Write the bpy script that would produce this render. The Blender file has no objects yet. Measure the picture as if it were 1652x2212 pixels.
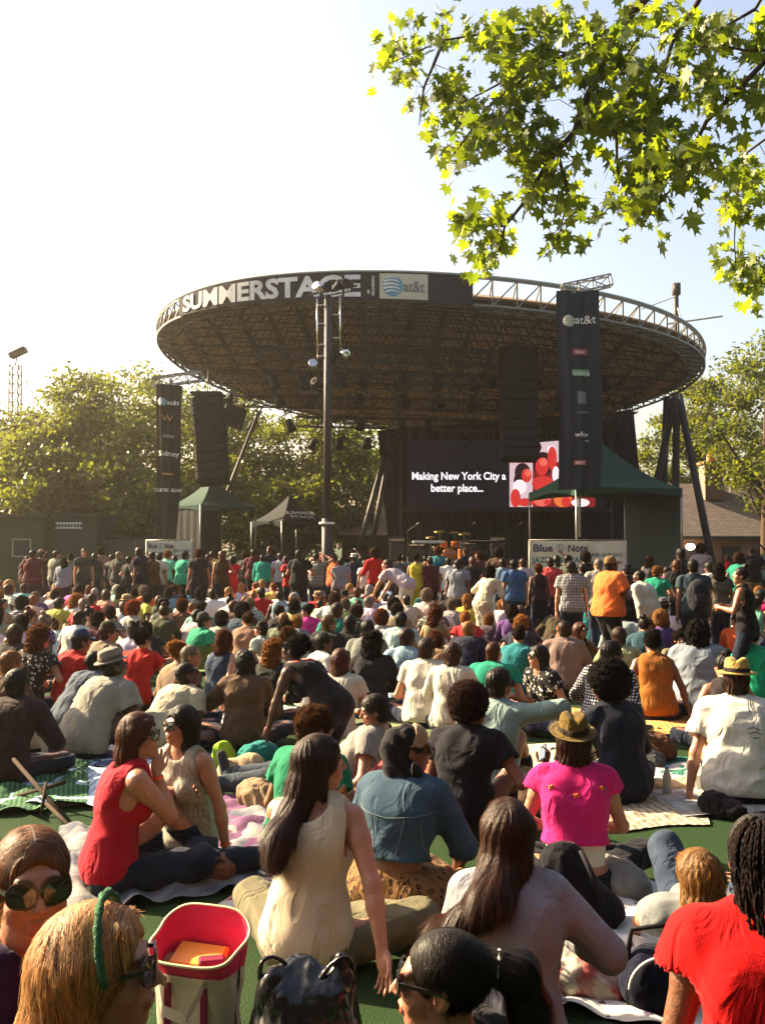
import bpy, math, random
import numpy as np
from math import sin, cos, pi, radians, sqrt, atan2
from mathutils import Vector, Matrix

S = bpy.context.scene
COL = S.collection
# ------------------------------------------------------------------ camera
CAM_H, PITCH, FPX, PW, PH = 1.87, radians(1.976), 2000.0, 1652.0, 2212.0
cam = bpy.data.objects.new('camera', bpy.data.cameras.new('camera'))
COL.objects.link(cam)
cam.location = (0, 0, CAM_H)
cam.rotation_euler = (pi / 2 + PITCH, 0, 0)
cam.data.sensor_fit = 'VERTICAL'
cam.data.sensor_height = 24.0
cam.data.lens = 24.0 * FPX / PH
cam.data.clip_end = 2000
cam.data.clip_start = 0.05
S.camera = cam
# ------------------------------------------------------------------ light
SUN_AZ, SUN_EL = radians(62), radians(31)      # azimuth to the left of straight ahead
sdir = Vector((-sin(SUN_AZ) * cos(SUN_EL), cos(SUN_AZ) * cos(SUN_EL), sin(SUN_EL)))
W = bpy.data.worlds.new('World'); S.world = W; W.use_nodes = True
wn = W.node_tree; bg = wn.nodes['Background']
sky = wn.nodes.new('ShaderNodeTexSky'); sky.sky_type = 'NISHITA'; sky.sun_disc = False
sky.sun_elevation = SUN_EL; sky.sun_rotation = -SUN_AZ
sky.air_density = 1.3; sky.dust_density = 3.5; sky.ozone_density = 1.2
tn = wn.nodes.new('ShaderNodeMix'); tn.data_type = 'RGBA'; tn.blend_type = 'MULTIPLY'; tn.inputs[0].default_value = 1; tn.inputs[7].default_value = (1.17, 1.02, .95, 1)
wn.links.new(sky.outputs[0], tn.inputs[6]); wn.links.new(tn.outputs[2], bg.inputs[0]); bg.inputs[1].default_value = 0.065
sl = bpy.data.lights.new('sun', 'SUN'); sl.energy = 5.0; sl.angle = radians(0.5); sl.color = (1.0, 0.80, 0.50)
so = bpy.data.objects.new('sun', sl); COL.objects.link(so)
so.rotation_euler = (-sdir).to_track_quat('-Z', 'Y').to_euler()
so.location = (-20, 20, 30)
S.view_settings.view_transform = 'Standard'; S.view_settings.look = 'None'
S.view_settings.exposure = 2.22; S.view_settings.gamma = 1.0
S.render.film_transparent = False
HAZE = 0.0009
S.cycles.volume_bounces = 0; S.cycles.max_bounces = 6; S.cycles.transparent_max_bounces = 12

def ray(px, py):
    u = (px - PW / 2) / FPX; v = (PH / 2 - py) / FPX
    return u, cos(PITCH) - v * sin(PITCH), sin(PITCH) + v * cos(PITCH)
def at(px, py, Y):
    x, y, z = ray(px, py); t = Y / y
    return Vector((x * t, Y, CAM_H + z * t))
def onz(px, py, Z):
    x, y, z = ray(px, py); t = (Z - CAM_H) / z
    return Vector((x * t, y * t, Z))
def proj(p):
    x, y, z = p[0], p[1], p[2] - CAM_H
    f = y * cos(PITCH) + z * sin(PITCH); u = -y * sin(PITCH) + z * cos(PITCH)
    return PW / 2 + FPX * x / f, PH / 2 - FPX * u / f

# ------------------------------------------------------------------ object helpers
def tag(o, label=None, cat=None, group=None, kind=None):
    if label: o['label'] = label
    if cat: o['category'] = cat
    if group: o['group'] = group
    if kind: o['kind'] = kind
    return o
def link(name, mesh, parent=None, loc=(0, 0, 0), rz=0.0, sc=1.0):
    o = bpy.data.objects.new(name, mesh); COL.objects.link(o)
    o.location = loc; o.rotation_euler = (0, 0, rz)
    if sc != 1.0: o.scale = (sc, sc, sc)
    if parent is not None: o.parent = parent
    return o
def empty(name, loc=(0, 0, 0), rz=0.0, label=None, cat=None, group=None):
    o = bpy.data.objects.new(name, None); COL.objects.link(o)
    o.location = loc; o.rotation_euler = (0, 0, rz); o.empty_display_size = 0.1
    return tag(o, label, cat, group)
def copy_tree(o, parent=None):
    c = o.copy(); COL.objects.link(c); c.parent = parent
    for ch in list(o.children): copy_tree(ch, c)
    return c

class MB:
    """collects shapes into one mesh"""
    def __init__(s): s.v = []; s.f = []
    def add(s, vs, fs):
        n = len(s.v); s.v.extend([tuple(v) for v in vs]); s.f.extend([tuple(i + n for i in f) for f in fs]); return s
    def box(s, c, d, M=None, bev=0.0):
        x, y, z = d[0] / 2, d[1] / 2, d[2] / 2
        if bev <= 0:
            vs = [Vector((sx * x, sy * y, sz * z)) for sz in (-1, 1) for sy in (-1, 1) for sx in (-1, 1)]
            fs = [(0, 2, 3, 1), (4, 5, 7, 6), (0, 1, 5, 4), (2, 6, 7, 3), (0, 4, 6, 2), (1, 3, 7, 5)]
        else:
            b = min(bev, x * .9, y * .9, z * .9); vs = []; fs = []
            idx = {}
            for sx in (-1, 1):
                for sy in (-1, 1):
                    for sz in (-1, 1):
                        for k in range(3):
                            p = [sx * x, sy * y, sz * z]
                            for j, (q, sg) in enumerate(((x, sx), (y, sy), (z, sz))):
                                if j != k: p[j] = sg * (q - b)
                            idx[(sx, sy, sz, k)] = len(vs); vs.append(Vector(p))
            for k in range(3):
                a, c2 = [j for j in range(3) if j != k]
                for sg in (-1, 1):
                    q = []
                    for (u, w) in ((-1, -1), (1, -1), (1, 1), (-1, 1)):
                        t = [0, 0, 0]; t[k] = sg; t[a] = u; t[c2] = w; q.append(idx[(t[0], t[1], t[2], k)])
                    if (sg > 0) == (k == 1): q.reverse()
                    fs.append(tuple(q))
            for k in range(3):            # edges along axis k
                a, c2 = [j for j in range(3) if j != k]
                for u in (-1, 1):
                    for w in (-1, 1):
                        t0 = [0, 0, 0]; t0[k] = -1; t0[a] = u; t0[c2] = w; t1 = list(t0); t1[k] = 1
                        fs.append((idx[(*t0, a)], idx[(*t1, a)], idx[(*t1, c2)], idx[(*t0, c2)]))
            for sx in (-1, 1):
                for sy in (-1, 1):
                    for sz in (-1, 1): fs.append(tuple(idx[(sx, sy, sz, k)] for k in range(3)))
        if M is not None: vs = [M @ v for v in vs]
        c = Vector(c); return s.add([v + c for v in vs], fs)
    def bar(s, a, b, w, h=None):
        a, b = Vector(a), Vector(b); d = b - a; L = d.length
        if L < 1e-6: return s
        M = d.to_track_quat('Z', 'Y').to_matrix()
        return s.box((a + b) / 2, (w, h or w, L), M)
    def tube(s, pts, rs, n=8, cap=True):
        pts = [Vector(p) for p in pts]
        if not hasattr(rs, '__len__'): rs = [rs] * len(pts)
        vs = []; fs = []; up = None
        for i, p in enumerate(pts):
            t = (pts[min(i + 1, len(pts) - 1)] - pts[max(i - 1, 0)])
            if t.length < 1e-9: t = Vector((0, 0, 1))
            t.normalize()
            if up is None: up = t.orthogonal().normalized()
            up = (up - t * up.dot(t))
            if up.length < 1e-6: up = t.orthogonal()
            up.normalize(); w = t.cross(up)
            for k in range(n):
                a = 2 * pi * k / n; vs.append(p + (up * cos(a) + w * sin(a)) * rs[i])
        for i in range(len(pts) - 1):
            for k in range(n):
                k2 = (k + 1) % n; fs.append((i * n + k, i * n + k2, (i + 1) * n + k2, (i + 1) * n + k))
        if cap: fs.append(tuple(range(n - 1, -1, -1))); fs.append(tuple((len(pts) - 1) * n + k for k in range(n)))
        return s.add(vs, fs)
    def lathe(s, prof, n=24, c=(0, 0, 0), M=None, sx=1.0, sy=1.0):
        vs = []; fs = []
        for r, z in prof:
            for k in range(n):
                a = 2 * pi * k / n; vs.append(Vector((r * cos(a) * sx, r * sin(a) * sy, z)))
        m = len(prof)
        for i in range(m - 1):
            for k in range(n):
                k2 = (k + 1) % n; fs.append((i * n + k, i * n + k2, (i + 1) * n + k2, (i + 1) * n + k))
        if M is not None: vs = [M @ v for v in vs]
        c = Vector(c); return s.add([v + c for v in vs], fs)
    def ball(s, c, r, n=12, M=None, sc=(1, 1, 1)):
        prof = [(max(1e-5, r * sin(pi * i / n)), -r * cos(pi * i / n)) for i in range(n + 1)]
        vs = []; fs = []
        for rr, z in prof:
            for k in range(n):
                a = 2 * pi * k / n; vs.append(Vector((rr * cos(a) * sc[0], rr * sin(a) * sc[1], z * sc[2])))
        for i in range(n):
            for k in range(n):
                k2 = (k + 1) % n; fs.append((i * n + k, i * n + k2, (i + 1) * n + k2, (i + 1) * n + k))
        if M is not None: vs = [M @ v for v in vs]
        c = Vector(c); return s.add([v + c for v in vs], fs)
    def grid(s, fn, nu, nv):
        vs = [fn(i / nu, j / nv) for j in range(nv + 1) for i in range(nu + 1)]
        fs = [(j * (nu + 1) + i, j * (nu + 1) + i + 1, (j + 1) * (nu + 1) + i + 1, (j + 1) * (nu + 1) + i) for j in range(nv) for i in range(nu)]
        return s.add(vs, fs)
    def mesh(s, name, mat=None, smooth=False):
        m = bpy.data.meshes.new(name); m.from_pydata([tuple(v) for v in s.v], [], s.f)
        if mat: m.materials.append(mat)
        if smooth: m.polygons.foreach_set('use_smooth', [True] * len(m.polygons))
        m.update(); return m
    def build(s, name, mat, parent=None, smooth=False, loc=(0, 0, 0), rz=0.0):
        return link(name, s.mesh(name, mat, smooth), parent, loc, rz)

def text_mesh(txt, size=1.0, bold=0.0, ext=0.004, align='CENTER', shear=0.0, sx=1.0):
    cu = bpy.data.curves.new('lettering', 'FONT'); cu.body = txt; cu.size = size; cu.offset = bold
    cu.extrude = ext; cu.align_x = align; cu.align_y = 'CENTER'; cu.shear = shear; cu.resolution_u = 3
    o = bpy.data.objects.new('lettering', cu); COL.objects.link(o)
    bpy.context.view_layer.update()
    dg = bpy.context.evaluated_depsgraph_get()
    m = bpy.data.meshes.new_from_object(o.evaluated_get(dg))
    vs = [(v.co.x * sx, v.co.y, v.co.z) for v in m.vertices]; fs = [tuple(p.vertices) for p in m.polygons]
    bpy.data.objects.remove(o); bpy.data.curves.remove(cu); bpy.data.meshes.remove(m)
    return vs, fs

# ------------------------------------------------------------------ materials
def nmat(name):
    m = bpy.data.materials.new(name); m.use_nodes = True
    nt = m.node_tree; b = nt.nodes['Principled BSDF']; return m, nt, b
def N(nt, t, **kw):
    n = nt.nodes.new(t)
    for k, v in kw.items(): setattr(n, k, v)
    return n
def plain(name, c, rough=0.7, metal=0.0, var=0.12, nscale=8.0, bump=0.0, bscale=60.0, spec=None, trans=0.0, sheen=0.0, coat=0.0):
    """painted / fabric / metal surface with mild colour wear and optional bump"""
    m, nt, b = nmat(name); L = nt.links
    tc = N(nt, 'ShaderNodeTexCoord'); n = N(nt, 'ShaderNodeTexNoise'); n.inputs['Scale'].default_value = nscale; n.inputs['Detail'].default_value = 5
    L.new(tc.outputs['Object'], n.inputs['Vector'])
    mx = N(nt, 'ShaderNodeMix', data_type='RGBA'); mx.inputs[6].default_value = (*[x * (1 - var) for x in c], 1); mx.inputs[7].default_value = (*[min(1, x * (1 + var)) for x in c], 1)
    L.new(n.outputs[0], mx.inputs[0]); L.new(mx.outputs[2], b.inputs['Base Color'])
    b.inputs['Roughness'].default_value = rough; b.inputs['Metallic'].default_value = metal
    b.inputs['Specular IOR Level'].default_value = spec if spec is not None else (.12 if rough > .65 else .5)
    if sheen: b.inputs['Sheen Weight'].default_value = sheen
    if coat: b.inputs['Coat Weight'].default_value = coat
    if bump:
        n2 = N(nt, 'ShaderNodeTexNoise'); n2.inputs['Scale'].default_value = bscale; n2.inputs['Detail'].default_value = 6
        L.new(tc.outputs['Object'], n2.inputs['Vector'])
        bp = N(nt, 'ShaderNodeBump'); bp.inputs['Strength'].default_value = bump; bp.inputs['Distance'].default_value = 0.02
        L.new(n2.outputs[0], bp.inputs['Height']); L.new(bp.outputs[0], b.inputs['Normal'])
    if trans:
        tr = N(nt, 'ShaderNodeBsdfTranslucent'); L.new(mx.outputs[2], tr.inputs[0])
        ms = N(nt, 'ShaderNodeMixShader'); ms.inputs[0].default_value = trans
        L.new(b.outputs[0], ms.inputs[1]); L.new(tr.outputs[0], ms.inputs[2]); L.new(ms.outputs[0], nt.nodes['Material Output'].inputs[0])
    return m
def emit(name, c, st):
    m, nt, b = nmat(name); b.inputs['Base Color'].default_value = (*[x * .05 for x in c], 1); b.inputs['Specular IOR Level'].default_value = .08
    b.inputs['Emission Color'].default_value = (*c, 1); b.inputs['Emission Strength'].default_value = st; return m

def objcolor_mat(name, pattern='plain', rough=0.85):
    """cloth whose dye is the object's own colour"""
    m, nt, b = nmat(name); L = nt.links
    oi = N(nt, 'ShaderNodeObjectInfo'); tc = N(nt, 'ShaderNodeTexCoord')
    base = oi.outputs['Color']; obj = tc.outputs['Object']
    def mix(fac, a, c2):
        x = N(nt, 'ShaderNodeMix', data_type='RGBA')
        for sock, v in ((x.inputs[0], fac), (x.inputs[6], a), (x.inputs[7], c2)):
            if isinstance(v, (tuple, float)): sock.default_value = v
            else: L.new(v, sock)
        return x.outputs[2]
    def noise(sc, det=4, vec=obj):
        n = N(nt, 'ShaderNodeTexNoise'); n.inputs['Scale'].default_value = sc; n.inputs['Detail'].default_value = det; L.new(vec, n.inputs['Vector']); return n.outputs[0]
    def ramp(src, p0, c0, p1, c1):
        r = N(nt, 'ShaderNodeValToRGB'); r.color_ramp.elements[0].position = p0; r.color_ramp.elements[0].color = (c0, c0, c0, 1)
        r.color_ramp.elements[1].position = p1; r.color_ramp.elements[1].color = (c1, c1, c1, 1); L.new(src, r.inputs[0]); return r.outputs[0]
    def wave(ax, sc, dist=0.4):
        w = N(nt, 'ShaderNodeTexWave', bands_direction=ax); w.inputs['Scale'].default_value = sc; w.inputs['Distortion'].default_value = dist
        L.new(obj, w.inputs['Vector']); return w.outputs['Fac']
    col = base
    if pattern == 'stripe': col = mix(ramp(wave('Z', 9), .48, 0, .52, 1), base, (.02, .02, .025, 1.0))
    elif pattern == 'check':
        a = ramp(wave('Z', 12), .45, 0, .55, 1); c2 = ramp(wave('X', 12), .45, 0, .55, 1)
        col = mix(a, mix(c2, (.62, .60, .56, 1.0), base), mix(c2, base, (.02, .022, .04, 1.0)))
    elif pattern == 'floral':
        v = N(nt, 'ShaderNodeTexVoronoi'); v.inputs['Scale'].default_value = 26; L.new(obj, v.inputs['Vector'])
        col = mix(ramp(v.outputs['Distance'], .28, 1, .34, 0), base, (.55, .52, .45, 1.0))
    elif pattern == 'paisley':
        v = N(nt, 'ShaderNodeTexVoronoi', feature='DISTANCE_TO_EDGE'); v.inputs['Scale'].default_value = 32; L.new(obj, v.inputs['Vector'])
        col = mix(ramp(v.outputs['Distance'], .06, 0, .1, 1), (.30, .27, .22, 1.0), base)
    elif pattern == 'leopard':
        v = N(nt, 'ShaderNodeTexVoronoi'); v.inputs['Scale'].default_value = 34; L.new(obj, v.inputs['Vector'])
        ring = N(nt, 'ShaderNodeMath', operation='MULTIPLY'); L.new(ramp(v.outputs['Distance'], .16, 0, .20, 1), ring.inputs[0]); L.new(ramp(v.outputs['Distance'], .36, 1, .46, 0), ring.inputs[1])
        gap = N(nt, 'ShaderNodeMath', operation='MULTIPLY'); L.new(ring.outputs[0], gap.inputs[0]); L.new(ramp(noise(40, 2), .42, 0, .5, 1), gap.inputs[1])
        col = mix(gap.outputs[0], mix(ramp(v.outputs['Distance'], .14, 1, .2, 0), base, (.16, .07, .03, 1.0)), (.012, .008, .006, 1.0))
    elif pattern == 'denim':
        m2 = N(nt, 'ShaderNodeMix', data_type='RGBA', blend_type='MULTIPLY'); m2.inputs[0].default_value = 1; L.new(base, m2.inputs[6]); m2.inputs[7].default_value = (2.1, 2.0, 1.8, 1)
        col = mix(ramp(noise(7, 3), .35, 0, .8, 1), base, m2.outputs[2]); col = mix(ramp(noise(420, 2), .3, .0, .8, .6), col, m2.outputs[2])
    elif pattern == 'heather':
        col = mix(ramp(noise(300, 2), .3, .0, .7, .5), base, (.20, .20, .23, 1.0))
    col = mix(ramp(noise(5, 5), .2, .22, .8, 0), col, (0.0, 0.0, 0.0, 1.0)) if pattern != 'skin' else col
    if pattern == 'skin':
        at_ = N(nt, 'ShaderNodeAttribute', attribute_name='tint'); at_.attribute_type = 'GEOMETRY'
        col = mix(ramp(noise(9, 4), .3, .0, .75, .28), base, (.30, .09, .06, 1.0))
        mm = N(nt, 'ShaderNodeMix', data_type='RGBA', blend_type='MULTIPLY'); mm.inputs[0].default_value = 1.0
        L.new(col, mm.inputs[6]); L.new(at_.outputs['Color'], mm.inputs[7]); col = mm.outputs[2]
        b.inputs['Subsurface Weight'].default_value = 0.08; b.inputs['Subsurface Radius'].default_value = (.02, .008, .004)
        b.inputs['Subsurface Scale'].default_value = 0.6
    L.new(col, b.inputs['Base Color']); b.inputs['Roughness'].default_value = rough
    if pattern not in ('skin',): b.inputs['Sheen Weight'].default_value = 0.05; b.inputs['Specular IOR Level'].default_value = 0.12
    # creases and weave
    bp = N(nt, 'ShaderNodeBump'); bp.inputs['Distance'].default_value = 0.02 if pattern == 'skin' else 0.035; bp.inputs['Strength'].default_value = 0.25 if pattern == 'skin' else 0.65
    if pattern == 'skin': L.new(noise(60, 5), bp.inputs['Height'])
    else:
        mp = N(nt, 'ShaderNodeMapping'); mp.inputs['Scale'].default_value = (1, 1, .55); mp.inputs['Rotation'].default_value = (.3, .5, .2); L.new(obj, mp.inputs[0])
        n1 = N(nt, 'ShaderNodeTexNoise'); n1.inputs['Scale'].default_value = 7; n1.inputs['Detail'].default_value = 3.5; n1.inputs['Distortion'].default_value = 1.2; L.new(mp.outputs[0], n1.inputs['Vector'])
        ad = N(nt, 'ShaderNodeMath', operation='MULTIPLY_ADD'); s1 = N(nt, 'ShaderNodeMath', operation='SUBTRACT'); L.new(n1.outputs[0], s1.inputs[0]); s1.inputs[1].default_value = .5; s2 = N(nt, 'ShaderNodeMath', operation='ABSOLUTE'); L.new(s1.outputs[0], s2.inputs[0]); s3 = N(nt, 'ShaderNodeMath', operation='MULTIPLY_ADD'); L.new(s2.outputs[0], s3.inputs[0]); s3.inputs[1].default_value = -1.3; L.new(n1.outputs[0], s3.inputs[2])
        L.new(noise(260, 1), ad.inputs[0]); ad.inputs[1].default_value = .04; L.new(s3.outputs[0], ad.inputs[2])
        L.new(ad.outputs[0], bp.inputs['Height'])
    L.new(bp.outputs[0], b.inputs['Normal'])
    return m

def hair_mat(name, curly=False):
    m, nt, b = nmat(name); L = nt.links
    oi = N(nt, 'ShaderNodeObjectInfo'); n = N(nt, 'ShaderNodeTexNoise'); n.inputs['Detail'].default_value = 6
    if curly:
        tc = N(nt, 'ShaderNodeTexCoord'); L.new(tc.outputs['Object'], n.inputs['Vector']); n.inputs['Scale'].default_value = 95
    else:
        a = N(nt, 'ShaderNodeAttribute', attribute_name='strand'); L.new(a.outputs['Vector'], n.inputs['Vector']); n.inputs['Scale'].default_value = 26; n.inputs['Distortion'].default_value = .3
    r = N(nt, 'ShaderNodeValToRGB'); r.color_ramp.elements[0].position = .38; r.color_ramp.elements[0].color = (.25, .23, .22, 1); r.color_ramp.elements[1].position = .66; r.color_ramp.elements[1].color = (2.3, 2.05, 1.8, 1) if not curly else (1.5, 1.35, 1.25, 1)
    L.new(n.outputs[0], r.inputs[0])
    mm = N(nt, 'ShaderNodeMix', data_type='RGBA', blend_type='MULTIPLY'); mm.inputs[0].default_value = 1.0
    L.new(oi.outputs['Color'], mm.inputs[6]); L.new(r.outputs[0], mm.inputs[7]); L.new(mm.outputs[2], b.inputs['Base Color'])
    b.inputs['Roughness'].default_value = .5 if not curly else .85
    b.inputs['Specular IOR Level'].default_value = .35 if not curly else .1
    bp = N(nt, 'ShaderNodeBump'); bp.inputs['Strength'].default_value = .5; bp.inputs['Distance'].default_value = .006 if not curly else .03
    L.new(n.outputs[0], bp.inputs['Height']); L.new(bp.outputs[0], b.inputs['Normal'])
    tr = N(nt, 'ShaderNodeBsdfTranslucent'); gl_ = N(nt, 'ShaderNodeMix', data_type='RGBA', blend_type='MULTIPLY'); gl_.inputs[0].default_value = 1; gl_.inputs[7].default_value = (2.2, 1.9, 1.6, 1); L.new(mm.outputs[2], gl_.inputs[6]); L.new(gl_.outputs[2], tr.inputs[0]); ms = N(nt, 'ShaderNodeMixShader'); ms.inputs[0].default_value = .35
    L.new(b.outputs[0], ms.inputs[1]); L.new(tr.outputs[0], ms.inputs[2]); L.new(ms.outputs[0], nt.nodes['Material Output'].inputs[0])
    return m
MC = {k: objcolor_mat('cloth_' + k, k) for k in ('plain', 'stripe', 'check', 'floral', 'paisley', 'leopard', 'denim', 'heather')}
MC['skin'] = objcolor_mat('skin', 'skin', 0.48)
MH = {'straight': hair_mat('hair_straight'), 'curly': hair_mat('hair_curly', True)}
M_LENS = plain('sunglass_lens', (.012, .01, .012), .06, var=.05, spec=.9)
M_FRAME = plain('sunglass_frame', (.02, .014, .014), .22, var=.1)
M_GLASS_EYE = plain('clear_lens', (.10, .08, .08), .05, var=.05, spec=.9)
# ------------------------------------------------------------------ signed distance modelling
def V(*a): return np.array(a, dtype=np.float64)
def unit(v):
    v = np.asarray(v, float); n = np.linalg.norm(v); return v / n if n > 1e-9 else v
def axis_coords(lo, hi, h, fine, hf):
    """grid coordinates from lo to hi, spacing h, spacing hf inside the fine intervals"""
    xs = [lo]
    while xs[-1] < hi:
        x = xs[-1]; s = h
        for a, b in fine:
            if a - h <= x <= b: s = hf
        xs.append(x + s)
    return np.array(xs, dtype=np.float32)
class Field:
    def __init__(s, lo, hi, h, fine=None, hf=None):
        fx, fy, fz = ([], [], []) if not fine else ([(f[0][i], f[1][i]) for f in fine] for i in range(3))
        hf = hf or h
        s.x = axis_coords(lo[0], hi[0], h, fx, hf); s.y = axis_coords(lo[1], hi[1], h, fy, hf); s.z = axis_coords(lo[2], hi[2], h, fz, hf)
        s.D = np.full((len(s.x), len(s.y), len(s.z)), 1.0, np.float32)
    def box(s, lo, hi):
        out = []
        for c, a, b in ((s.x, lo[0], hi[0]), (s.y, lo[1], hi[1]), (s.z, lo[2], hi[2])):
            i0 = max(0, int(np.searchsorted(c, a)) - 1); i1 = min(len(c), int(np.searchsorted(c, b)) + 1)
            if i1 <= i0: return None
            out.append(slice(i0, i1))
        return out
    def put(s, fn, lo, hi, k, neg=False):
        m = max(k, .02) + .012
        bx = s.box(np.array(lo) - m, np.array(hi) + m)
        if bx is None: return
        X = s.x[bx[0]][:, None, None]; Y = s.y[bx[1]][None, :, None]; Z = s.z[bx[2]][None, None, :]
        d = fn(X, Y, Z).astype(np.float32); a = s.D[bx[0], bx[1], bx[2]]
        if not neg:
            if k > 0:
                h = np.clip(.5 + .5 * (a - d) / k, 0, 1); r = a * (1 - h) + d * h - k * h * (1 - h)
            else: r = np.minimum(a, d)
        else:
            d = -d
            if k > 0:
                h = np.clip(.5 - .5 * (a - d) / k, 0, 1); r = a * (1 - h) + d * h + k * h * (1 - h)
            else: r = np.maximum(a, d)
        s.D[bx[0], bx[1], bx[2]] = r
    def seg(s, a, b, ra, rb, k=.02, u=None, st=1.0, neg=False):
        a = np.asarray(a, float); b = np.asarray(b, float); ab = b - a; L2 = float(ab @ ab) + 1e-12; R = max(ra, rb) * max(1, st)
        def fn(X, Y, Z):
            px, py, pz = X - a[0], Y - a[1], Z - a[2]
            t = np.clip((px * ab[0] + py * ab[1] + pz * ab[2]) / L2, 0, 1)
            qx, qy, qz = px - t * ab[0], py - t * ab[1], pz - t * ab[2]
            if u is not None and st != 1.0:
                w = (1 / st - 1) * (qx * u[0] + qy * u[1] + qz * u[2]); qx = qx + w * u[0]; qy = qy + w * u[1]; qz = qz + w * u[2]
            return np.sqrt(qx * qx + qy * qy + qz * qz) - (ra + t * (rb - ra))
        s.put(fn, np.minimum(a, b) - R, np.maximum(a, b) + R, k, neg)
    def ell(s, c, r, F=None, k=.02, neg=False):
        c = np.asarray(c, float); F = np.eye(3) if F is None else F; R = max(r)   # rows of F are the axes
        def fn(X, Y, Z):
            px, py, pz = X - c[0], Y - c[1], Z - c[2]
            q = [px * F[i][0] + py * F[i][1] + pz * F[i][2] for i in range(3)]
            k0 = np.sqrt(sum((q[i] / r[i]) ** 2 for i in range(3))); k1 = np.sqrt(sum((q[i] / r[i] ** 2) ** 2 for i in range(3))) + 1e-6
            return k0 * (k0 - 1) / k1
        s.put(fn, c - R, c + R, k, neg)
    def cut(s, p, n, k=.0):
        """remove everything on the side the normal points to"""
        p = np.asarray(p, float); n = unit(n)
        X = s.x[:, None, None]; Y = s.y[None, :, None]; Z = s.z[None, None, :]
        d = ((X - p[0]) * n[0] + (Y - p[1]) * n[1] + (Z - p[2]) * n[2]).astype(np.float32)
        s.D = np.maximum(s.D, d)
    def disp(s, fn):
        X = s.x[:, None, None]; Y = s.y[None, :, None]; Z = s.z[None, None, :]
        s.D = s.D + fn(X, Y, Z).astype(np.float32) * (np.abs(s.D) < .08)
    def nets(s):
        D = s.D; D[0] = D[-1] = 1; D[:, 0] = D[:, -1] = 1; D[:, :, 0] = D[:, :, -1] = 1
        sg = D < 0; nx, ny, nz = D.shape
        cnt = np.zeros((nx - 1, ny - 1, nz - 1), np.int8)
        for i in (0, 1):
            for j in (0, 1):
                for k in (0, 1): cnt += sg[i:nx - 1 + i, j:ny - 1 + j, k:nz - 1 + k]
        act = (cnt > 0) & (cnt < 8); ci, cj, ck = np.nonzero(act); n = len(ci)
        if n == 0: return np.zeros((0, 3)), np.zeros((0, 4), int)
        idx = np.full(act.shape, -1, np.int64); idx[ci, cj, ck] = np.arange(n)
        P = np.zeros((n, 3)); C = np.zeros(n); cs = (s.x, s.y, s.z)
        corners = [(i, j, k) for i in (0, 1) for j in (0, 1) for k in (0, 1)]
        for a in corners:
            for ax in range(3):
                if a[ax]: continue
                b = list(a); b[ax] = 1
                da = D[ci + a[0], cj + a[1], ck + a[2]]; db = D[ci + b[0], cj + b[1], ck + b[2]]
                m = (da < 0) != (db < 0); t = np.where(m, da / np.where(m, da - db, 1), 0)
                base = [ci + a[0], cj + a[1], ck + a[2]]
                for q in range(3):
                    v = cs[q][base[q]]
                    if q == ax: v = v + t * (cs[q][base[q] + 1] - v)
                    P[:, q] += np.where(m, v, 0)
                C += m
        P /= C[:, None]
        F = []
        for ax in range(3):
            o = [q for q in range(3) if q != ax]
            sl0 = [slice(1, -1)] * 3; sl0[ax] = slice(0, D.shape[ax] - 1); sl1 = list(sl0); sl1[ax] = slice(1, D.shape[ax])
            A = sg[tuple(sl0)]; B = sg[tuple(sl1)]
            e = np.nonzero(A != B); g = [e[q] + (0 if q == ax else 1) for q in range(3)]
            inside = A[e]
            quad = []
            for (du, dv) in ((-1, -1), (0, -1), (0, 0), (-1, 0)):
                h = [g[0].copy(), g[1].copy(), g[2].copy()]; h[o[0]] = h[o[0]] + du; h[o[1]] = h[o[1]] + dv
                quad.append(idx[h[0], h[1], h[2]])
            q = np.stack(quad, 1); flip = inside if ax != 1 else ~inside
            q[~flip] = q[~flip][:, ::-1]; F.append(q)
        F = np.concatenate(F); F = F[(F >= 0).all(1)]
        return P, F
def np_mesh(name, P, F, mat, smooth=True):
    m = bpy.data.meshes.new(name); nv, nf = len(P), len(F)
    m.vertices.add(nv); m.vertices.foreach_set('co', P.astype(np.float32).ravel())
    m.loops.add(nf * 4); m.loops.foreach_set('vertex_index', F.astype(np.int32).ravel())
    m.polygons.add(nf); m.polygons.foreach_set('loop_start', np.arange(nf, dtype=np.int32) * 4); m.polygons.foreach_set('loop_total', np.full(nf, 4, np.int32))
    m.polygons.foreach_set('use_smooth', np.ones(nf, bool)); m.materials.append(mat); m.update(calc_edges=True); return m
def set_attr(m, name, arr):
    a = m.attributes.new(name, 'FLOAT_VECTOR', 'POINT'); a.data.foreach_set('vector', np.asarray(arr, np.float32).ravel())
def folds(seed, amp, sc=1.0):
    rs = np.random.RandomState(seed); ks = rs.normal(0, 1, (7, 3)) * np.array([19, 19, 14]) * sc; ph = rs.uniform(0, 6.28, 7)
    w = rs.normal(0, 1, (3, 3)) * 9
    def fn(X, Y, Z):
        wx = .35 * np.sin(w[0][0] * X + w[0][1] * Y + w[0][2] * Z); r = 0
        for i in range(7): r = r + np.sin(ks[i][0] * X + ks[i][1] * Y + ks[i][2] * Z + ph[i] + 4 * wx)
        r = r / 7
        return -amp * (1 - 2.2 * np.abs(r))
    return fn

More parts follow.
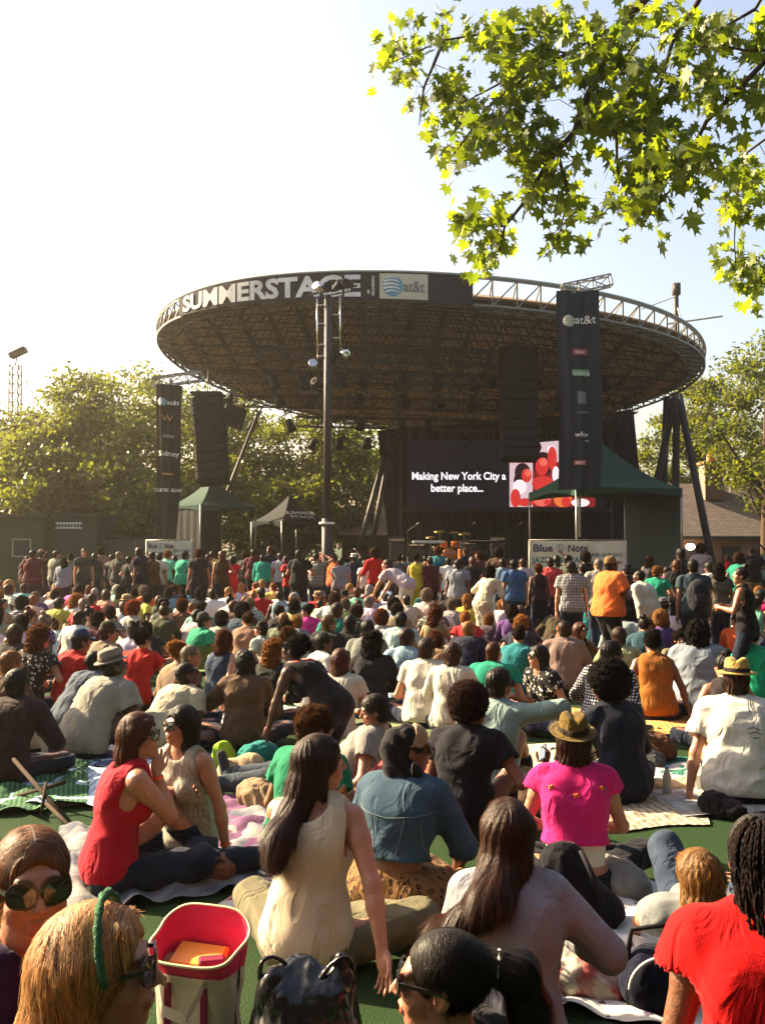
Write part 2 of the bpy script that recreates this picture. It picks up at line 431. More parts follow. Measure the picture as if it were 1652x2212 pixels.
# ------------------------------------------------------------------ body
def rot(yaw, pitch=0, roll=0):
    """columns: right, forward, up for a head or pelvis that faces +Y when yaw is 0 (degrees)"""
    M = Matrix.Rotation(radians(yaw), 3, 'Z') @ Matrix.Rotation(radians(-pitch), 3, 'X') @ Matrix.Rotation(radians(roll), 3, 'Y')
    return np.array(M)
def ik(a, t, l1, l2, pole):
    a = np.asarray(a, float); t = np.asarray(t, float); d = t - a; L = np.linalg.norm(d)
    if L > (l1 + l2) * .995: t = a + d / L * (l1 + l2) * .995; d = t - a; L = np.linalg.norm(d)
    x = (l1 * l1 - l2 * l2 + L * L) / (2 * L); h = sqrt(max(0, l1 * l1 - x * x)); e = d / L
    p = np.asarray(pole, float); p = unit(p - e * (p @ e)); return a + e * x + p * h, t
LEGS = {   # seated legs: knee, ankle targets (right side; mirrored for the left)
    'cross': ((.33, .24, .13), (-.10, .34, .07)),
    'knees': ((.13, .40, .44), (.12, .52, .07)),
    'kneesout': ((.24, .34, .40), (.14, .42, .07)),
    'flat': ((.13, .42, .12), (.14, .84, .07)),
}
ARMS = {   # wrist target and elbow pole (right side)
    'lap': ((.10, .30, .28), (1, -.6, -.5)),
    'knee': ((.20, .40, .42), (1, -.3, -.8)),
    'hug': ((.04, .50, .30), (1, -.2, -.5)),
    'back': ((.30, -.26, .05), (.6, -1, .2)),
    'backw': ((.36, -.16, .05), (.8, -1, .2)),
    'side': ((.34, .02, .05), (1, -.4, .2)),
    'face': ((.10, .24, .58), (.9, -.1, -1)),
    'phone': ((.10, .34, .42), (.7, -.2, -1)),
    'hang': ((.26, .04, -.0), (.6, -1, 0)),
    'cup': ((.16, .30, .40), (.8, -.2, -1)),
}
def make_body(name, P):
    """one person: body mesh (top-level) with clothing children, in local coordinates, facing +Y, seat on z=0.
    P: pose dictionary. Returns dictionary with the objects' meshes and the head frame."""
    g = P.get
    fem = g('fem', 0); sc = 1.0; hgt = g('h', .011)
    stand = g('stand', 0)
    lean = g('lean', (6, 18, 24)); tw = radians(g('twist', 0)); side = g('side', 0)
    hipz = g('hipz', .92 if stand else .115)
    yawp = 0
    p = V(*g('pelvis', (0, 0)), hipz)
    def dirv(a, s=0): return V(sin(radians(s)), sin(radians(a)) * cos(radians(s)), cos(radians(a)) * cos(radians(s)))
    sd = side if hasattr(side, '__len__') else (side, side, side)
    w = p + .15 * dirv(lean[0], sd[0]); c = w + .19 * dirv(lean[1], sd[1]); n = c + .19 * dirv(lean[2], sd[2])
    lat = V(cos(tw), sin(tw), 0)
    if g('roll'): lat = unit(lat + V(0, 0, sin(radians(g('roll')))))
    up3 = unit(n - c); fw = unit(np.cross(up3, lat)); lat3 = unit(np.cross(fw, up3))
    sw = g('shw', .165 if fem else .19); bulk = g('bulk', 1.0) * (.9 if fem else 1.0)
    shl = g('shup', 0)
    sh = {+1: n - up3 * .045 + lat3 * sw + fw * .005 + V(0, 0, shl), -1: n - up3 * .045 - lat3 * sw + fw * .005 + V(0, 0, shl)}
    # head
    hy, hp, hr = g('head', (0, 0, 0)); HR = rot(hy, hp, hr); hu = HR[:, 2]; hf = HR[:, 1]; hx = HR[:, 0]
    neckdir = unit(up3 * .5 + hu * .5 + V(0, .0, .4)); hs = g('hs', .93 if fem else .98)
    hc = n + neckdir * .075 + hu * .085 * hs + hf * .025 * hs + V(0, 0, .0)
    # arms
    la, lf = (.27, .235) if fem else (.295, .255)
    arms = g('arms', ('lap', 'lap')); A = {}
    for s_, spec in ((+1, arms[0]), (-1, arms[1])):
        if isinstance(spec, str): (t, po) = ARMS[spec]; t = V(t[0] * s_, t[1], t[2] + (hipz - .115 if stand else 0)); po = V(po[0] * s_, po[1], po[2])
        else: t = V(*spec[0]); po = V(*spec[1])
        el, wr = ik(sh[s_], t, la, lf, po)
        hd = None if isinstance(spec, str) or len(spec) < 3 else spec[2]
        A[s_] = (sh[s_], el, wr, hd)
    # legs
    legs = g('legs', 'cross'); G = {}
    for s_ in (1, -1):
        hip = p + V(.09 * s_, .0, -.02)
        if stand:
            an = V(s_ * g('stance', .10), 0 + g('step', 0) * s_, .08) if g('feet') is None else V(*g('feet')[0 if s_ > 0 else 1]); kn, an = ik(hip, an, .43, .42, V(0, 1, 0)); toe = an + V(.02 * s_, .17, -.045)
        else:
            spec = legs if not isinstance(legs, (list, tuple)) else legs[0 if s_ > 0 else 1]
            if isinstance(spec, str): kn, an = (V(q[0] * s_, q[1], q[2]) for q in LEGS[spec])
            else: kn, an = V(*spec[0]), V(*spec[1])
            kn = hip + unit(kn - hip) * .42; an = kn + unit(an - kn) * .41; an[2] = max(an[2], .05)
            if spec == 'cross': toe = an + V(-.10 * s_, .08, -.015)
            elif spec == 'flat' : toe = an + V(.03 * s_, .06, .15)
            else: toe = an + unit(V(*(spec[2] if not isinstance(spec, str) and len(spec) > 2 else (.03 * s_, .17, -.03)))) * .17
        G[s_] = (hip, kn, an, toe)
    def torso(F, o, k=.05, lower=True, upper=True):
        if lower:
            F.ell(p + V(0, -.005, .01), (.165 * bulk + .01 * fem + o, .115 * bulk + o, .115 + o), k=k)
        F.seg(p + V(0, 0, .02), w, .105 * bulk + o, .095 * bulk + o, k, u=lat, st=1.38)
        F.seg(w, c, (.088 if fem else .10) * bulk + o, .105 * bulk + o, k, u=lat, st=1.38)
        if g('belly'): F.ell(w + V(0, .05, 0), (.16 + o, .13 * g('belly') + o, .15 + o), k=k)
        fr = np.array([lat3, fw, up3])
        F.ell(c + up3 * .03, (.158 * bulk + o, .112 * bulk + o, .17 + o), fr, k)
        F.seg(sh[1] - lat3 * .04 - up3 * .01, sh[-1] + lat3 * .04 - up3 * .01, .054 * bulk + o, .054 * bulk + o, k)
        F.seg(n + up3 * .02 - fw * .01, sh[1] - lat3 * .03 + up3 * .012, .042 + o * .6, .036 + o, k)
        F.seg(n + up3 * .02 - fw * .01, sh[-1] + lat3 * .03 + up3 * .012, .042 + o * .6, .036 + o, k)
        for s_ in (1, -1): F.ell(c + lat3 * .075 * s_ + fw * -.07 + up3 * .06, (.06 + o, .035 + o, .08 + o), fr, k)
        if fem:
            for s_ in (1, -1): F.ell(c + lat3 * .075 * s_ + fw * .085 - up3 * .0, (.06 + o, .06 + o, .06 + o), fr, .03)
    pts = [p, w, c, n, hc + hu * .14, hc - hf * .12, hc + hf * .14] + [q for s_ in (1, -1) for q in (*A[s_][:3], *G[s_])]
    pts = np.array(pts); lo = pts.min(0) - .19; hi = pts.max(0) + .19; lo[2] = max(lo[2], -.03)
    hfine = g('hf', hgt); fine = []
    if hfine < hgt: fine = [(hc - .135, hc + .15)] + [(A[s_][2] - .12, A[s_][2] + .12) for s_ in g('finehands', ())]
    F = Field(lo, hi, hgt, fine, hfine)
    torso(F, 0)
    r0 = .94 if fem else 1.0; ab = g('arm', 1.0)
    F.seg(n - up3 * .03, hc - hu * .06 - hf * .02, .058 * r0, .053 * r0, .03)
    for s_ in (1, -1):
        a, e, wr, hd = A[s_]
        F.seg(a, a + (e - a) * .35, .052 * r0 * ab, .047 * r0 * ab, .03); F.seg(a + (e - a) * .3, e, .047 * r0 * ab, .036 * r0 * ab, .02)
        F.seg(e, e + (wr - e) * .35, .037 * r0 * ab, .038 * r0 * ab, .02); F.seg(e + (wr - e) * .3, wr, .038 * r0 * ab, .0245 * r0, .015)
    for s_ in (1, -1):
        hip, kn, an, toe = G[s_]; lb = g('leg', 1.0)
        F.seg(hip, kn, .088 * bulk * lb, .056, .04); F.seg(kn, kn + (an - kn) * .4, .055, .052, .02); F.seg(kn + (an - kn) * .35, an, .052, .034, .02)
        F.seg(an - (toe - an) * .15 + V(0, 0, -.005), toe, .036, .026, .015, u=unit(np.cross(toe - an, V(0, 0, 1)) + 1e-6), st=1.25)
    # hands
    for s_ in (1, -1):
        a, e, wr, hd = A[s_]
        fd = unit(wr - e) if hd is None or hd[0] is None else unit(hd[0])        # finger direction
        pn = (V(-s_, .2, -.1) if hd is None or hd[1] is None else V(*hd[1])); pn = unit(pn - fd * (pn @ fd))     # palm normal
        cu = .5 if hd is None or len(hd) < 3 else hd[2]; sp = unit(np.cross(fd, pn)); q = .9 if fem else 1.0
        if g('simplehands'):
            F.ell(wr + fd * .05 * q, (.04, .018, .05), np.array([sp, pn, fd]), .015)
            F.seg(wr + fd * .08 * q, wr + fd * .14 * q + pn * .03, .026, .014, .015, u=sp, st=1.6); continue
        F.ell(wr + fd * .047 * q, (.040 * q, .0165 * q, .052 * q), np.array([sp, pn, fd]), .012)
        F.seg(wr + fd * .02 * q, wr + fd * .06 * q, .02 * q, .017 * q, .012, u=sp, st=1.7)
        spread = g('spread', .22)
        for i, (off, ln, br) in enumerate(((.031, .066, .92), (.0105, .074, 1.0), (-.0105, .069, .98), (-.030, .054, .86))):
            th = -s_ if True else s_
            base = wr + fd * .088 * q + sp * off * q * s_ * -1; dfi = unit(fd + sp * (off / .03) * spread * -s_)
            a0 = 0; cur = base
            cfi = cu * (1 + .25 * (i - 1.2) * .5)
            for L_, rr, da in ((.46, .0092, .45), (.30, .0084, .75), (.24, .0074, .55)):
                a0 += da * cfi * 1.6; dn = unit(dfi * cos(a0) + pn * sin(a0)); nx_ = cur + dn * ln * L_ * 1.15 * q
                F.seg(cur, nx_, rr * q * br, (rr - .0008) * q * br, .004); cur = nx_
        tb = wr + fd * .025 * q + sp * .026 * q * -s_; t1 = tb + (sp * -s_ * .62 + fd * .62 + pn * .4) * .042 * q; t2 = t1 + unit(sp * -s_ * .25 + fd * .8 + pn * (.3 + cu * .4)) * .034 * q; t3 = t2 + unit(sp * -s_ * -.05 + fd * .8 + pn * (.4 + cu * .5)) * .026 * q
        F.seg(tb, t1, .0145 * q, .0115 * q, .01); F.seg(t1, t2, .0108 * q, .0098 * q, .004); F.seg(t2, t3, .0098 * q, .0078 * q, .003)
    # head
    HF = np.array([hx, hf, hu])
    def hp_(x, y, z): return hc + (hx * x + hf * y + hu * z) * hs
    def he(c_, r_, k=.02, neg=False): F.ell(hp_(*c_), tuple(q * hs for q in r_), HF, k, neg)
    he((0, -.014, .034), (.073, .092, .084), .02); he((0, .030, -.040), (.055, .060, .070), .03)
    he((0, .056, -.096), (.022, .020, .018), .025); he((0, .010, -.075), (.050, .050, .030), .03)
    for s_ in (1, -1):
        he((.036 * s_, .056, -.030), (.026, .026, .026), .02)
    F.seg(hp_(-.036, .076, .028), hp_(.036, .076, .028), .011 * hs, .011 * hs, .018)
    if hfine < .009:
        for s_ in (1, -1): he((.031 * s_, .097, .008), (.019, .016, .013), .012, True)
        for s_ in (1, -1): he((.030 * s_, .075, .007), (.0125, .0125, .0125), .003)
    F.seg(hp_(0, .086, .016), hp_(0, .108, -.024), .0085 * hs, .011 * hs, .012); 
    if hfine < .009:
        for s_ in (1, -1): he((.0105 * s_, .098, -.029), (.008, .010, .007), .006)
        F.seg(hp_(-.017, .086, -.056), hp_(.017, .086, -.056), .0065, .0065, .008); F.seg(hp_(0, .092, -.0545), hp_(0, .092, -.0545), .006, .006, .008)
        F.seg(hp_(-.013, .085, -.067), hp_(.013, .085, -.067), .0075, .0075, .008)
        he((0, .098, -.0612), (.020, .010, .0014), .003, True)
    for s_ in (1, -1):
        he((.073 * s_, -.006, -.004), (.009, .019, .031), .006)
        if hfine < .009: he((.082 * s_, .002, -.002), (.007, .010, .018), .004, True)
    Pm, Fm = F.nets(); body = np_mesh('person', Pm, Fm, MC['skin'])
    # tint
    q = (Pm - hc) / hs; lx, ly, lz = q @ hx, q @ hf, q @ hu; T = np.ones((len(Pm), 3))
    if hfine < .009:
        lip = np.exp(-((lx / .022) ** 2) ** 2 - ((lz + .0615) / .0105) ** 4) * (ly > .06); T *= 1 - lip[:, None] * np.array([.18, .5, .45])
        for s_ in (1, -1):
            brow = np.exp(-((lx - .034 * s_) / .021) ** 4 - ((lz - .031 + 6 * (lx - .034 * s_) ** 2) / .0055) ** 4) * (ly > .05); T *= 1 - brow[:, None] * .75
            ey = np.exp(-((lx - .030 * s_) / .013) ** 4 - ((lz - .007) / .0055) ** 4) * (ly > .06); T = T * (1 - ey[:, None]) + ey[:, None] * np.array([1.9, 2.4, 2.8])
            ir = np.exp(-((lx - .030 * s_) ** 2 + (lz - .007) ** 2) / (.0058 ** 2)) * (ly > .06); T *= 1 - ir[:, None] * .97
        blush = np.exp(-((np.abs(lx) - .045) / .022) ** 2 - ((lz + .03) / .025) ** 2) * (ly > 0); T *= 1 - blush[:, None] * np.array([0, .16, .16])
    set_attr(body, 'tint', T)
    out = {'person': body, 'hc': hc, 'HR': HR, 'hs': hs, 'A': A, 'G': G, 'n': n, 'c': c, 'w': w, 'p': p, 'lat3': lat3, 'fw': fw, 'up3': up3, 'sh': sh}
    # top
    top = g('top', 'tee'); seed = g('seed', 1)
    if top:
        hem = g('hem', -.06); h2 = max(hgt, .008) if hgt > .008 else hgt
        lo2 = np.array([min(q[i] for q in (p, w, c, n, *A[1][:3], *A[-1][:3])) for i in range(3)]) - .22; hi2 = np.array([max(q[i] for q in (p, w, c, n, *A[1][:3], *A[-1][:3])) for i in range(3)]) + .22
        lo2[2] = max(lo2[2], .012)
        F = Field(lo2, hi2, h2); o = g('ease', .014 if top == 'tank' else .018)
        torso(F, o, .055)
        F.ell(p + V(0, -.005, .02), (.178 * bulk + .01 * fem + o, .127 * bulk + o, .125 + o), k=.04)
        F.seg(p + V(0, 0, .02), w + V(0, 0, -.02), .118 * bulk + o, .102 * bulk + o, .05, u=lat, st=1.42)
        sl = {'tee': .55, 'long': 1.95, 'tank': 0, 'short': .30, 'three': 1.55}.get(top, .55); so_ = o * 1.1
        for s_ in (1, -1):
            a, e, wr, _ = A[s_]
            if sl > 0:
                t1 = min(1, sl); flare = .014 if sl < 1 else 0
                F.seg(a, a + (e - a) * t1, .054 * r0 * ab + so_, (.054 - .014 * t1) * r0 * ab + so_ + flare, .03)
                if sl > 1: F.seg(e, e + (wr - e) * (sl - 1), .041 * r0 * ab + so_ * .8, .03 * r0 + so_ * .8, .02)
        if sl > 0: F.disp(folds(seed, g('fold', .010)))
        else: F.disp(folds(seed, g('fold', .006), 1.2))
        for s_ in (1, -1):
            a, e, wr, _ = A[s_]
            if 0 < sl < 1: F.seg(a + (e - a) * (sl + .17), e, .105, .07, .006, neg=True)
            elif sl > 0: F.seg(wr - unit(wr - e) * (.02 if sl > 1.9 else .08), wr + unit(wr - e) * .12, .055, .06, .004, neg=True)
            if top == 'tank': F.seg(a - up3 * .10 + lat3 * .05 * s_, a + up3 * .12 + lat3 * .022 * s_, .082, .066, .012, neg=True)
        # neckline
        sc_ = g('scoop', .0)
        F.seg(n + up3 * (.058 - sc_), n + up3 * .16 + neckdir * .1, .064, .095, .01, neg=True)
        if sc_ > 0 or fem: F.seg(n + up3 * .05 + fw * .06, n + fw * .20 + up3 * .1, .058 + sc_ * .4, .09, .01, neg=True)
        if g('scoopb'): F.seg(n + up3 * (.05 - g('scoopb')) - fw * .09, n - fw * .2 + up3 * .06, .05 + g('scoopb') * .6, .10, .01, neg=True)
        # hem
        F.cut(p + V(0, 0, hem), V(0, -.15, -1) if not stand else V(0, 0, -1))
        Pt, Ft = F.nets(); out['top'] = np_mesh('shirt', Pt, Ft, MC[g('topmat', 'plain')])
    bot = g('bottom', 'long')
    if bot:
        qs = [p] + [q for s_ in (1, -1) for q in G[s_]]
        lo2 = np.array([min(q[i] for q in qs) for i in range(3)]) - .2; hi2 = np.array([max(q[i] for q in qs) for i in range(3)]) + .2; lo2[2] = -.02
        h2 = max(hgt, .008) if hgt > .008 else hgt
        F = Field(lo2, hi2, h2); o = .012
        F.ell(p + V(0, -.005, .0), (.172 * bulk + .01 * fem + o, .122 * bulk + o, .115 + o), k=.04)
        F.seg(p, p + (w - p) * .45, .112 * bulk + o, .10 * bulk + o, .05, u=lat, st=1.4)
        if bot in ('skirt', 'dress'):
            kn = (G[1][1] + G[-1][1]) / 2; an = (G[1][2] + G[-1][2]) / 2
            F.seg(p, kn, .12, .10, .08, u=lat, st=1.9 if not stand else 1.3)
            for s_ in (1, -1): F.seg(G[s_][0], G[s_][1], .11, .09, .08)
            if g('skirtlen', 1) > 1:
                for s_ in (1, -1): F.seg(G[s_][1], G[s_][1] + (G[s_][2] - G[s_][1]) * (g('skirtlen') - 1), .09, .085, .08)
            F.disp(folds(seed + 5, .012, 1.3))
        else:
            t = {'long': 1.93, 'shorts': .72, 'capri': 1.5}.get(bot, 1.93)
            for s_ in (1, -1):
                hip, kn, an, toe = G[s_]; lb = g('leg', 1.0)
                F.seg(hip, hip + (kn - hip) * min(1, t), .092 * bulk * lb + o, .066 * lb + o, .04)
                if t > 1: F.seg(kn, kn + (an - kn) * (t - 1), .060 * lb + o, .044 * lb + o, .02)
            F.disp(folds(seed + 5, .009, 1.1))
        F.cut(p + (w - p) * g('waistc', .3), unit(w - p) + V(0, -.25, 0))
        Pt, Ft = F.nets(); out['bottom'] = np_mesh('trousers', Pt, Ft, MC[g('botmat', 'plain')])
    if g('shoes', 1):
        out['shoe'] = []
        for s_ in (1, -1):
            m = MB(); hip, kn, an, toe = G[s_]; u = unit(np.cross(toe - an, V(0, 0, 1)) + 1e-6)
            lo2 = np.minimum(an, toe) - .09; hi2 = np.maximum(an, toe) + .09; F = Field(lo2, hi2, .009 if hgt < .01 else .013)
            F.seg(an - (toe - an) * .22 + V(0, 0, -.012), toe + (toe - an) * .02, .043, .034, .02, u=u, st=1.2)
            F.seg(an - (toe - an) * .1, an + (kn - an) * .08, .044, .044, .01)
            F.cut(an + (kn - an) * .12, kn - an)
            a_, b_ = F.nets(); out['shoe'].append(np_mesh('shoe', a_, b_, MC['plain']))
    return out

# ------------------------------------------------------------------ hair in the head frame (x right, y forward, z up; metres at head scale 1)
def make_hair(style, seed=1, h=.008, long_pts=None, extra=None, nrib=0, rw=1):
    """long_pts: chain of (x,y,z,r,stretch) hanging hair in the head frame"""
    rs = np.random.RandomState(seed)
    lo = V(-.2, -.22, -.2); hi = V(.2, .16, .26)
    chain = long_pts or {
        'bob': [(0, -.05, .0, .075, 1.15), (0, -.055, -.10, .062, 1.35), (0, -.05, -.15, .05, 1.5)],
        'long': [(0, -.05, .0, .075, 1.15), (0, -.075, -.13, .062, 1.3), (0, -.115, -.25, .045, 1.75), (0, -.14, -.36, .022, 2.4)],
        'pony': [(0, -.09, .06, .03, 1.0), (0, -.15, .05, .035, 1.0), (0, -.175, -.05, .032, 1.1), (0, -.16, -.17, .012, 1.0)],
        'curlylong': [(0, -.05, .0, .09, 1.2), (0, -.085, -.14, .085, 1.25), (0, -.12, -.28, .06, 1.5)],
        'locs': [(0, -.05, .0, .08, 1.15), (0, -.075, -.13, .07, 1.2), (0, -.09, -.20, .05, 1.2)],
    }.get(style, [])
    if chain:
        lo[2] = min(lo[2], min(c[2] for c in chain) - .1); lo[1] = min(lo[1], min(c[1] for c in chain) - .1); lo[0] = min(lo[0], min(c[0] for c in chain) - .14); hi[0] = max(hi[0], max(c[0] for c in chain) + .14)
    F = Field(lo, hi, h)
    cap = {'buzz': .003, 'short': .013, 'afro': .055, 'bigafro': .085, 'curly': .03, 'bun': .010, 'pony': .008, 'bob': .018, 'long': .016, 'curlylong': .035, 'locs': .022, 'updo': .012, 'band': .014}.get(style, .012)
    F.ell((0, -.016, .034 + cap * .3), (.073 + cap, .092 + cap * .9, .084 + cap), k=0)
    if style in ('short', 'curly', 'afro', 'bigafro', 'buzz'): F.ell((0, -.045, -.03), (.062 + cap * .9, .055 + cap * .8, .05), k=.02)
    if style == 'bigafro': F.ell((0, -.03, .07), (.13, .13, .12), k=.03)
    if style == 'bun': F.ell((0, -.05, .145), (.045, .045, .038), k=.012)
    if style == 'updo': F.ell((0, -.10, .09), (.058, .05, .05), k=.02); F.ell((0.02, -.05, .13), (.05, .05, .03), k=.02)
    if style in ('bob', 'long', 'curlylong', 'locs'):
        zb = -.09 if style != 'long' else -.14
        for s_ in (1, -1): F.seg((.070 * s_, -.01, .04), (.068 * s_, -.02, zb), .026, .022, .03); F.seg((.045 * s_, .055, .09), (.078 * s_, .02, .02), .012, .016, .02)
    for a, b in zip(chain[:-1], chain[1:]): F.seg(a[:3], b[:3], a[3], b[3], .03, u=V(1, 0, 0), st=(a[4] + b[4]) / 2)
    for e in (extra or []): F.seg(e[0], e[1], e[2], e[3], .012)
    amp = {'afro': .005, 'bigafro': .006, 'curly': .007, 'curlylong': .013, 'locs': .010, 'updo': .006}.get(style, .0)
    if amp:
        ks = rs.normal(0, 1, (10, 3)) * (110 if 'afro' in style else 80); ph = rs.uniform(0, 6.3, 10)
        F.disp(lambda X, Y, Z: amp * sum(np.sin(ks[i][0] * X + ks[i][1] * Y + ks[i][2] * Z + ph[i]) for i in range(10)) / 3.4)
    else:
        pt_ = 1.0 if style in ('long', 'bob', 'bun', 'pony') else 0.0; a1 = (.0014 if nrib > 4000 else .0028) if style != 'buzz' else .0008; p1, p2 = rs.uniform(0, 6, 2)
        def rd(X, Y, Z):
            yc = np.clip(Y, -.055, .06) * pt_; th = np.arctan2(X, -(Y + .02 * (1 - pt_) - yc)) + 0 * Z; return a1 * np.clip((np.hypot(X, Y + .02 * (1 - pt_) - yc) - .008) / .03, 0, 1) * (np.sin(70 * yc) * .3 + np.sin(th * 19 + p1 + 2 * np.sin(Z * 22 + p2)) + .7 * np.sin(th * 43 + 3 * np.sin(Z * 15)))
        F.disp(rd)
    fz = .055 if style not in ('buzz', 'short') else .060
    if style != 'none': F.ell((0, .092, -.035), (.066, .060, .098), k=.008, neg=True)
    F.ell((0, .115, .02), (.055, .042, .062), k=.008, neg=True)
    if style in ('buzz', 'short', 'afro', 'bigafro', 'curly', 'bun', 'pony', 'updo'):
        for s_ in (1, -1): F.ell((.082 * s_, .006, -.018), (.028, .030, .042), k=.008, neg=True)
        if style in ('buzz', 'short', 'bun', 'pony', 'updo'): F.seg((-.1, .05, -.075), (.1, .05, -.075), .045, .045, .01, neg=True); F.seg((-.1, -.03, -.105), (.1, -.03, -.105), .035, .035, .01, neg=True)
    Pt, Ft = F.nets(); curly = amp > 0
    q_ = 1.0 if style in ('long', 'bob', 'bun', 'pony') else 0.0; yc_ = np.clip(Pt[:, 1], -.055, .06) * q_
    th = np.arctan2(Pt[:, 0], -(Pt[:, 1] + .02 * (1 - q_) - yc_)); at_ = np.stack([np.cos(th) * 1.4, np.sin(th) * 1.4, yc_ * 16 + Pt[:, 2] * .9 + .25 * np.hypot(Pt[:, 0], Pt[:, 1])], 1)
    if nrib:
        a_, b_, c_ = ribbons(Pt, Ft, nrib, curly, rs, rw, q_)
        Ft = np.concatenate([Ft, b_ + len(Pt)]); Pt = np.concatenate([Pt, a_]); at_ = np.concatenate([at_, c_])
    m = np_mesh('hair', Pt, Ft, MH['curly' if curly else 'straight']); set_attr(m, 'strand', at_)
    return m
def vnormals(P, F):
    fn = np.cross(P[F[:, 2]] - P[F[:, 0]], P[F[:, 3]] - P[F[:, 1]]); n = np.zeros_like(P)
    for i in range(4): np.add.at(n, F[:, i], fn)
    return n / (np.linalg.norm(n, axis=1, keepdims=True) + 1e-9)
def ribbons(P, F, n, curly, rs, wd=None, part=0):
    """thin locks lying on (or, curly, standing off) a hair surface"""
    nr = vnormals(P, F); ix = rs.randint(0, len(P), n); p = P[ix]; N_ = nr[ix]; seg = 5
    if curly: L = rs.uniform(.008, .026, n); w = rs.uniform(.0010, .0022, n) * (wd or 1)
    else: L = rs.uniform(.03, .075, n) * np.where(p[:, 2] > .06, .55, np.where(p[:, 2] < -.12, 1.35, 1)); w = rs.uniform(.0006, .0014, n) * (wd or 1)
    cr = p - np.array([0, -.03, .10]); cr[:, 1] = cr[:, 1] * (1 - part) + part * (p[:, 1] - np.clip(p[:, 1], -.055, .06)); cr[:, 2] *= .3; cr /= np.linalg.norm(cr, axis=1, keepdims=True) + 1e-6
    t = cr * .7 + np.array([0, 0, -1.0]) * np.clip(1.15 - p[:, 2:3] / .12, .2, 1.2) + rs.normal(0, .07 if not curly else .8, (n, 3))
    t -= N_ * (t * N_).sum(1, keepdims=True); t /= np.linalg.norm(t, axis=1, keepdims=True) + 1e-6
    bt = np.cross(t, N_); out = []
    lift = rs.uniform(.0, .0045, n) * (p[:, 2] < .07) + .0008 if not curly else 0
    fly = (rs.uniform(0, 1, n) < .07) * rs.uniform(.05, .38, n) if not curly else 0
    Rc = np.where(p[:, 2] > .05, .068, np.where(p[:, 2] > .0, .085, .4))
    for k in range(seg + 1):
        s = L * k / seg
        if curly:
            a = s / .006 + rs.uniform(0, 6, n) * 0; q = p + N_ * (s * .9 - .004)[:, None] + t * (np.sin(a) * .005)[:, None] + bt * ((np.cos(a) - 1) * .004)[:, None]
        else:
            q = p + t * s[:, None] + N_ * (lift - .003 * (k == 0) - s * s / (2 * Rc) + fly * s * k / seg)[:, None]
        ww = (w * (1 - .75 * k / seg) * (1 if k else .6))[:, None]; out.append(q + bt * ww); out.append(q - bt * ww)
    if not curly:
        e = p + t * L[:, None]; ok = ~((e[:, 1] > .035) & (e[:, 2] < .075) | (np.hypot(p[:, 0], (p[:, 1] + .03) * (1 - part)) < (.012 - .006 * part)) & (p[:, 2] > .05))
        out = [q[ok] for q in out]; n = int(ok.sum())
    A = np.stack(out, 1).reshape(-1, 3); m = 2 * (seg + 1); base = (np.arange(n) * m)[:, None]
    Fq = np.concatenate([base + np.array([[2 * k, 2 * k + 1, 2 * k + 3, 2 * k + 2]]) for k in range(seg)])
    att = np.repeat(rs.uniform(-3, 3, (n, 3)), m, axis=0)
    return A, Fq, att
_hair = {}
def hair_mesh(style, seed=1, h=.010):
    k = (style, seed, h)
    if k not in _hair: _hair[k] = make_hair(style, seed, h, nrib=700 if h > .009 else 3500, rw=3.0 if h > .009 else 1.5)
    return _hair[k]
def strands(mesh_src, n, seed, length=.16, r=.0011, down=None):
    """fly-away locks grown on a hair surface, following its fall"""
    rs = random.Random(seed); vs = mesh_src.vertices; m = MB(); cnt = len(vs)
    for _ in range(n):
        v = vs[rs.randrange(cnt)]; p = Vector(v.co); nr = Vector(v.normal)
        pts = [p - nr * .004]; cur = p + nr * .0015; L = length * rs.uniform(.5, 1.2)
        side = Vector((rs.gauss(0, .12), rs.gauss(0, .12), 0))
        for i in range(6):
            t = Vector((0, 0, -1)) + side + nr * (.10 if i > 2 else .02); t = t - nr * t.dot(nr) * .92 + nr * rs.uniform(-.02, .06)
            if t.length < .05: t = Vector((p.x, p.y, 0))
            t.normalize(); cur = cur + t * L / 6; pts.append(cur.copy())
        m.tube(pts, [r, r, r, r * .9, r * .7, r * .5, r * .2], 3, False)
    return m

# ------------------------------------------------------------------ things worn on the head, in the head frame
def glasses_mesh(dark=True, style='wide'):
    fr = MB(); le = MB()
    for s_ in (1, -1):
        c = Vector((.034 * s_, .101, .008)); w, hh = (.030, .024) if style == 'wide' else (.028, .017)
        ring = []; inner = []
        n = 18
        for k in range(n):
            a = 2 * pi * k / n; x = abs(cos(a)) ** .75 * (1 if cos(a) > 0 else -1) * w; z = abs(sin(a)) ** .8 * (1 if sin(a) > 0 else -1) * hh
            yb = -.35 * (abs(c.x + x) - .02) ** 1.0 * .5
            ring.append(Vector((c.x + x, c.y + yb, c.z + z - .004 * (x * s_ < 0)))); inner.append(Vector((c.x + x * .84, c.y + yb + .001, c.z + z * .80)))
        for k in range(n):
            k2 = (k + 1) % n; fr.bar(ring[k], ring[k2], .0045 if dark else .003, .006)
        le.add([Vector((c.x, c.y - .003, c.z))] + [r_ + Vector((0, -.001, 0)) for r_ in ring], [(0, 1 + k, 1 + (k + 1) % n) for k in range(n)])
        le.add([Vector((c.x, c.y + .002, c.z))] + [r_ + Vector((0, .001, 0)) for r_ in ring], [(0, 1 + (k + 1) % n, 1 + k) for k in range(n)])
        fr.bar((c.x + w * s_, c.y - .008, .016), (.078 * s_, .0, .012), .004 if not dark else .005, .008 if dark else .004)
        fr.bar((.078 * s_, .0, .012), (.079 * s_, -.025, .0), .004, .006)
    fr.bar((-.008, .1035, .014), (.008, .1035, .014), .004, .005)
    return fr, le
_gl = {}
